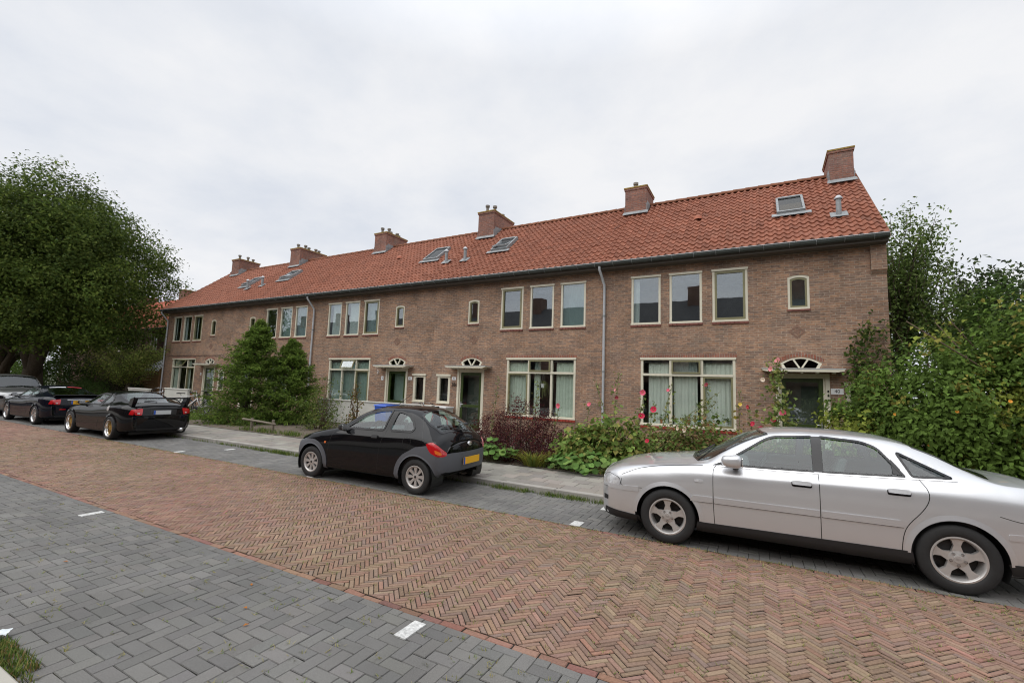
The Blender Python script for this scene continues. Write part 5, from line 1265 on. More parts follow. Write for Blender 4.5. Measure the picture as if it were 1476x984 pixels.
# ---- grey estate facing the camera at the left edge -----------------
def estate():
    cage = [
     (.06, [(.46,.26),(.62,.32),(.68,.52),(.66,.72),(.61,.80),(.48,.84),(.24,.86),(0,.865)]),
     (.14, [(.60,.24),(.74,.30),(.79,.54),(.77,.76),(.70,.86),(.54,.90),(.27,.92),(0,.925)]),
     (.35, [(.70,.22),(.85,.29),(.88,.58),(.86,.82),(.78,.93),(.60,.965),(.3,.985),(0,.99)]),
     (.90, [(.74,.22),(.89,.29),(.90,.60),(.88,.86),(.81,.99),(.64,1.02),(.32,1.05),(0,1.06)]),
     (1.20,[(.74,.22),(.89,.29),(.90,.60),(.885,.88),(.82,1.02),(.69,1.07),(.36,1.12),(0,1.135)]),
     (1.55,[(.74,.22),(.89,.29),(.90,.60),(.885,.89),(.82,1.04),(.66,1.29),(.35,1.35),(0,1.365)]),
     (1.90,[(.74,.22),(.89,.29),(.90,.60),(.885,.90),(.82,1.05),(.63,1.50),(.34,1.56),(0,1.575)]),
     (2.60,[(.74,.22),(.89,.29),(.90,.60),(.885,.90),(.82,1.06),(.62,1.56),(.33,1.62),(0,1.635)]),
     (3.60,[(.74,.22),(.89,.29),(.90,.60),(.885,.90),(.82,1.08),(.62,1.53),(.33,1.59),(0,1.60)]),
     (4.20,[(.72,.24),(.86,.31),(.88,.62),(.86,.90),(.80,1.08),(.63,1.40),(.34,1.45),(0,1.46)]),
     (4.45,[(.64,.26),(.78,.33),(.81,.62),(.80,.88),(.74,1.02),(.60,1.15),(.32,1.18),(0,1.19)])]
    fx, rx, wz, rr = .88, 3.55, .33, .385
    win1 = roundpoly([(1.42, 1.06), (2.45, 1.075), (2.48, 1.50), (1.98, 1.47)], [.02, .03, .03, .1], 4); win2 = roundpoly([(2.56, 1.08), (3.5, 1.10), (3.35, 1.48), (2.58, 1.50)], .04, 4)
    ws = [(1.22, -.62), (1.14, -.3), (1.12, 0), (1.14, .3), (1.22, .62), (1.55, .635), (1.88, .595), (1.84, 0), (1.88, -.595), (1.55, -.635)]
    root = empty('parked_car', (-25.55, 7.05, 0), rad(180.3), 'silver grey car facing the camera at the left edge of the picture', 'car', 'cars parked along the kerb')
    d1 = [(1.38, .30), (1.38, 1.02), (1.95, 1.50), (2.50, 1.53), (2.52, .30)]
    c = Car(root, cage, 'paint_grey', (.07, .04), side_cuts=[win1, win2, circ(fx, wz, rr+.018), circ(rx, wz, rr+.018)], top_cuts=[ws], doors=[d1], step=.04, nv=5)
    c.patch('window_glass', win1, 'side', -.006, 'car_glass_dark', both=True); c.patch('window_glass', win2, 'side', -.006, 'car_glass_dark', both=True)
    for w in (win1, win2): c.ribbon('window_seal', w, 'side', .035, .004, 'plastic_black', side=-.1)
    c.patch('windscreen', ws, 'top', -.004, 'car_glass_dark', step=.1); c.ribbon('screen_seal', ws, 'top', .03, .003, 'gloss_black', both=False)
    for x in (fx, rx): arches(c, x, wz, rr, .90, 'paint_grey', .03, .01)
    for sg in (-1, 1):
        c.patch('headlight', roundpoly([(sg*.38, .70), (sg*.66, .68), (sg*.66, .79), (sg*.40, .80)], .03, 3), 'front', .006, 'lamp_clear', skirt=.006)
    c.patch('headlight', roundpoly([(.09, .68), (.44, .74), (.52, .80), (.30, .83), (.10, .79)], .03, 3), 'side', .006, 'gloss_black', both=True, skirt=.006)
    c.patch('grille', roundpoly([(-.32, .64), (.32, .64), (.34, .80), (-.34, .80)], .03, 3), 'front', .008, 'plastic_black'); c.patch('lower_grille', roundpoly([(-.60, .30), (.60, .30), (.60, .42), (-.60, .42)], .03, 3), 'front', .006, 'plastic_black')
    h = c.cast('front', 0, .53); plate(root, h[0]+Vector((-.02, 0, 0)), rad(-90), 0)
    mirrors(root, 1.50, .82, 1.10, 'paint_grey', .18, .15, .18)
    for sg, far in ((-1, False), (1, True)):
        for x in (fx, rx): wheel(root, x, sg*.79, wz, .33, .215, .20, 'cap', far)
    b = MB(); b.box(.3, 4.2, -.65, .65, .18, .32); b.build('underbody', 'black', root)
    cabin(root, 1.25, 4.0, .78, .36, 1.80, 1.05, (1.95, -.36, 1.0)); seats(root, (1.95, 2.8), .38)
    return root
sedan(); hatch()
coupe((-19.05, 6.82, 0), rad(-.5), 'black coupe with gold mesh wheels and a tall rear wing', 'paint_black', 'mesh', True, None)
coupe((-24.95, 6.93, 0), rad(0), 'black coupe with silver wheels, yellow plate and red and white rear window sticker', 'paint_black_blue', 'twin', False, None)
estate()
# ------------------------------------------------------------------ VEGETATION
def unit(v): return v/np.maximum(np.linalg.norm(v, axis=-1, keepdims=True), 1e-9)
def leaves(name, P, size, pal, parent, out=None, aspect=.55, var=.22, up=.5, fold=.25, mat='leaf', dirs=None, jit=1.0, shade=None):
    """one folded four sided leaf at every point of P"""
    n = len(P); P = np.asarray(P, float)
    s = np.asarray(size if hasattr(size, '__len__') else np.full(n, size), float)*(1+R.normal(0, .22, n)); s = np.clip(s, .3*np.mean(s), 2*np.mean(s))[:, None]
    nrm = R.normal(0, 1, (n, 3))*jit; nrm[:, 2] += up*1.6
    if out is not None: nrm += unit(out)*1.1
    nrm = unit(nrm); d = R.normal(0, 1, (n, 3)) if dirs is None else np.asarray(dirs)+R.normal(0, .35, (n, 3)); d[:, 2] -= .25 if dirs is None else 0
    d = unit(d-nrm*(d*nrm).sum(1, keepdims=True)); w = np.cross(nrm, d)
    V = np.zeros((n, 4, 3)); V[:, 0] = P; V[:, 1] = P+d*s*.45+w*s*aspect*.5+nrm*s*fold*.4; V[:, 2] = P+d*s-nrm*s*.12; V[:, 3] = P+d*s*.5-w*s*aspect*.5+nrm*s*fold*.4
    F = np.arange(4*n).reshape(n, 4)
    pal = np.array(pal, float); c = pal[R.randint(0, len(pal), n)]*(1+R.normal(0, var, (n, 1)))
    if shade is not None: c = c*shade[:, None]
    c = np.clip(c, .004, 1)
    return npmesh(name, V.reshape(-1, 3), F, mat, parent, np.repeat(c, 4, axis=0))
def ellip(n, c, r, shell=.5):
    d = unit(R.normal(0, 1, (n, 3))); rr = (shell+(1-shell)*R.rand(n, 1)**.6); return np.array(c)+d*rr*np.array(r), d
def clumps(centres, outs, n_per, spread, flat=1.):
    k = len(centres); P = np.repeat(centres, n_per, axis=0)+np.clip(R.normal(0, 1, (k*n_per, 3)), -1.7, 1.7)*np.repeat(np.asarray(spread).reshape(-1, 1)*np.ones((k, 1)), n_per, axis=0)*np.array([1, 1, flat])
    return P, np.repeat(outs, n_per, axis=0)
GREEN = [(.085,.145,.028),(.10,.17,.034),(.07,.125,.025),(.125,.19,.038),(.09,.15,.035)]
DARKG = [(.045,.085,.02),(.055,.10,.024),(.04,.075,.018),(.07,.12,.028)]
YELG = [(.16,.18,.04),(.13,.17,.035),(.20,.19,.05),(.10,.15,.03)]
def limb(b, p0, p1, r0, r1, n=6, wob=.1, sag=0.):
    p0, p1 = Vector(p0), Vector(p1); L = (p1-p0).length; pts = []; rs = []
    for i in range(n+1):
        t = i/n; q = p0.lerp(p1, t)+Vector((R.normal(0, 1), R.normal(0, 1), R.normal(0, .5)))*wob*L*.12*math.sin(math.pi*t)+Vector((0, 0, sag*L*math.sin(math.pi*t)))
        pts.append(q); rs.append(r0+(r1-r0)*t)
    b.tube(pts, rs, 7); return pts
# ---- the big street tree -------------------------------------------
def bigtree(base, H_, rad_, label, ncl, nper, trunk_r, group, leaf=.17, blobs=None, pal=None, low=.30):
    t = empty('street_tree', base, 0, label, 'tree', group); b = MB()
    limb(b, (0, 0, -.1), (.1, 0, 3.2), trunk_r*1.2, trunk_r*.55, 7, .06)
    tops = []
    for k in range(7):
        a = k*2*math.pi/7+R.uniform(-.3, .3); rr = rad_*R.uniform(.28, .5); z = H_*R.uniform(.50, .72)
        p = limb(b, (.1+.1*math.cos(a), .1*math.sin(a), R.uniform(1.3, 2.2)), (rr*math.cos(a), rr*math.sin(a), z), trunk_r*R.uniform(.50, .66), trunk_r*.14, 8, .35, .05); tops.append(p)
        for m in range(5):
            q = p[R.randint(2, 8)]; a2 = a+R.uniform(-1.1, 1.1); l = rad_*R.uniform(.3, .6)
            limb(b, q, q+Vector((l*math.cos(a2), l*math.sin(a2), l*R.uniform(.15, .7))), trunk_r*.17, trunk_r*.035, 6, .3)
    b.build('trunk', 'bark', t, smooth=True)
    C = []; O = []
    blobs = blobs or [((0, 0, H_*.60), (rad_, rad_, H_*.40), 1.)]
    for c, r, w in blobs:
        n = int(ncl*w); p, d = ellip(n, c, r, .55); C.append(p); O.append(d)
    C = np.concatenate(C); O = np.concatenate(O)
    # uneven outline
    f = 1+.10*np.sin(O[:, 0]*7+O[:, 2]*5)+.07*np.sin(O[:, 1]*11+O[:, 2]*9); cc = np.array([0, 0, H_*.6]); C = cc+(C-cc)*f[:, None]
    C = C[C[:, 2] > H_*low-1.2*R.rand(len(C))]
    O = unit(C-cc)
    P, OO = clumps(C, O, nper, R.uniform(.22, .46, len(C)), .75)
    cv = np.repeat(R.uniform(.72, 1.28, len(C))*(1+.32*np.sin(C[:, 0]*1.5+C[:, 2]*1.1)*np.sin(C[:, 1]*1.4-C[:, 2]*1.7+1.)), nper)
    leaves('crown', P, leaf, pal or [(.072,.112,.020),(.092,.135,.025),(.055,.09,.017),(.13,.17,.035)], t, OO, shade=cv, up=.7, var=.12)
    return t
bigtree((-40.0, 11.0, G), 14.2, 7.6, 'very large dark green tree with spreading crown at the left edge of the street', 3400, 44, .55, None, .165,
    blobs=[((.4, 0, 7.5), (7.0, 7.0, 5.4), .60), ((-2.8, 0, 10.2), (4.0, 4.4, 3.2), .15), ((2.3, -1, 10.1), (3.6, 3.8, 3.5), .2), ((4.6, -1, 8.4), (3.0, 3.4, 3.4), .13), ((5.7, -1.0, 5.9), (2.8, 2.8, 3.0), .12)], low=.27)
bigtree((-47.5, 11.5, G), 12.5, 6.0, 'second street tree partly behind the very large one', 700, 24, .45, None, .2, low=.3)
# ---- small trees and shrubs ----------------------------------------
def bush(name, base, r, H_, label, cat, ncl, nper, leaf, pal, group=None, spread=.14, shell=.45, stems=8, aspect=.55, flat=.9, lumps=.14, stemmat='stem_brown', zlow=.03, up=.4, jit=1., tiny=None):
    t = empty(name, base, 0, label, cat, group); b = MB()
    for k in range(stems):
        a = R.uniform(0, 6.28); q = R.uniform(.15, .8); limb(b, (r[0]*.2*math.cos(a), r[1]*.2*math.sin(a), -.05), (r[0]*q*math.cos(a), r[1]*q*math.sin(a), H_*R.uniform(.5, .85)), .012+.006*H_, .004, 5, .4)
    b.build('stems', stemmat, t, smooth=True)
    d = unit(R.normal(0, 1, (ncl, 3))); d[:, 2] = np.abs(d[:, 2])*1.0-.15*R.rand(ncl); rr = shell+(1-shell)*R.rand(ncl)**.6
    f = 1+lumps*np.sin(d[:, 0]*6+d[:, 2]*4+r[0]*3)+lumps*.8*np.sin(d[:, 1]*9+d[:, 2]*7)
    C = d*rr[:, None]*f[:, None]*np.array([r[0], r[1], H_]); C[:, 2] = np.maximum(C[:, 2], zlow+.1*R.rand(ncl))
    # fuller towards the ground
    w = 1+.10*(1-C[:, 2]/H_); C[:, 0] *= w; C[:, 1] *= w
    P, OO = clumps(C, unit(C+np.array([0, 0, .2])), nper, R.uniform(.6, 1.3, ncl)*spread, flat); P[:, 2] = np.maximum(P[:, 2], .01)
    leaves('foliage', P, leaf, pal, t, OO, aspect, shade=np.repeat(R.uniform(.75, 1.25, ncl), nper), up=up, jit=jit)
    return t
def conifer(base, r, H_, label, n, tipx=0., group=None):
    t = empty('conifer', base, 0, label, 'tree', group); b = MB(); limb(b, (0, 0, -.05), (tipx, 0, H_*.97), .09, .015, 8, .05); 
    k = n//60; A = R.uniform(0, 2*math.pi, k); Z = R.rand(k)**.95; rad_ = r*np.clip((1-Z)**.62*(1+.16*np.sin(A*3+Z*11)+.14*np.sin(A*5-Z*17)+R.normal(0, .15, k)), .03, 2)
    ell = np.stack([rad_*np.cos(A)+tipx*Z, rad_*np.sin(A), Z*H_+.05], 1); P = []; D = []
    for i in range(k):
        root = np.array([tipx*Z[i], 0, max(.1, Z[i]*H_-.35*rad_[i])]); u = unit(ell[i]-root); side = unit(np.cross(u, [0, 0, 1.]))
        if i % 3 == 0: b.tube([root, root*.4+ell[i]*.6, ell[i]], [.018, .01, .004], 4)
        m = 60; tt = R.uniform(.35, 1.12, m); ln = np.linalg.norm(ell[i]-root); sp = .20*(1.15-tt)*ln*.9+.04
        p = root+u*(tt*ln)[:, None]+side*(R.normal(0, 1, m)*sp)[:, None]+np.array([0, 0, 1.])*(R.normal(0, .035, m)-.10*tt**2)[:, None]
        P.append(p); D.append(np.tile(u, (m, 1))+side*(R.normal(0, .5, m))[:, None])
    P = np.concatenate(P); D = np.concatenate(D); P[:, 2] = np.maximum(P[:, 2], .02)
    b.build('trunk', 'bark', t, smooth=True)
    leaves('foliage', P, .10, [(.125,.20,.036),(.16,.24,.045),(.095,.16,.03),(.20,.28,.055)], t, D, .34, shade=np.repeat(R.uniform(.65, 1.3, k), 60), dirs=D, up=.5)
    return t
conifer((-17.75, 10.95, G), 1.42, 3.95, 'tall bushy conifer nearer the bicycles, with a pointed top', 30000, .62)
conifer((-16.45, 12.0, G), 1.32, 3.30, 'rounder conifer beside the drainpipe, right of the taller one', 23000, -.1)
bush('shrub', (-16.9, 10.1, G), (1.2, .4), .5, 'low leafy shrubs spreading under the taller conifer', 'shrub', 110, 26, .06, YELG+GREEN, spread=.12)
bush('shrub', (-13.7, 11.3, G), (.75, .7), 1.75, 'loose light green shrub growing just left of the black hatchback', 'shrub', 95, 20, .075, [(.15,.19,.05),(.12,.17,.045),(.10,.15,.04),(.18,.20,.05)], spread=.13, shell=.25, stems=14)
bush('climbing_plant', (-13.0, 12.2, G), (.28, .22), 2.15, 'thin climber with yellow and red autumn leaves before the white wall', 'plant', 46, 15, .08, [(.20,.16,.03),(.26,.12,.03),(.12,.14,.03)], spread=.09, shell=.1, stems=5)
# purple barberry
bush('barberry_hedge', (-5.0, 9.95, G), (1.42, .72), 1.42, 'dark purple barberry hedge behind the pavement in the middle', 'hedge', 480, 40, .042, [(.085,.024,.030),(.11,.032,.036),(.06,.02,.026),(.14,.045,.035)], spread=.10, shell=.35, stems=26, lumps=.10, jit=1.2)
# broad leaved plants, yellow tuft
def rosette(name, base, r, H_, n, leaf, pal, label, cat='plant', aspect=1.05, group=None):
    t = empty(name, base, 0, label, cat, group); b = MB(); A = R.uniform(0, 6.28, n); Q = R.rand(n)**.5
    P = np.stack([r*Q*np.cos(A), r*.8*Q*np.sin(A), H_*(.25+.75*R.rand(n))*(1.1-.5*Q)], 1)
    for p in P[::2]: b.tube([(p[0]*.25, p[1]*.25, 0), (p[0]*.6, p[1]*.6, p[2]*.7), tuple(p)], .004, 4)
    b.build('stems', 'stem', t)
    # round leaves: fans of six
    V = []; F = []; C = []; pal = np.array(pal)
    for p in P:
        nrm = Vector((R.normal(0, .35)+p[0]*.4, R.normal(0, .35)-.45, 1)).normalized(); u = nrm.orthogonal().normalized(); v = nrm.cross(u); s = leaf*R.uniform(.65, 1.25); o = len(V); c = pal[R.randint(len(pal))]*R.uniform(.7, 1.3)
        V.append(tuple(Vector(p)-nrm*s*.12)); C.append(c)
        for k in range(8):
            a = k*math.pi/4; rr = s*.5*(1+.08*math.sin(k*2.4)); q = Vector(p)+u*rr*math.cos(a)+v*rr*math.sin(a)+nrm*(.05*s*math.sin(a*3)); V.append(tuple(q)); C.append(c*R.uniform(.85, 1.15))
        for k in range(0, 8, 2): F.append((o, o+1+k, o+1+(k+1) % 8, o+1+(k+2) % 8))
    npmesh('foliage', np.array(V), np.array(F), 'leaf', t, np.array(C), smooth=True); return t
LG = [(.12,.23,.055),(.15,.27,.065),(.10,.19,.045),(.18,.28,.07)]
rosette('leafy_plant', (-5.35, 9.25, G), .62, .48, 90, .15, LG, 'round leaved green plants at the foot of the purple barberry')
def tuft(name, base, r, H_, n, pal, label, cat='grass', w=.012):
    t = empty(name, base, 0, label, cat); V = []; F = []; C = []; pal = np.array(pal)
    for i in range(n):
        a = R.uniform(0, 6.28); q = r*R.rand()**.5*.5; x, y = q*math.cos(a), q*math.sin(a)*.7; l = H_*R.uniform(.6, 1.1); b_ = R.uniform(.3, 1.0)*r; d = Vector((math.cos(a), math.sin(a)*.8, 0)); sd = Vector((-math.sin(a), math.cos(a), 0))*w
        o = len(V); c = pal[R.randint(len(pal))]*R.uniform(.75, 1.25)
        for k, (f, ww) in enumerate(((0, 1.), (.5, 1.), (1., .15))):
            p = Vector((x, y, 0))+d*b_*f**1.6+Vector((0, 0, l*(f-.28*f**3))); V += [tuple(p-sd*ww), tuple(p+sd*ww)]; C += [c, c]
        F += [(o, o+1, o+3, o+2), (o+2, o+3, o+5, o+4)]
    npmesh('blades', np.array(V), np.array(F), 'leaf', t, np.array(C)); return t
tuft('grass_tuft', (-4.30, 9.25, G), .50, .42, 190, [(.30,.28,.05),(.24,.25,.05),(.17,.22,.05)], 'yellow green clump of strappy leaves between barberry and hollyhocks', 'plant', .010)
# hollyhocks
def flower(b, p, nrm, s, mat, n=5):
    nrm = Vector(nrm).normalized(); u = nrm.orthogonal().normalized(); v = nrm.cross(u); p = Vector(p)
    for k in range(n):
        a0, a1 = 2*math.pi*k/n, 2*math.pi*(k+1.12)/n; am = (a0+a1)/2
        P = [p, p+(u*math.cos(a0)+v*math.sin(a0))*s*.42+nrm*s*.16, p+(u*math.cos(a0*.6+am*.4)+v*math.sin(a0*.6+am*.4))*s*.56+nrm*s*.22, p+(u*math.cos(am*.4+a1*.6)+v*math.sin(am*.4+a1*.6))*s*.56+nrm*s*.24, p+(u*math.cos(a1)+v*math.sin(a1))*s*.42+nrm*s*.18]
        b.add(P, [(0, 1, 2, 3, 4)], mat)
    b.tube([p, p+nrm*s*.28], [s*.07, s*.05], 6, 'petal_yellow')
for nm, c in dict(petal_pink=(.75,.12,.20), petal_rose=(.80,.30,.33), petal_dark=(.22,.008,.03), petal_red=(.55,.01,.06), petal_yellow=(.7,.5,.08), petal_cream=(.75,.62,.50)).items(): simple(nm, c, .6, var=.12, scale=40)
def hollyhock(base, top, flowers, label, leafy=.6, nleaf=70, bud=True, r=.011, pal=None, spread=.14, leafs=.10):
    t = empty('hollyhock', base, 0, label, 'flower', 'hollyhocks in the front gardens'); b = MB(); p0 = Vector((0, 0, 0)); p1 = Vector(top); n = 9
    pts = [p0.lerp(p1, i/n)+Vector((R.normal(0, .012), R.normal(0, .012), 0))+Vector((0, 0, .06*math.sin(math.pi*i/n)))*p1.xy.length for i in range(n+1)]
    b.tube(pts, [r*(1-.6*i/n) for i in range(n+1)], 6)
    for i in range(int(p1.z*14)):
        f = R.uniform(.35, 1.0); q = p0.lerp(p1, f)+Vector((R.normal(0, .02), R.normal(0, .02), 0)); b.tube([q, q+Vector((R.normal(0, .03), R.normal(0, .03), .03))], [.009, .013], 5)
    b.build('stem', 'stem', t, smooth=True)
    f = R.rand(nleaf)**(1/leafy if leafy > 0 else 1); P = np.array([tuple(p0.lerp(p1, min(1, float(a)))) for a in f])+R.normal(0, 1, (nleaf, 3))*spread*(1.1-f[:, None]*.8)*np.array([1, 1, .5]); P[:, 2] = np.abs(P[:, 2])
    leaves('foliage', P, leafs*(1.25-.7*f), pal or [(.19,.26,.07),(.24,.30,.09),(.15,.22,.06),(.29,.28,.09)], t, None, .85, up=.5)
    for (fz, mat, s, dx) in flowers:
        fb = MB(); q = p0.lerp(p1, fz)+Vector((dx, -.05, 0)); flower(fb, q, (R.normal(0, .4)-.4, -1, R.uniform(.0, .5)), s, mat); fb.build('flower', None, t, smooth=False)
    return t
hp = lambda x, y: (x, y, G)
hollyhock(hp(-5.55, 9.35), (.16, .1, 1.92), [], 'dried brown flower stalk standing in front of the purple barberry', .5, 14, pal=[(.20,.15,.07),(.16,.13,.05)])
hollyhock(hp(-5.9, 12.6), (.1, 0, 1.95), [], 'pale green hollyhock stem beside the window of the house with the hanging plant', .9, 60)
hollyhock(hp(-4.75, 11.2), (.25, 0, 1.30), [(.97, 'petal_pink', .13, 0)], 'hollyhock with one bright pink flower rising above the barberry, left one', .5, 16)
hollyhock(hp(-3.75, 11.0), (.12, 0, 1.38), [(.97, 'petal_pink', .10, .03)], 'hollyhock with one small coral flower above the right part of the barberry', .5, 16)
hollyhock(hp(-2.75, 10.5), (-.55, 0, 1.95), [(.55, 'petal_dark', .09, 0)], 'arching seed headed hollyhock leaning left in front of the left window', .6, 22)
hollyhock(hp(-2.9, 10.3), (.18, .1, 2.15), [(.72, 'petal_dark', .08, .02), (.80, 'petal_rose', .06, -.03)], 'tall pale hollyhock spire at the left of the drainpipe', .8, 80)
hollyhock(hp(-2.35, 10.2), (.22, 0, 1.72), [(.98, 'petal_pink', .12, 0), (.68, 'petal_red', .13, .05)], 'hollyhock with bright pink top flower right before the drainpipe', .8, 70)
hollyhock(hp(-2.1, 10.0), (.25, 0, 1.48), [(.90, 'petal_red', .13, .02), (.45, 'petal_red', .09, 0)], 'hollyhock with two crimson flowers right of the drainpipe', .8, 80)
hollyhock(hp(-2.0, 10.8), (.4, 0, 1.95), [(.9, 'petal_pink', .07, -.05)], 'slim hollyhock spire between drainpipe and right window', .8, 50)
hollyhock(hp(-2.35, 10.0), (1.75, .3, 1.75), [(.55, 'petal_cream', .09, 0)], 'long pale stalk leaning far over to the right towards the right window', .9, 90, leafs=.07)
hollyhock(hp(-2.2, 10.2), (1.55, .2, 1.55), [(.6, 'petal_cream', .12, 0)], 'second leaning stalk with a cream flower below the longer one', .9, 80, leafs=.07)
hollyhock(hp(-1.0, 11.6), (.05, 0, 1.95), [(.98, 'petal_dark', .10, .0), (.5, 'petal_dark', .11, .05), (.42, 'petal_dark', .11, -.08)], 'hollyhock with near black flowers in front of the right window', .7, 60)
hollyhock(hp(.55, 12.7), (-.05, 0, 2.62), [(.98, 'petal_rose', .13, .05), (.90, 'petal_rose', .12, -.10), (.80, 'petal_cream', .10, -.28), (.50, 'petal_pink', .16, .12), (.44, 'petal_red', .12, -.08), (.34, 'petal_pink', .17, -.35)], 'tall leafy hollyhock with pink flowers growing against the green front door', 1.3, 420, spread=.26, leafs=.13)
hollyhock(hp(.05, 12.6), (-.15, 0, 1.45), [(.98, 'petal_red', .10, 0), (.7, 'petal_red', .12, .05)], 'short hollyhock with small crimson flowers left of the green front door', .9, 60, leafs=.09)
hollyhock(hp(-.35, 12.2), (.1, 0, 1.85), [(.8, 'petal_yellow', .08, 0)], 'yellowing bare hollyhock stalk before the right edge of the right window', .6, 30, pal=[(.35,.28,.05),(.2,.2,.05)])
bush('garden_bed', (-2.95, 10.15, G), (1.05, .85), 1.12, 'leafy green hollyhock clump beside the pavement, in front of the drainpipe', 'plant', 190, 18, .12, [(.15,.23,.05),(.18,.26,.06),(.25,.28,.08),(.13,.20,.045),(.30,.28,.08)], spread=.13, shell=.3, aspect=.9, stems=20)
rosette('leafy_plant', (-3.15, 9.35, G), .85, .42, 150, .16, LG, 'big round green leaves at the front edge of the hollyhock clump')
bush('garden_bed', (-1.15, 11.0, G), (1.35, 1.0), 1.18, 'green and rust brown bush under the right window', 'shrub', 260, 22, .085, [(.14,.21,.05),(.17,.24,.06),(.24,.15,.07),(.20,.13,.06),(.12,.19,.045),(.22,.23,.07)], spread=.12, shell=.35, aspect=.8, stems=20)
bush('garden_bed', (.55, 11.6, G), (1.1, .8), .95, 'low green shrub behind the bonnet of the silver car', 'shrub', 130, 20, .085, [(.10,.16,.04),(.16,.18,.05),(.13,.15,.05)], spread=.12, shell=.3, aspect=.8)
# ---- vine covered bush on the right ---------------------------------
def vinebush():
    t = empty('vine_bush', (4.6, 11.7, G), 0, 'huge bush overgrown with vines at the right edge, taller than the silver car', 'bush'); b = MB()
    for k in range(16):
        a = R.uniform(0, 6.28); limb(b, (R.uniform(-2, 2.5), R.uniform(-.6, .8), -.05), (R.uniform(-2.6, 3), R.uniform(-1.2, 1.2), R.uniform(1.6, 3.4)), .03, .008, 6, .4)
    b.build('stems', 'stem_brown', t, smooth=True)
    C = []; O = []
    for c, r, w in [((-2.2, -.1, 0), (1.15, 1.0, 2.35), 220), ((-1.3, -.2, 0), (1.4, 1.25, 3.15), 400), ((.4, -.2, 0), (1.9, 1.6, 3.85), 760), ((2.7, -.3, 0), (2.2, 1.9, 4.0), 700)]:
        d = unit(R.normal(0, 1, (w, 3))); d[:, 2] = np.abs(d[:, 2])-.05; d[:, 1] = np.where(R.rand(w) < .7, -np.abs(d[:, 1]), d[:, 1])
        f = 1+.10*np.sin(d[:, 0]*8+d[:, 2]*6+c[0])+.08*np.sin(d[:, 2]*13+d[:, 1]*5); C.append(np.array(c)+d*(.72+.30*R.rand(w, 1)**.7)*f[:, None]*np.array(r)); O.append(d)
    C = np.concatenate(C); O = np.concatenate(O); C[:, 2] = np.maximum(C[:, 2], .1)
    k = len(C); sp = R.uniform(.09, .22, k); per = 34
    P, OO = clumps(C, O, per, sp, 1.); P[:, 2] = np.maximum(P[:, 2], .03)
    yel = (np.sin(C[:, 0]*2.3+C[:, 2]*1.9)+np.sin(C[:, 2]*4.1-C[:, 0]*1.1) > 1.35)
    base = np.where(yel[:, None], np.array([[.22, .26, .045]]), np.array([[.115, .185, .035]]))*R.uniform(.7, 1.25, (k, 1)); base = np.where((R.rand(k, 1) < .08) & (C[:, 2:3] > 1.6), np.array([[.28, .26, .06]]), base)
    n = len(P); s = .082*(1+R.normal(0, .25, n))[:, None]; nrm = unit(OO*1.0+R.normal(0, .55, (n, 3))+np.array([0, -.15, .35])); d = R.normal(0, .7, (n, 3))+np.array([0, 0, -1.]); d = unit(d-nrm*(d*nrm).sum(1, keepdims=True)); w = np.cross(nrm, d)
    V = np.zeros((n, 5, 3)); V[:, 0] = P; V[:, 1] = P+d*s*.42+w*s*.36+nrm*s*.10; V[:, 2] = P+d*s*1.05-nrm*s*.15; V[:, 3] = P+d*s*.42-w*s*.36+nrm*s*.10; 
    V = V[:, [0, 1, 2, 3]]; c = np.repeat(base, per, axis=0)*(1+R.normal(0, .18, (n, 1))); c = np.clip(c, .005, 1)
    npmesh('foliage', V.reshape(-1, 3), np.arange(4*n).reshape(n, 4), 'leaf', t, np.repeat(c, 4, axis=0))
    # hanging and upright vine shoots
    b = MB(); PP = []
    for k in range(46):
        i = R.randint(len(C)); p = Vector(C[i])*1.02; dn = R.rand() < .5; pts = [p]; dv = Vector((R.normal(0, .3), -.35+R.normal(0, .2), -.6 if dn else .9))
        for j in range(6): pts.append(pts[-1]+dv*.09+Vector((R.normal(0, .02), R.normal(0, .02), -.03*j*.5))); 
        b.tube(pts, .004, 4); PP += [tuple(q+Vector((R.normal(0, .03), R.normal(0, .03), R.normal(0, .03)))) for q in pts for _ in range(4)]
    tag(b.build('vine_shoots', 'stem', t), kind='stuff'); leaves('shoot_leaves', np.array(PP), .085, [(.20,.22,.04),(.16,.20,.035),(.26,.22,.05)], t, None, .5)
    fb = MB()
    for (x, y, z) in [(-1.55, -1.35, 1.55), (-.95, -1.5, 1.75), (-2.3, -1.0, 1.45), (1.3, -1.95, 2.3), (-1.9, -1.2, .95)]: flower(fb, (x, y, z), (0, -1, .3), .05, 'petal_orange')
    fb.build('orange_flowers', None, t)
    return t
simple('petal_orange', (.8, .33, .03), .5)
vinebush()
# climber up the house corner
def climber():
    t = empty('wall_climber', fw(UW+XDE-.25, -.12, G), 0, 'leafy climber growing up the right corner of the brick wall', 'plant'); b = MB(); P = []
    for k in range(9):
        p = Vector((R.uniform(-.7, .35), R.uniform(-.1, 0), 1.0)); pts = [p]; top = R.uniform(2.4, 4.0)
        while pts[-1].z < top: pts.append(pts[-1]+Vector((R.normal(.02 if pts[-1].x < .1 else -.02, .05), R.normal(0, .02), .16)))
        b.tube([(q.x, min(q.y, .05), q.z) for q in pts], .007, 4)
        for q in pts:
            if R.rand() < .85: P += [(q.x+R.normal(0, .09), q.y-.03-abs(R.normal(0, .07)), q.z+R.normal(0, .06)) for _ in range(int(R.uniform(3, 11)))]
    P = np.array(P); b.build('stems', 'stem_brown', t); leaves('foliage', P, .10, [(.05,.085,.02),(.07,.11,.025),(.14,.15,.04)], t, np.tile([0, -1., .2], (len(P), 1)), .75)
climber()
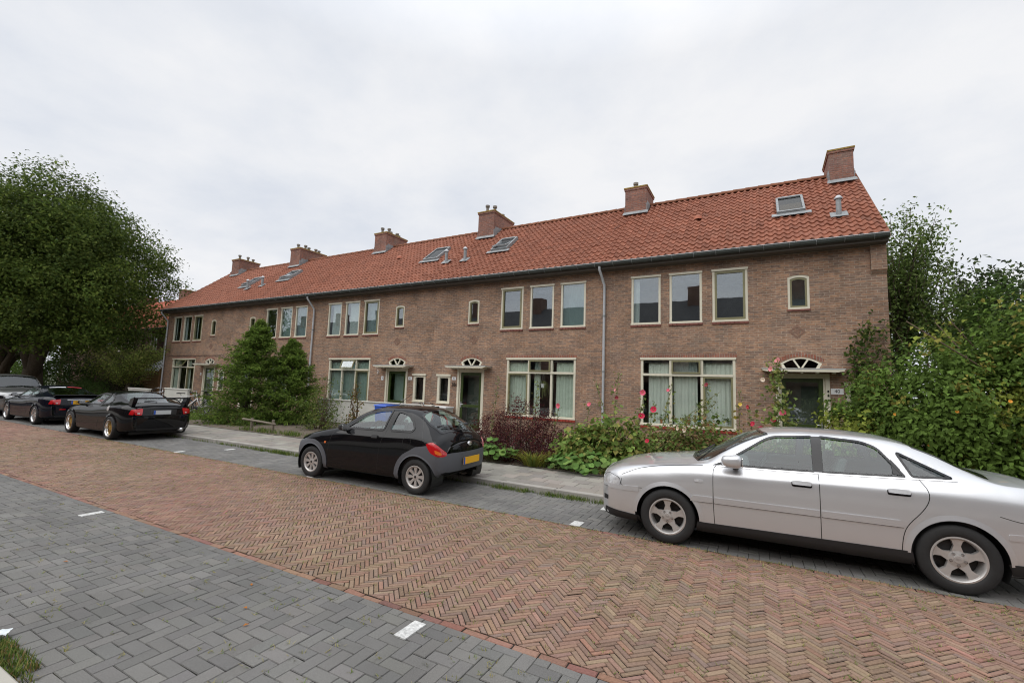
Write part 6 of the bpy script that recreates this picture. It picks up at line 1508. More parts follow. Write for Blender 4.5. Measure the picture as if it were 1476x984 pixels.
def airytree(base, H_, r, label, nb, leaf, pal, per=26, lean=0, up=1.):
    t = empty('garden_tree', base, 0, label, 'tree'); b = MB(); limb(b, (0, 0, -.1), (lean*.4, 0, H_*.55), .12, .06, 6, .1); P = []
    for k in range(nb):
        a = R.uniform(0, 6.28); z0 = H_*R.uniform(.22, .6); q = Vector((lean*.4*z0/(H_*.55), 0, z0)); l = r*R.uniform(.5, 1.1); e = q+Vector((l*math.cos(a), l*math.sin(a), (H_-z0)*R.uniform(.35, .98)*up))
        pts = limb(b, q, e, .03, .006, 8, .25)
        for j, pp in enumerate(pts[2:]): P += [tuple(pp+Vector((R.normal(0, .16), R.normal(0, .16), R.normal(0, .16)))) for _ in range(per)]
    b.build('trunk', 'bark', t, smooth=True); P = np.array(P); leaves('crown', P, leaf, pal, t, None, .5, up=.3, var=.28)
    return t
airytree((4.25, 19.4, G), 8.4, 1.35, 'tall feathery green tree rising behind the right end of the house row', 62, .12, [(.12,.18,.045),(.15,.21,.06),(.09,.14,.035),(.19,.25,.08)], 30, .4)
airytree((5.6, 19.0, G), 5.6, .9, 'shorter green tree between the feathery tree and the far right one', 44, .12, [(.13,.19,.05),(.16,.22,.06)], 22)
airytree((7.3, 20.0, G), 6.3, 1.3, 'dark leaved tree sticking up behind the vine bush at the right edge', 55, .15, [(.05,.075,.035),(.065,.09,.04),(.09,.12,.05)], 22)
bush('shrub', (5.3, 15.8, G), (3.4, 1.6), 4.5, 'dense green shrubbery filling the gap behind the vine bush', 'shrub', 640, 26, .12, GREEN+DARKG, spread=.2, shell=.6)
# ---- left side planting --------------------------------------------
bush('box_hedge', (-36.0, 12.2, G), (2.6, 1.0), 1.35, 'light green rounded hedge just behind the two black coupes', 'hedge', 260, 26, .075, [(.09,.15,.04),(.11,.18,.05),(.07,.12,.03)], spread=.13, shell=.6, lumps=.05)
bush('hedge', (-37.6, 14.6, G), (3.0, .9), 1.75, 'brownish green clipped hedge left of the wooden fence', 'hedge', 330, 24, .09, [(.05,.07,.025),(.07,.085,.03),(.045,.06,.02)], spread=.16, shell=.7, lumps=.03)
bush('hedge', (-46.0, 14.6, G), (5.6, 1.6), 3.6, 'tall dark green hedge behind the trunk of the very large tree', 'hedge', 620, 22, .12, DARKG+GREEN, spread=.22, shell=.7, lumps=.05)
bush('hedge', (-56.0, 13.6, G), (5.2, 1.8), 3.2, 'lighter green hedge at the far left edge', 'hedge', 420, 20, .13, GREEN+[(.12,.18,.04)], spread=.22, shell=.7)
airytree((-34.0, 13.6, G), 4.3, 2.1, 'small light green tree with layered branches before the striped awning', 52, .11, [(.20,.26,.06),(.25,.30,.08),(.17,.23,.055),(.29,.30,.09)], 26, 0, .55)
bush('shrub', (-37.6, 13.2, G), (.9, .6), 2.9, 'slender dark shrub between hedge and small light green tree', 'shrub', 90, 22, .10, GREEN, spread=.16, shell=.3)
# far vegetation closing the street
tb = []
for i, (x, y, r_, h_) in enumerate([(-66, 16, 7, 9), (-75, 8, 8, 10), (-64, 1.5, 6, 7)]):
    bigtree((x, y, 0), h_, r_, ['distant tree far down the street on the house side', 'most distant tree closing the end of the street', 'distant low tree on the near side of the street'][i], 260, 20, .35, None, .34, low=.15)
# grass, weeds
def strip(name, areas, n, H_, pal, w=.006, seedk=1.):
    V = []; A = np.array([(a[1]-a[0])*(a[3]-a[2])*a[4] for a in areas]); A = A/A.sum(); ix = R.choice(len(areas), n, p=A); B = np.array([a[:4] for a in areas])[ix]; Zs = np.array([a[5] for a in areas])[ix]; Hs = np.array([a[6] for a in areas])[ix]
    x = B[:, 0]+R.rand(n)*(B[:, 1]-B[:, 0]); y = B[:, 2]+R.rand(n)*(B[:, 3]-B[:, 2])
    keep = (np.sin(x*5.1+y*3)+np.sin(x*13.7-y*7)+R.normal(0, .9, n)) > -.5*seedk; x, y, Zs, Hs = x[keep], y[keep], Zs[keep], Hs[keep]; n = len(x)
    a = R.uniform(0, 6.28, n); l = Hs*R.uniform(.4, 1.2, n); d = np.stack([np.cos(a), np.sin(a), 0*a], 1); s = np.stack([-np.sin(a), np.cos(a), 0*a], 1)*w
    p = np.stack([x, y, Zs], 1); tip = p+d*(l*R.uniform(.2, .9, n))[:, None]+np.array([0, 0, 1.])*l[:, None]; mid = (p+tip)/2+np.array([0, 0, .12])*l[:, None]
    V = np.stack([p-s, p+s, mid+s*.8, mid-s*.8, tip], 1); F = []
    idx = np.arange(n)[:, None]*5; F = np.concatenate([idx+np.array([[0, 1, 2, 3]]), idx+np.array([[3, 2, 4, 4]])])
    F4 = F[:n]; V2 = V
    # second quad per blade narrows to the tip
    Vt = np.stack([V[:, 3], V[:, 2], V[:, 4]+s*.1, V[:, 4]-s*.1], 1); VV = np.concatenate([V[:, :4].reshape(-1, 3), Vt.reshape(-1, 3)]); FF = np.arange(8*n).reshape(-1, 4)
    pal = np.array(pal); c = pal[R.randint(0, len(pal), n)]*(1+R.normal(0, .2, (n, 1))); c = np.clip(c, .01, 1); cc = np.concatenate([np.repeat(c, 4, 0), np.repeat(c, 4, 0)])
    o = npmesh(name, VV, FF, 'leaf', None, cc); tag(o, kind='stuff'); return o
GR = [(.10,.16,.035),(.14,.20,.045),(.20,.21,.06),(.09,.14,.03)]
o = strip('kerb_grass', [(-11.2, -8.1, KY-.14, KY+.05, 3., .0, .09), (-12.8, -3.0, KY-.09, KY+.01, 1.1, .0, .07), (-4.2, -1.9, KY-.17, KY+.02, 2.5, .0, .07), (-30, -10, KY-.10, KY+.03, .6, .0, .07), (-2, 4.5, KY-.12, KY, 1., .0, .08), (1.6, 4.0, KY-.5, KY, .7, 0, .10)], 9000, .08, GR, .004); tag(o, 'green weeds growing along the foot of the kerb', 'weeds')
o = strip('near_verge_grass', [(-12.0, -3.5, NY0-.02, NY0+.10, 1.5, .0, .04), (-5.6, -3.85, NY0+.0, NY0+.16, 3, .0, .045), (-3.5, 3, NY0-.03, NY0+.03, 1, .0, .03)], 8000, .06, GR+[(.25,.18,.07)], .0035); tag(o, 'grass and weeds along the near kerb', 'weeds')
o = strip('garden_grass', [(-26.5, -19.3, SW+.02, 11.0, 1, G, .12), (-13, -9.2, SW+.02, SW+.5, .5, G, .12), (-26, -20, 11.4, 14, .6, G, .12), (-15, -12.5, SW, 9.5, .7, G, .14), (-4.6, 1, SW, 9.35, .6, G, .10)], 26000, .15, GR, .007); tag(o, 'rough grass in the front gardens', 'grass')
# dry moss and little weeds in the joints of the brick road
def tufts():
    n = 7500; x = R.uniform(-17, 5, n); y = RY0+.1+R.rand(n)*(RY1-RY0-.2); far_ = R.rand(n) < np.clip((y-RY0)/(RY1-RY0), .2, 1)*.9+.05
    x, y = x[far_], y[far_]; n = len(x)
    ex = R.uniform(-17, 5, 900); ey = RY1-.12*R.rand(900)**1.5; x = np.concatenate([x, ex, R.uniform(-9, 3, 420)]); y = np.concatenate([y, ey, R.uniform(NY0+.1, RY0-.05, 420)])
    k = 6; X = np.repeat(x, k)+R.normal(0, .020, len(x)*k); Y = np.repeat(y, k)+R.normal(0, .011, len(x)*k); n = len(X)
    a = R.uniform(0, 6.28, n); l = R.uniform(.010, .034, n); s = np.stack([-np.sin(a), np.cos(a), 0*a], 1)*.0030; d = np.stack([np.cos(a), np.sin(a), 0*a], 1); p = np.stack([X, Y, 0*X], 1)
    tip = p+d*(l*.9)[:, None]+np.array([0, 0, .55])*l[:, None]; V = np.stack([p-s, p+s, tip+s*.3, tip-s*.3], 1)
    pal = np.array([(.24,.24,.07),(.30,.26,.11),(.14,.20,.05),(.33,.29,.14)]); c = np.clip(pal[R.randint(0, 4, n)]*(1+R.normal(0, .2, (n, 1))), .02, 1)
    o = npmesh('joint_weeds', V.reshape(-1, 3), np.arange(4*n).reshape(-1, 4), 'leaf', None, np.repeat(c, 4, 0)); tag(o, 'tiny dry weeds in the joints of the paving', 'weeds', kind='stuff')
tufts()
# a few fallen leaves
for i, (x, y) in enumerate([(-3.55, 2.35), (-3.3, 2.2), (-3.9, 2.62), (-5.8, 2.0)]):
    V = np.array([(-.02, 0, .004), (0, -.012, .010), (.025, 0, .006), (0, .012, .012)]); o = npmesh('fallen_leaf', V, np.array([(0, 1, 2, 3)]), 'leaf', None, np.tile([.55, .20, .04], (4, 1)))
    o.location = (x, y, .003); o.rotation_euler = (0, 0, i*1.3); tag(o, 'small orange leaf fallen on the grey paving', 'leaf', 'fallen leaves on the paving')
# ------------------------------------------------------------------ GARDEN OBJECTS
def lowwall(name, X0, X1, dep, h, label, th=.11):
    t = empty(name, fw(X0, dep, G), ANG, label, 'wall'); L = X1-X0
    b = MB(); b.box(0, L, 0, th, -.1, h-.05); b.build('wall_panel', 'white_wall', t, bevel=.006); b = MB(); b.box(-.02, L+.02, -.03, th+.03, h-.048, h); b.build('coping', 'white_wall', t, bevel=.008)
lowwall('garden_wall', -16.9, -10.6, -1.0, .95, 'long low white wall in front of the window behind the black hatchback')
lowwall('garden_wall', -25.3, -23.2, -3.1, 1.10, 'white panel wall behind the bicycles, under the leftmost window')
lowwall('garden_wall', -29.1, -26.9, -3.1, 1.0, 'separate white wall piece further left, by the wooden fence')
def cupboard(X, dep, w, d, h, label):
    t = empty('storage_box', fw(X, dep, G), ANG, label, 'box'); b = MB(); b.box(0, w, 0, d, 0, h-.06); b.build('box_body', 'white_wall', t, bevel=.01)
    b = MB(); b.box(-.03, w+.03, -.04, d+.02, h-.058, h); b.build('lid', 'white', t, bevel=.01); b = MB(); b.box(w*.45, w*.55, -.02, -.001, h*.6, h*.64); b.build('handle', 'black', t)
cupboard(-11.2, -.62, .95, .45, .90, 'white outdoor cupboard under the narrow window left of door 38c')
t = empty('recycling_bin', fw(-12.1, -1.75, G-.07), ANG, 'blue wheeled bin just behind the black hatchback, before the low white wall', 'bin')
b = MB(); vs = [(-.24,-.26,.08),(.24,-.26,.08),(.24,.26,.08),(-.24,.26,.08),(-.29,-.33,.92),(.29,-.33,.92),(.29,.31,.92),(-.29,.31,.92)]; b.add(vs, [(0,3,2,1),(4,5,6,7),(0,1,5,4),(1,2,6,5),(2,3,7,6),(3,0,4,7)]); b.build('bin_body', 'blue_bin', t, bevel=.02)
b = MB(); b.prism([(-.36, .925), (.36, .925), (.36, .97), (.1, 1.0), (-.33, .975)], 'x', -.31, .31); b.build('lid', 'blue_bin', t, bevel=.01)
for sx in (-.24, .24):
    b = MB(); b.lathe([(.001, -.03), (.10, -.03), (.10, .03), (.001, .03)], 'x', (sx, .25, .10), 18); b.build('wheel', 'rubber', t, auto=40)
def bicycle(loc, rz, label, frame_mat, tilt=0., basket=False):
    t = empty('bicycle', loc, rz, label, 'bicycle', 'bicycles parked in the front gardens'); t.rotation_euler = (tilt, 0, rz)
    rw_ = .345; A_ = (-.52, rw_); B_ = (.55, rw_); bb = (-.05, .28); st = (-.22, .82); hd = (.36, .86); hb = (.385, .74)
    for nm, (wx, wz) in (('wheel', A_), ('wheel', B_)):
        b = MB(); n = 36; b.tube([(wx+rw_*math.cos(2*math.pi*k/n), 0, wz+rw_*math.sin(2*math.pi*k/n)) for k in range(n+1)], .018, 8, 'rubber', False)
        b.tube([(wx+(rw_-.025)*math.cos(2*math.pi*k/n), 0, wz+(rw_-.025)*math.sin(2*math.pi*k/n)) for k in range(n+1)], .012, 6, 'steel', False); b.tube([(wx, -.05, wz), (wx, .05, wz)], .025, 8, 'steel')
        for k in range(20): a = 2*math.pi*k/20; b.tube([(wx, .03*(-1)**k, wz), (wx+(rw_-.03)*math.cos(a), 0, wz+(rw_-.03)*math.sin(a))], .0022, 4, 'steel', False)
        b.build(nm, None, t, smooth=True)
        b = MB(); pts = [(wx+(rw_+.03)*math.cos(a), wz+(rw_+.03)*math.sin(a)) for a in np.linspace(rad(20 if wx < 0 else 60), rad(190 if wx < 0 else 175), 16)]
        b.add([(p[0], sg*.028, p[1]) for p in pts for sg in (-1, 1)], [(2*i, 2*i+1, 2*i+3, 2*i+2) for i in range(15)]); b.build('mudguard', frame_mat, t, smooth=True)
    b = MB(); v3 = lambda p, y=0: (p[0], y, p[1])
    for p, q, r_ in ((bb, st, .016), (bb, hb, .019), (st, hd, .016)): b.tube([v3(p), v3(q)], r_, 8)
    b.tube([v3(hb), v3((.345, .95))], .018, 8)
    for sg in (-1, 1): b.tube([v3(bb), v3(A_, sg*.05)], .010, 6); b.tube([v3((-.20, .76)), v3(A_, sg*.05)], .009, 6); b.tube([v3(hb), v3((.43, .60), sg*.045), v3(B_, sg*.05)], .013, 6)
    b.build('frame', frame_mat, t, smooth=True)
    b = MB(); b.tube([v3((-.20, .76)), v3((-.245, .93))], .013, 8, 'steel'); P = [(-.38, -.08), (-.30, -.085), (-.20, -.035), (-.07, -.015), (-.07, .015), (-.20, .035), (-.30, .085), (-.38, .08)]
    b.prism(P, 'z', .925, .965, 'black'); b.build('saddle', None, t, bevel=.008)
    b = MB(); b.tube([(.345, 0, .95), (.34, 0, 1.06)], .012, 8, 'steel'); b.tube([(.20, -.29, 1.03), (.30, -.24, 1.06), (.38, -.10, 1.07), (.34, 0, 1.06), (.38, .10, 1.07), (.30, .24, 1.06), (.20, .29, 1.03)], .011, 8, 'steel')
    for sg in (-1, 1): b.tube([(.16, sg*.30, 1.02), (.27, sg*.26, 1.05)], .017, 8, 'black')
    b.build('handlebar', None, t, smooth=True)
    b = MB(); b.lathe([(.001, -.01), (.09, -.01), (.09, .01), (.001, .01)], 'y', v3(bb, -.05), 20); b.tube([v3(bb, -.08), v3((.08, .17), -.08)], .010, 6); b.tube([v3(bb, .08), v3((-.18, .39), .08)], .010, 6); b.box(.04, .12, -.17, -.08, .16, .18); b.box(-.22, -.14, .08, .17, .38, .40); b.build('crank', 'black', t)
    b = MB(); b.box(-.72, -.32, -.06, .06, .70, .715); b.tube([(-.66, -.05, .70), v3(A_, -.06)], .006, 5); b.tube([(-.66, .05, .70), v3(A_, .06)], .006, 5); b.build('luggage_rack', 'black', t)
    b = MB(); b.lathe([(.001, -.05), (.03, -.04), (.045, .02), (.001, .025)], 'x', (.44, 0, .88), 12); b.build('lamp', 'black', t, auto=40)
    if basket:
        b = MB(); b.box(.42, .72, -.17, .17, .80, .81)
        for q in np.linspace(.43, .71, 8): b.tube([(q, -.17, .80), (q, -.18, 1.02)], .003, 4); b.tube([(q, .17, .80), (q, .18, 1.02)], .003, 4)
        b.tube([(.42, -.18, 1.02), (.72, -.18, 1.02), (.72, .18, 1.02), (.42, .18, 1.02), (.42, -.18, 1.02)], .006, 5); b.build('basket', 'steel', t)
    return t
bicycle((-21.9, 10.95, G), rad(48), 'white bicycle parked in front of the white panel wall, nearest the conifer', 'white', rad(3))
bicycle((-22.15, 11.55, G), rad(42), 'dark bicycle just behind the white one', 'black', rad(-4))
bicycle((-9.85, 12.55, G), rad(172), 'bicycle whose handlebar shows above the roof of the black hatchback', 'lamp_red', rad(2), True)
bicycle((-26.9, 12.0, G), rad(20), 'bicycle by the left white wall piece with only its handlebar showing', 'steel', 0)
# low wooden rail
t = empty('wooden_rail_fence', (-14.9, 9.35, G), 0, 'low weathered wooden rail beside the conifers', 'fence')
for x in (.25, 1.35): b = MB(); b.tube([(x, 0, -.1), (x+.01, 0, .40)], .045, 10); b.build('post', 'old_wood', t, auto=40)
b = MB(); b.tube([(-.2, -.03, .34), (.7, -.03, .31), (1.5, -.02, .27)], .035, 8); b.build('rail', 'old_wood', t, smooth=True)
# brown wooden fence, awning and the neighbouring row further left
t = empty('wooden_fence', fw(-36.4, .3, G), ANG, 'brown wooden garden fence at the left end of the house row', 'fence')
for k in range(9): b = MB(); b.box(.02, 2.35, 0, .025, .15+k*.2, .34+k*.2); b.build('board', 'fence_wood', t, bevel=.004)
for x in (0, 2.4): b = MB(); b.box(x-.05, x+.05, -.03, .06, 0, 2.05); b.build('post', 'fence_wood', t)
b = MB()
for k in range(12): b.box(2.46+k*.05, 2.50+k*.05, .0, .022, .05, 2.15)
b.build('gate', 'fence_wood', t)
t = empty('awning', fw(-38.9, 2.6, 2.1), ANG, 'black and white striped awning on the neighbouring house', 'awning'); b = MB()
for k in range(16): b.add([(k*.2, -1.5, 0), (k*.2+.2, -1.5, 0), (k*.2+.2, 0, .95), (k*.2, 0, .95), (k*.2, -1.5, -.03), (k*.2+.2, -1.5, -.03), (k*.2+.2, 0, .92), (k*.2, 0, .92)], [(0,1,2,3),(4,7,6,5),(0,4,5,1)], 'white' if k % 2 else 'stripe_dark')
b.build('canvas', None, t); b = MB(); b.tube([(0, -1.5, -.03), (3.2, -1.5, -.03)], .025, 8); b.build('front_bar', 'steel', t)
def simplehouse(X0, W_, dep, label, z=0, flip=0):
    t = empty('neighbouring_house', fw(X0, dep, 0), ANG, label, 'house'); wins = []
    for u in (1.0, 3.2, 5.4): wins += [(u, u+1.1, 3.7, 5.1)]
    wins += [(1.0, 3.0, .8, 2.6)]
    vs, fs = tess([(0, 0), (W_, 0), (W_, 5.6), (0, 5.6)], [rect(*w) for w in wins]); b = MB(); b.add([(v[0], 0, v[1]) for v in vs], fs); b.add([(0,0,0),(0,7,0),(0,7,5.6),(0,3.5,8.9),(0,0,5.6)], [(0,1,2,3,4)]); b.add([(W_,0,0),(W_,7,0),(W_,7,5.6),(W_,3.5,8.9),(W_,0,5.6)], [(0,1,2,3,4)]); b.add([(0,7,0),(W_,7,0),(W_,7,5.6),(0,7,5.6)], [(0,1,2,3)]); b.build('wall', 'brick_dark', t)
    for w in wins:
        f = MB(); frame(f, 1, *w, .09, .0, .08, 'cream'); f.box((w[0]+w[1])/2-.03, (w[0]+w[1])/2+.03, .005, .07, w[2]+.09, w[3]-.09, 'cream'); o = f.build('window', None, t); pane(o, 1, w[0]+.09, w[1]-.09, w[2]+.09, w[3]-.09, .05, 'pane_sky'); c = MB(); c.box(w[0], w[1], .35, .36, w[2], w[3]); c.build('blind', 'curtain_grey', o)
    # wavy tiled roof, coarser
    nxx = int(W_/.2)*4; nyy = 15; u = np.linspace(0, W_, nxx+1); V = []; F = []; C = []
    for r_ in range(nyy):
        for (e, hh) in ((0, .045), (1, .0)):
            f = (r_+e)/nyy; yy = -.4+3.9*f; zz = 5.5+3.4*f
            V += [(a, yy-.5*(.02*math.cos(2*math.pi*a/.2)+hh), zz+.75*(.02*math.cos(2*math.pi*a/.2)+hh)) for a in u]; C += [np.array((.40,.115,.065))*R.uniform(.85, 1.15) for a in u]
    m = nxx+1
    for q in range(2*nyy-1):
        for j in range(nxx): F.append((q*m+j, q*m+j+1, (q+1)*m+j+1, (q+1)*m+j))
    k = len(V); V += [(0, 3.5, 8.9), (W_, 3.5, 8.9), (W_, 7.4, 5.5), (0, 7.4, 5.5)]; C += [(.38, .11, .06)]*4; F.append((k, k+1, k+2, k+3))
    rf = npmesh('roof', np.array(V), np.array(F), 'roof_tile', t, np.array(C)); g = MB(); g.box(0, W_, -.5, -.38, 5.42, 5.54); g.build('gutter', 'gutter_dark', t)
    ch = MB(); ch.box(W_-1.0, W_-.1, 2.8, 4.3, 8.0, 9.5, 'brick_chimney'); ch.box(W_-1.05, W_-.05, 2.75, 4.35, 9.5, 9.56, 'lichen')
    for q in (3.1, 3.5, 3.9): ch.lathe([(.06, 9.5), (.06, 9.72), (.09, 9.74), (.02, 9.78)], 'z', (W_-.55, q, 0), 8, 'steel')
    ch.build('chimney', None, rf); return t
simplehouse(-44.8, 7.8, 3.6, 'neighbouring red roofed brick house just left of the row, behind the fence')
simplehouse(-53.2, 7.8, 3.6, 'further brick house behind the very large tree')
simplehouse(-62.4, 8.6, 3.6, 'furthest brick house, hidden by the trunks of the street trees')
bush('hedge', (-66.0, 15.5, G), (7.0, 2.2), 5.5, 'tall hedge closing the far end of the gardens', 'hedge', 420, 20, .2, GREEN+DARKG, spread=.3, shell=.7)
# low shed roof seen under the tree
t = empty('shed', fw(-41.0, -.6, G), ANG, 'low brick shed with flat roof between the hedges', 'shed'); b = MB(); b.box(0, 2.2, 0, 2, 0, 2.1); b.build('wall', 'brick_dark', t); b = MB(); b.box(-.25, 2.45, -.3, 2.2, 2.1, 2.28); b.build('roof', 'roof_dark', t, bevel=.01)
# ---- plants on the window sill, hanging basket ----------------------
def potplant(X, dep, z, s, mat, label, kind, pal=GREEN):
    t = empty('potted_plant', fw(X, dep, z), ANG, label, 'plant', 'pot plants behind the right window'); b = MB(); b.lathe([(.001, 0), (.055*s, 0), (.075*s, .13*s), (.082*s, .13*s), (.082*s, .155*s), (.07*s, .155*s), (.065*s, .13*s), (.001, .13*s)], 'z', n=18); b.build('pot', mat, t, auto=40)
    if kind == 'tall': b = MB(); b.tube([(0, 0, .12*s), (.02, 0, .3), (-.04, 0, .5), (-.05, 0, .62)], .022, 7); b.build('stem', 'stem', t, smooth=True); P = R.normal(0, .035, (40, 3))+np.array([-.05, 0, .6])
    else: P = R.normal(0, 1, (70, 3))*np.array([.09, .06, .05])*s+np.array([0, 0, .22*s])
    leaves('foliage', P, .08, pal, t, None, .35)
potplant(-2.72, .19, .87, .85, 'terracotta', 'flat terracotta bowl with low plant, leftmost on the sill of the right window', 'low')
potplant(-2.45, .19, .87, .65, 'pot_red', 'small red pot on the sill of the right window', 'low')
potplant(-1.98, .19, .87, 1.1, 'terracotta', 'terracotta pot with spiky green plant in the middle of the right window', 'low', [(.12,.2,.05),(.09,.16,.04)])
potplant(-1.62, .19, .87, .95, 'pot_blue', 'pale blue pot with a thick bare stem', 'tall')
potplant(-.95, .19, .87, 1.0, 'white', 'white trough with seedlings at the right end of the sill', 'low')
t = empty('hanging_plant', fw(-6.72, .22, 1.82), ANG, 'spider plant in a white pot hanging in the middle of the left window', 'plant'); b = MB(); b.lathe([(.001, 0), (.07, 0), (.09, .14), (.08, .14), (.001, .12)], 'z', n=16); b.build('pot', 'white', t, auto=40)
b = MB(); 
for a in (0, 2.1, 4.2): b.tube([(.08*math.cos(a), .08*math.sin(a), .14), (0, 0, .55)], .003, 4)
b.build('cord', 'white', t)
V = []; F = []; C = []
for i in range(90):
    a = R.uniform(0, 6.28); r_ = R.uniform(.12, .34); dz = R.uniform(-.55, .1); o_ = len(V); c = np.array([(.28,.30,.12),(.20,.25,.08)][i % 2])*R.uniform(.7, 1.3)
    for f in (0, .3, .65, 1.): p = Vector((r_*f*math.cos(a), r_*.45*f*math.sin(a), .14+.25*f*(1-f)*2+dz*f*f)); sd = Vector((-math.sin(a), math.cos(a), 0))*.009*(1-f*.7); V += [tuple(p-sd), tuple(p+sd)]; C += [c, c]
    F += [(o_+2*k, o_+2*k+1, o_+2*k+3, o_+2*k+2) for k in range(3)]
npmesh('foliage', np.array(V), np.array(F), 'leaf', t, np.array(C))
# crumpled paper by the near kerb
simple('paper', (.72, .76, .78), .7, var=.03)
b = MB(); n = 7; vs = [(.11*(i/(n-1))-.055, .08*(j/(n-1))-.04, .02+.012*abs(math.sin(i*2.1+j*1.3))+.01*R.rand()) for i in range(n) for j in range(n)]; b.add(vs, [(i*n+j, (i+1)*n+j, (i+1)*n+j+1, i*n+j+1) for i in range(n-1) for j in range(n-1)])
o = b.build('paper_litter', 'paper'); o.location = (-4.50, 1.25, 0.01); o.rotation_euler = (0, 0, .9); md = o.modifiers.new('s', 'SOLIDIFY'); md.thickness = .002; tag(o, 'crumpled piece of white paper lying by the near kerb', 'litter')
# ---- opposite side of the street (seen only in window and paint reflections)
def opposite():
    t = empty('opposite_houses', (-62, -9.5, 0), 0, 'row of brick houses across the street, mirrored in the windows', 'house'); b = MB(); b.box(0, 122, -7, 0, 0, 6.0); b.build('wall', 'brick_dark', t)
    b = MB(); b.add([(-.2, .4, 6.1), (122.2, .4, 6.1), (122.2, -3.5, 9.9), (-.2, -3.5, 9.9), (-.2, -7.4, 6.1), (122.2, -7.4, 6.1)], [(0,1,2,3),(3,2,5,4),(0,3,4),(1,5,2)]); rf = b.build('roof', 'roof_dark', t)
    for k in range(16): b = MB(); b.box(3+k*7.6, 4+k*7.6, -4.3, -2.9, 8, 11); b.build('chimney', 'brick_dark', rf)
    for k in range(32):
        for z0, z1 in ((.9, 2.6), (3.6, 5.0)): b = MB(); u = 1.2+k*3.7; b.box(u, u+1.6, .0, .05, z0, z1); b.build('window', 'gloss_black', t)
opposite()
# ------------------------------------------------------------------ SKY, SUN, CAMERA
w = bpy.data.worlds.new('World'); sc.world = w; w.use_nodes = True; nt = w.node_tree; L = nt.links.new
for n in list(nt.nodes): nt.nodes.remove(n)
SE, SR = rad(52), rad(200)
sky = N(nt, 'ShaderNodeTexSky', sky_type='NISHITA'); sky.sun_disc = False; sky.sun_elevation = SE; sky.sun_rotation = SR; sky.air_density = 1; sky.dust_density = 2; sky.ozone_density = 1
tc = N(nt, 'ShaderNodeTexCoord'); sx = N(nt, 'ShaderNodeSeparateXYZ'); L(tc.outputs['Generated'], sx.inputs[0])
# project the view direction onto a cloud deck
zz = N(nt, 'ShaderNodeMath', operation='MAXIMUM'); L(sx.outputs[2], zz.inputs[0]); zz.inputs[1].default_value = 0.; za = N(nt, 'ShaderNodeMath', operation='ADD'); L(zz.outputs[0], za.inputs[0]); za.inputs[1].default_value = .22
dv = N(nt, 'ShaderNodeVectorMath', operation='DIVIDE'); L(tc.outputs['Generated'], dv.inputs[0]); cb = N(nt, 'ShaderNodeCombineXYZ')
for i in range(3): L(za.outputs[0], cb.inputs[i])
L(cb.outputs[0], dv.inputs[1])
n1 = N(nt, 'ShaderNodeTexNoise', Scale=1.35, Detail=7., Roughness=.52, Distortion=.25); L(dv.outputs[0], n1.inputs['Vector'])
n2 = N(nt, 'ShaderNodeTexNoise', Scale=3.6, Detail=6., Roughness=.6); L(dv.outputs[0], n2.inputs['Vector'])
mx = N(nt, 'ShaderNodeMix', data_type='FLOAT'); mx.inputs[0].default_value = .35; L(n1.outputs[0], mx.inputs[2]); L(n2.outputs[0], mx.inputs[3])
cr = N(nt, 'ShaderNodeValToRGB'); L(mx.outputs[0], cr.inputs[0]); e = cr.color_ramp.elements
e[0].position = .36; e[0].color = (.76, .80, .875, 1); e[1].position = .62; e[1].color = (.95, .955, .975, 1); q = e.new(.48); q.color = (.85, .875, .925, 1)
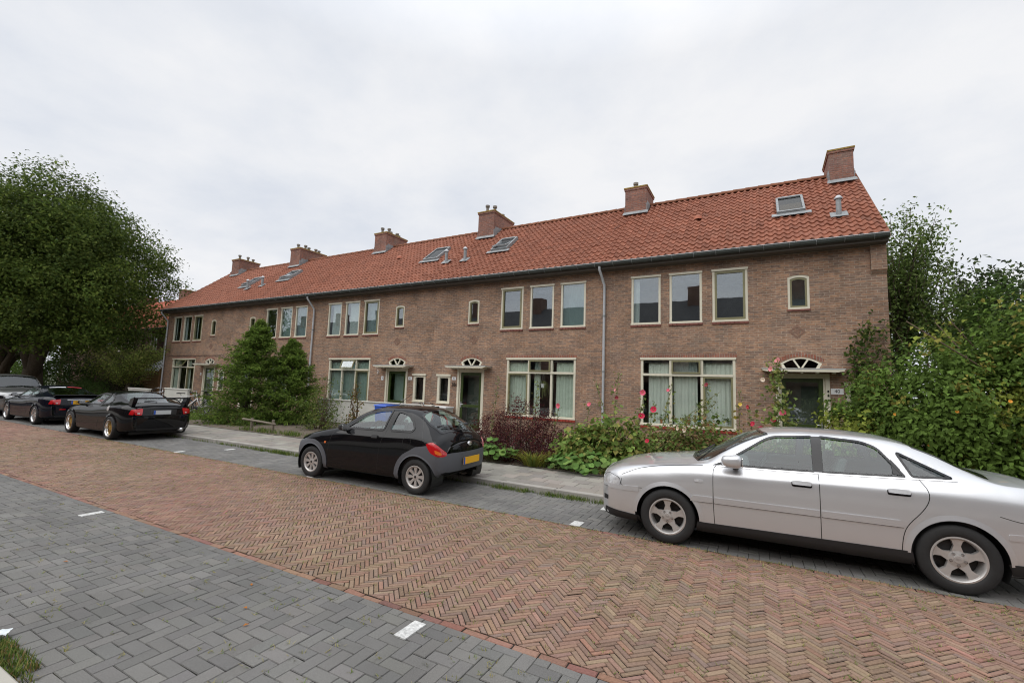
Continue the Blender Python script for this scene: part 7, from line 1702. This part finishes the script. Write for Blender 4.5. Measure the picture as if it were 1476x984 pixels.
# overcast sky gets brighter towards the zenith
zr = N(nt, 'ShaderNodeMapRange'); zr.inputs[1].default_value = .6; zr.inputs[2].default_value = 1.; zr.inputs[3].default_value = .90; zr.inputs[4].default_value = 1.75; L(sx.outputs[2], zr.inputs[0])
vm = N(nt, 'ShaderNodeVectorMath', operation='SCALE'); L(cr.outputs[0], vm.inputs[0]); L(zr.outputs[0], vm.inputs['Scale'])
b1 = N(nt, 'ShaderNodeBackground', Strength=.05); L(sky.outputs[0], b1.inputs[0]); b2 = N(nt, 'ShaderNodeBackground', Strength=.95); L(vm.outputs[0], b2.inputs[0])
ms = N(nt, 'ShaderNodeMixShader'); ms.inputs[0].default_value = .94; L(b1.outputs[0], ms.inputs[1]); L(b2.outputs[0], ms.inputs[2])
ow = N(nt, 'ShaderNodeOutputWorld'); L(ms.outputs[0], ow.inputs['Surface'])
sl = bpy.data.lights.new('sun', 'SUN'); sl.energy = 1.5; sl.angle = rad(75); sl.color = (1, .97, .93); so = bpy.data.objects.new('sun', sl); COL.objects.link(so)
# sun direction: from behind the camera, high
az = rad(-115); dirv = Vector((math.cos(az)*math.cos(SE), math.sin(az)*math.cos(SE), math.sin(SE))); so.rotation_euler = dirv.to_track_quat('Z', 'Y').to_euler()
sky.sun_rotation = math.atan2(dirv.x, dirv.y)
cam = bpy.data.cameras.new('camera'); co = bpy.data.objects.new('camera', cam); COL.objects.link(co); sc.camera = co
cam.sensor_width = 36; cam.lens = 36*.6502*1000/1476; cam.clip_end = 2000; cam.clip_start = .05
yaw, pitch, roll = 0.4909, 0.1011, 0.0347
fwd = Vector((-math.sin(yaw)*math.cos(pitch), math.cos(yaw)*math.cos(pitch), math.sin(pitch))); r0 = Vector((math.cos(yaw), math.sin(yaw), 0)); u0 = r0.cross(fwd)
rr_ = r0*math.cos(roll)+u0*math.sin(roll); uu_ = -r0*math.sin(roll)+u0*math.cos(roll)
M = Matrix((rr_, uu_, -fwd)).transposed().to_4x4(); M.translation = (0, 0, 1.8); co.matrix_world = M
sc.view_settings.view_transform = 'Standard'; sc.view_settings.look = 'None'; sc.view_settings.gamma = 1; sc.view_settings.exposure = .22; sc.view_settings.use_curve_mapping = False
sc.render.engine = 'CYCLES'; sc.cycles.filter_width = 1.1
sc.cycles.max_bounces = 8; sc.cycles.transparent_max_bounces = 16
sc.render.resolution_x = 1024; sc.render.resolution_y = 682
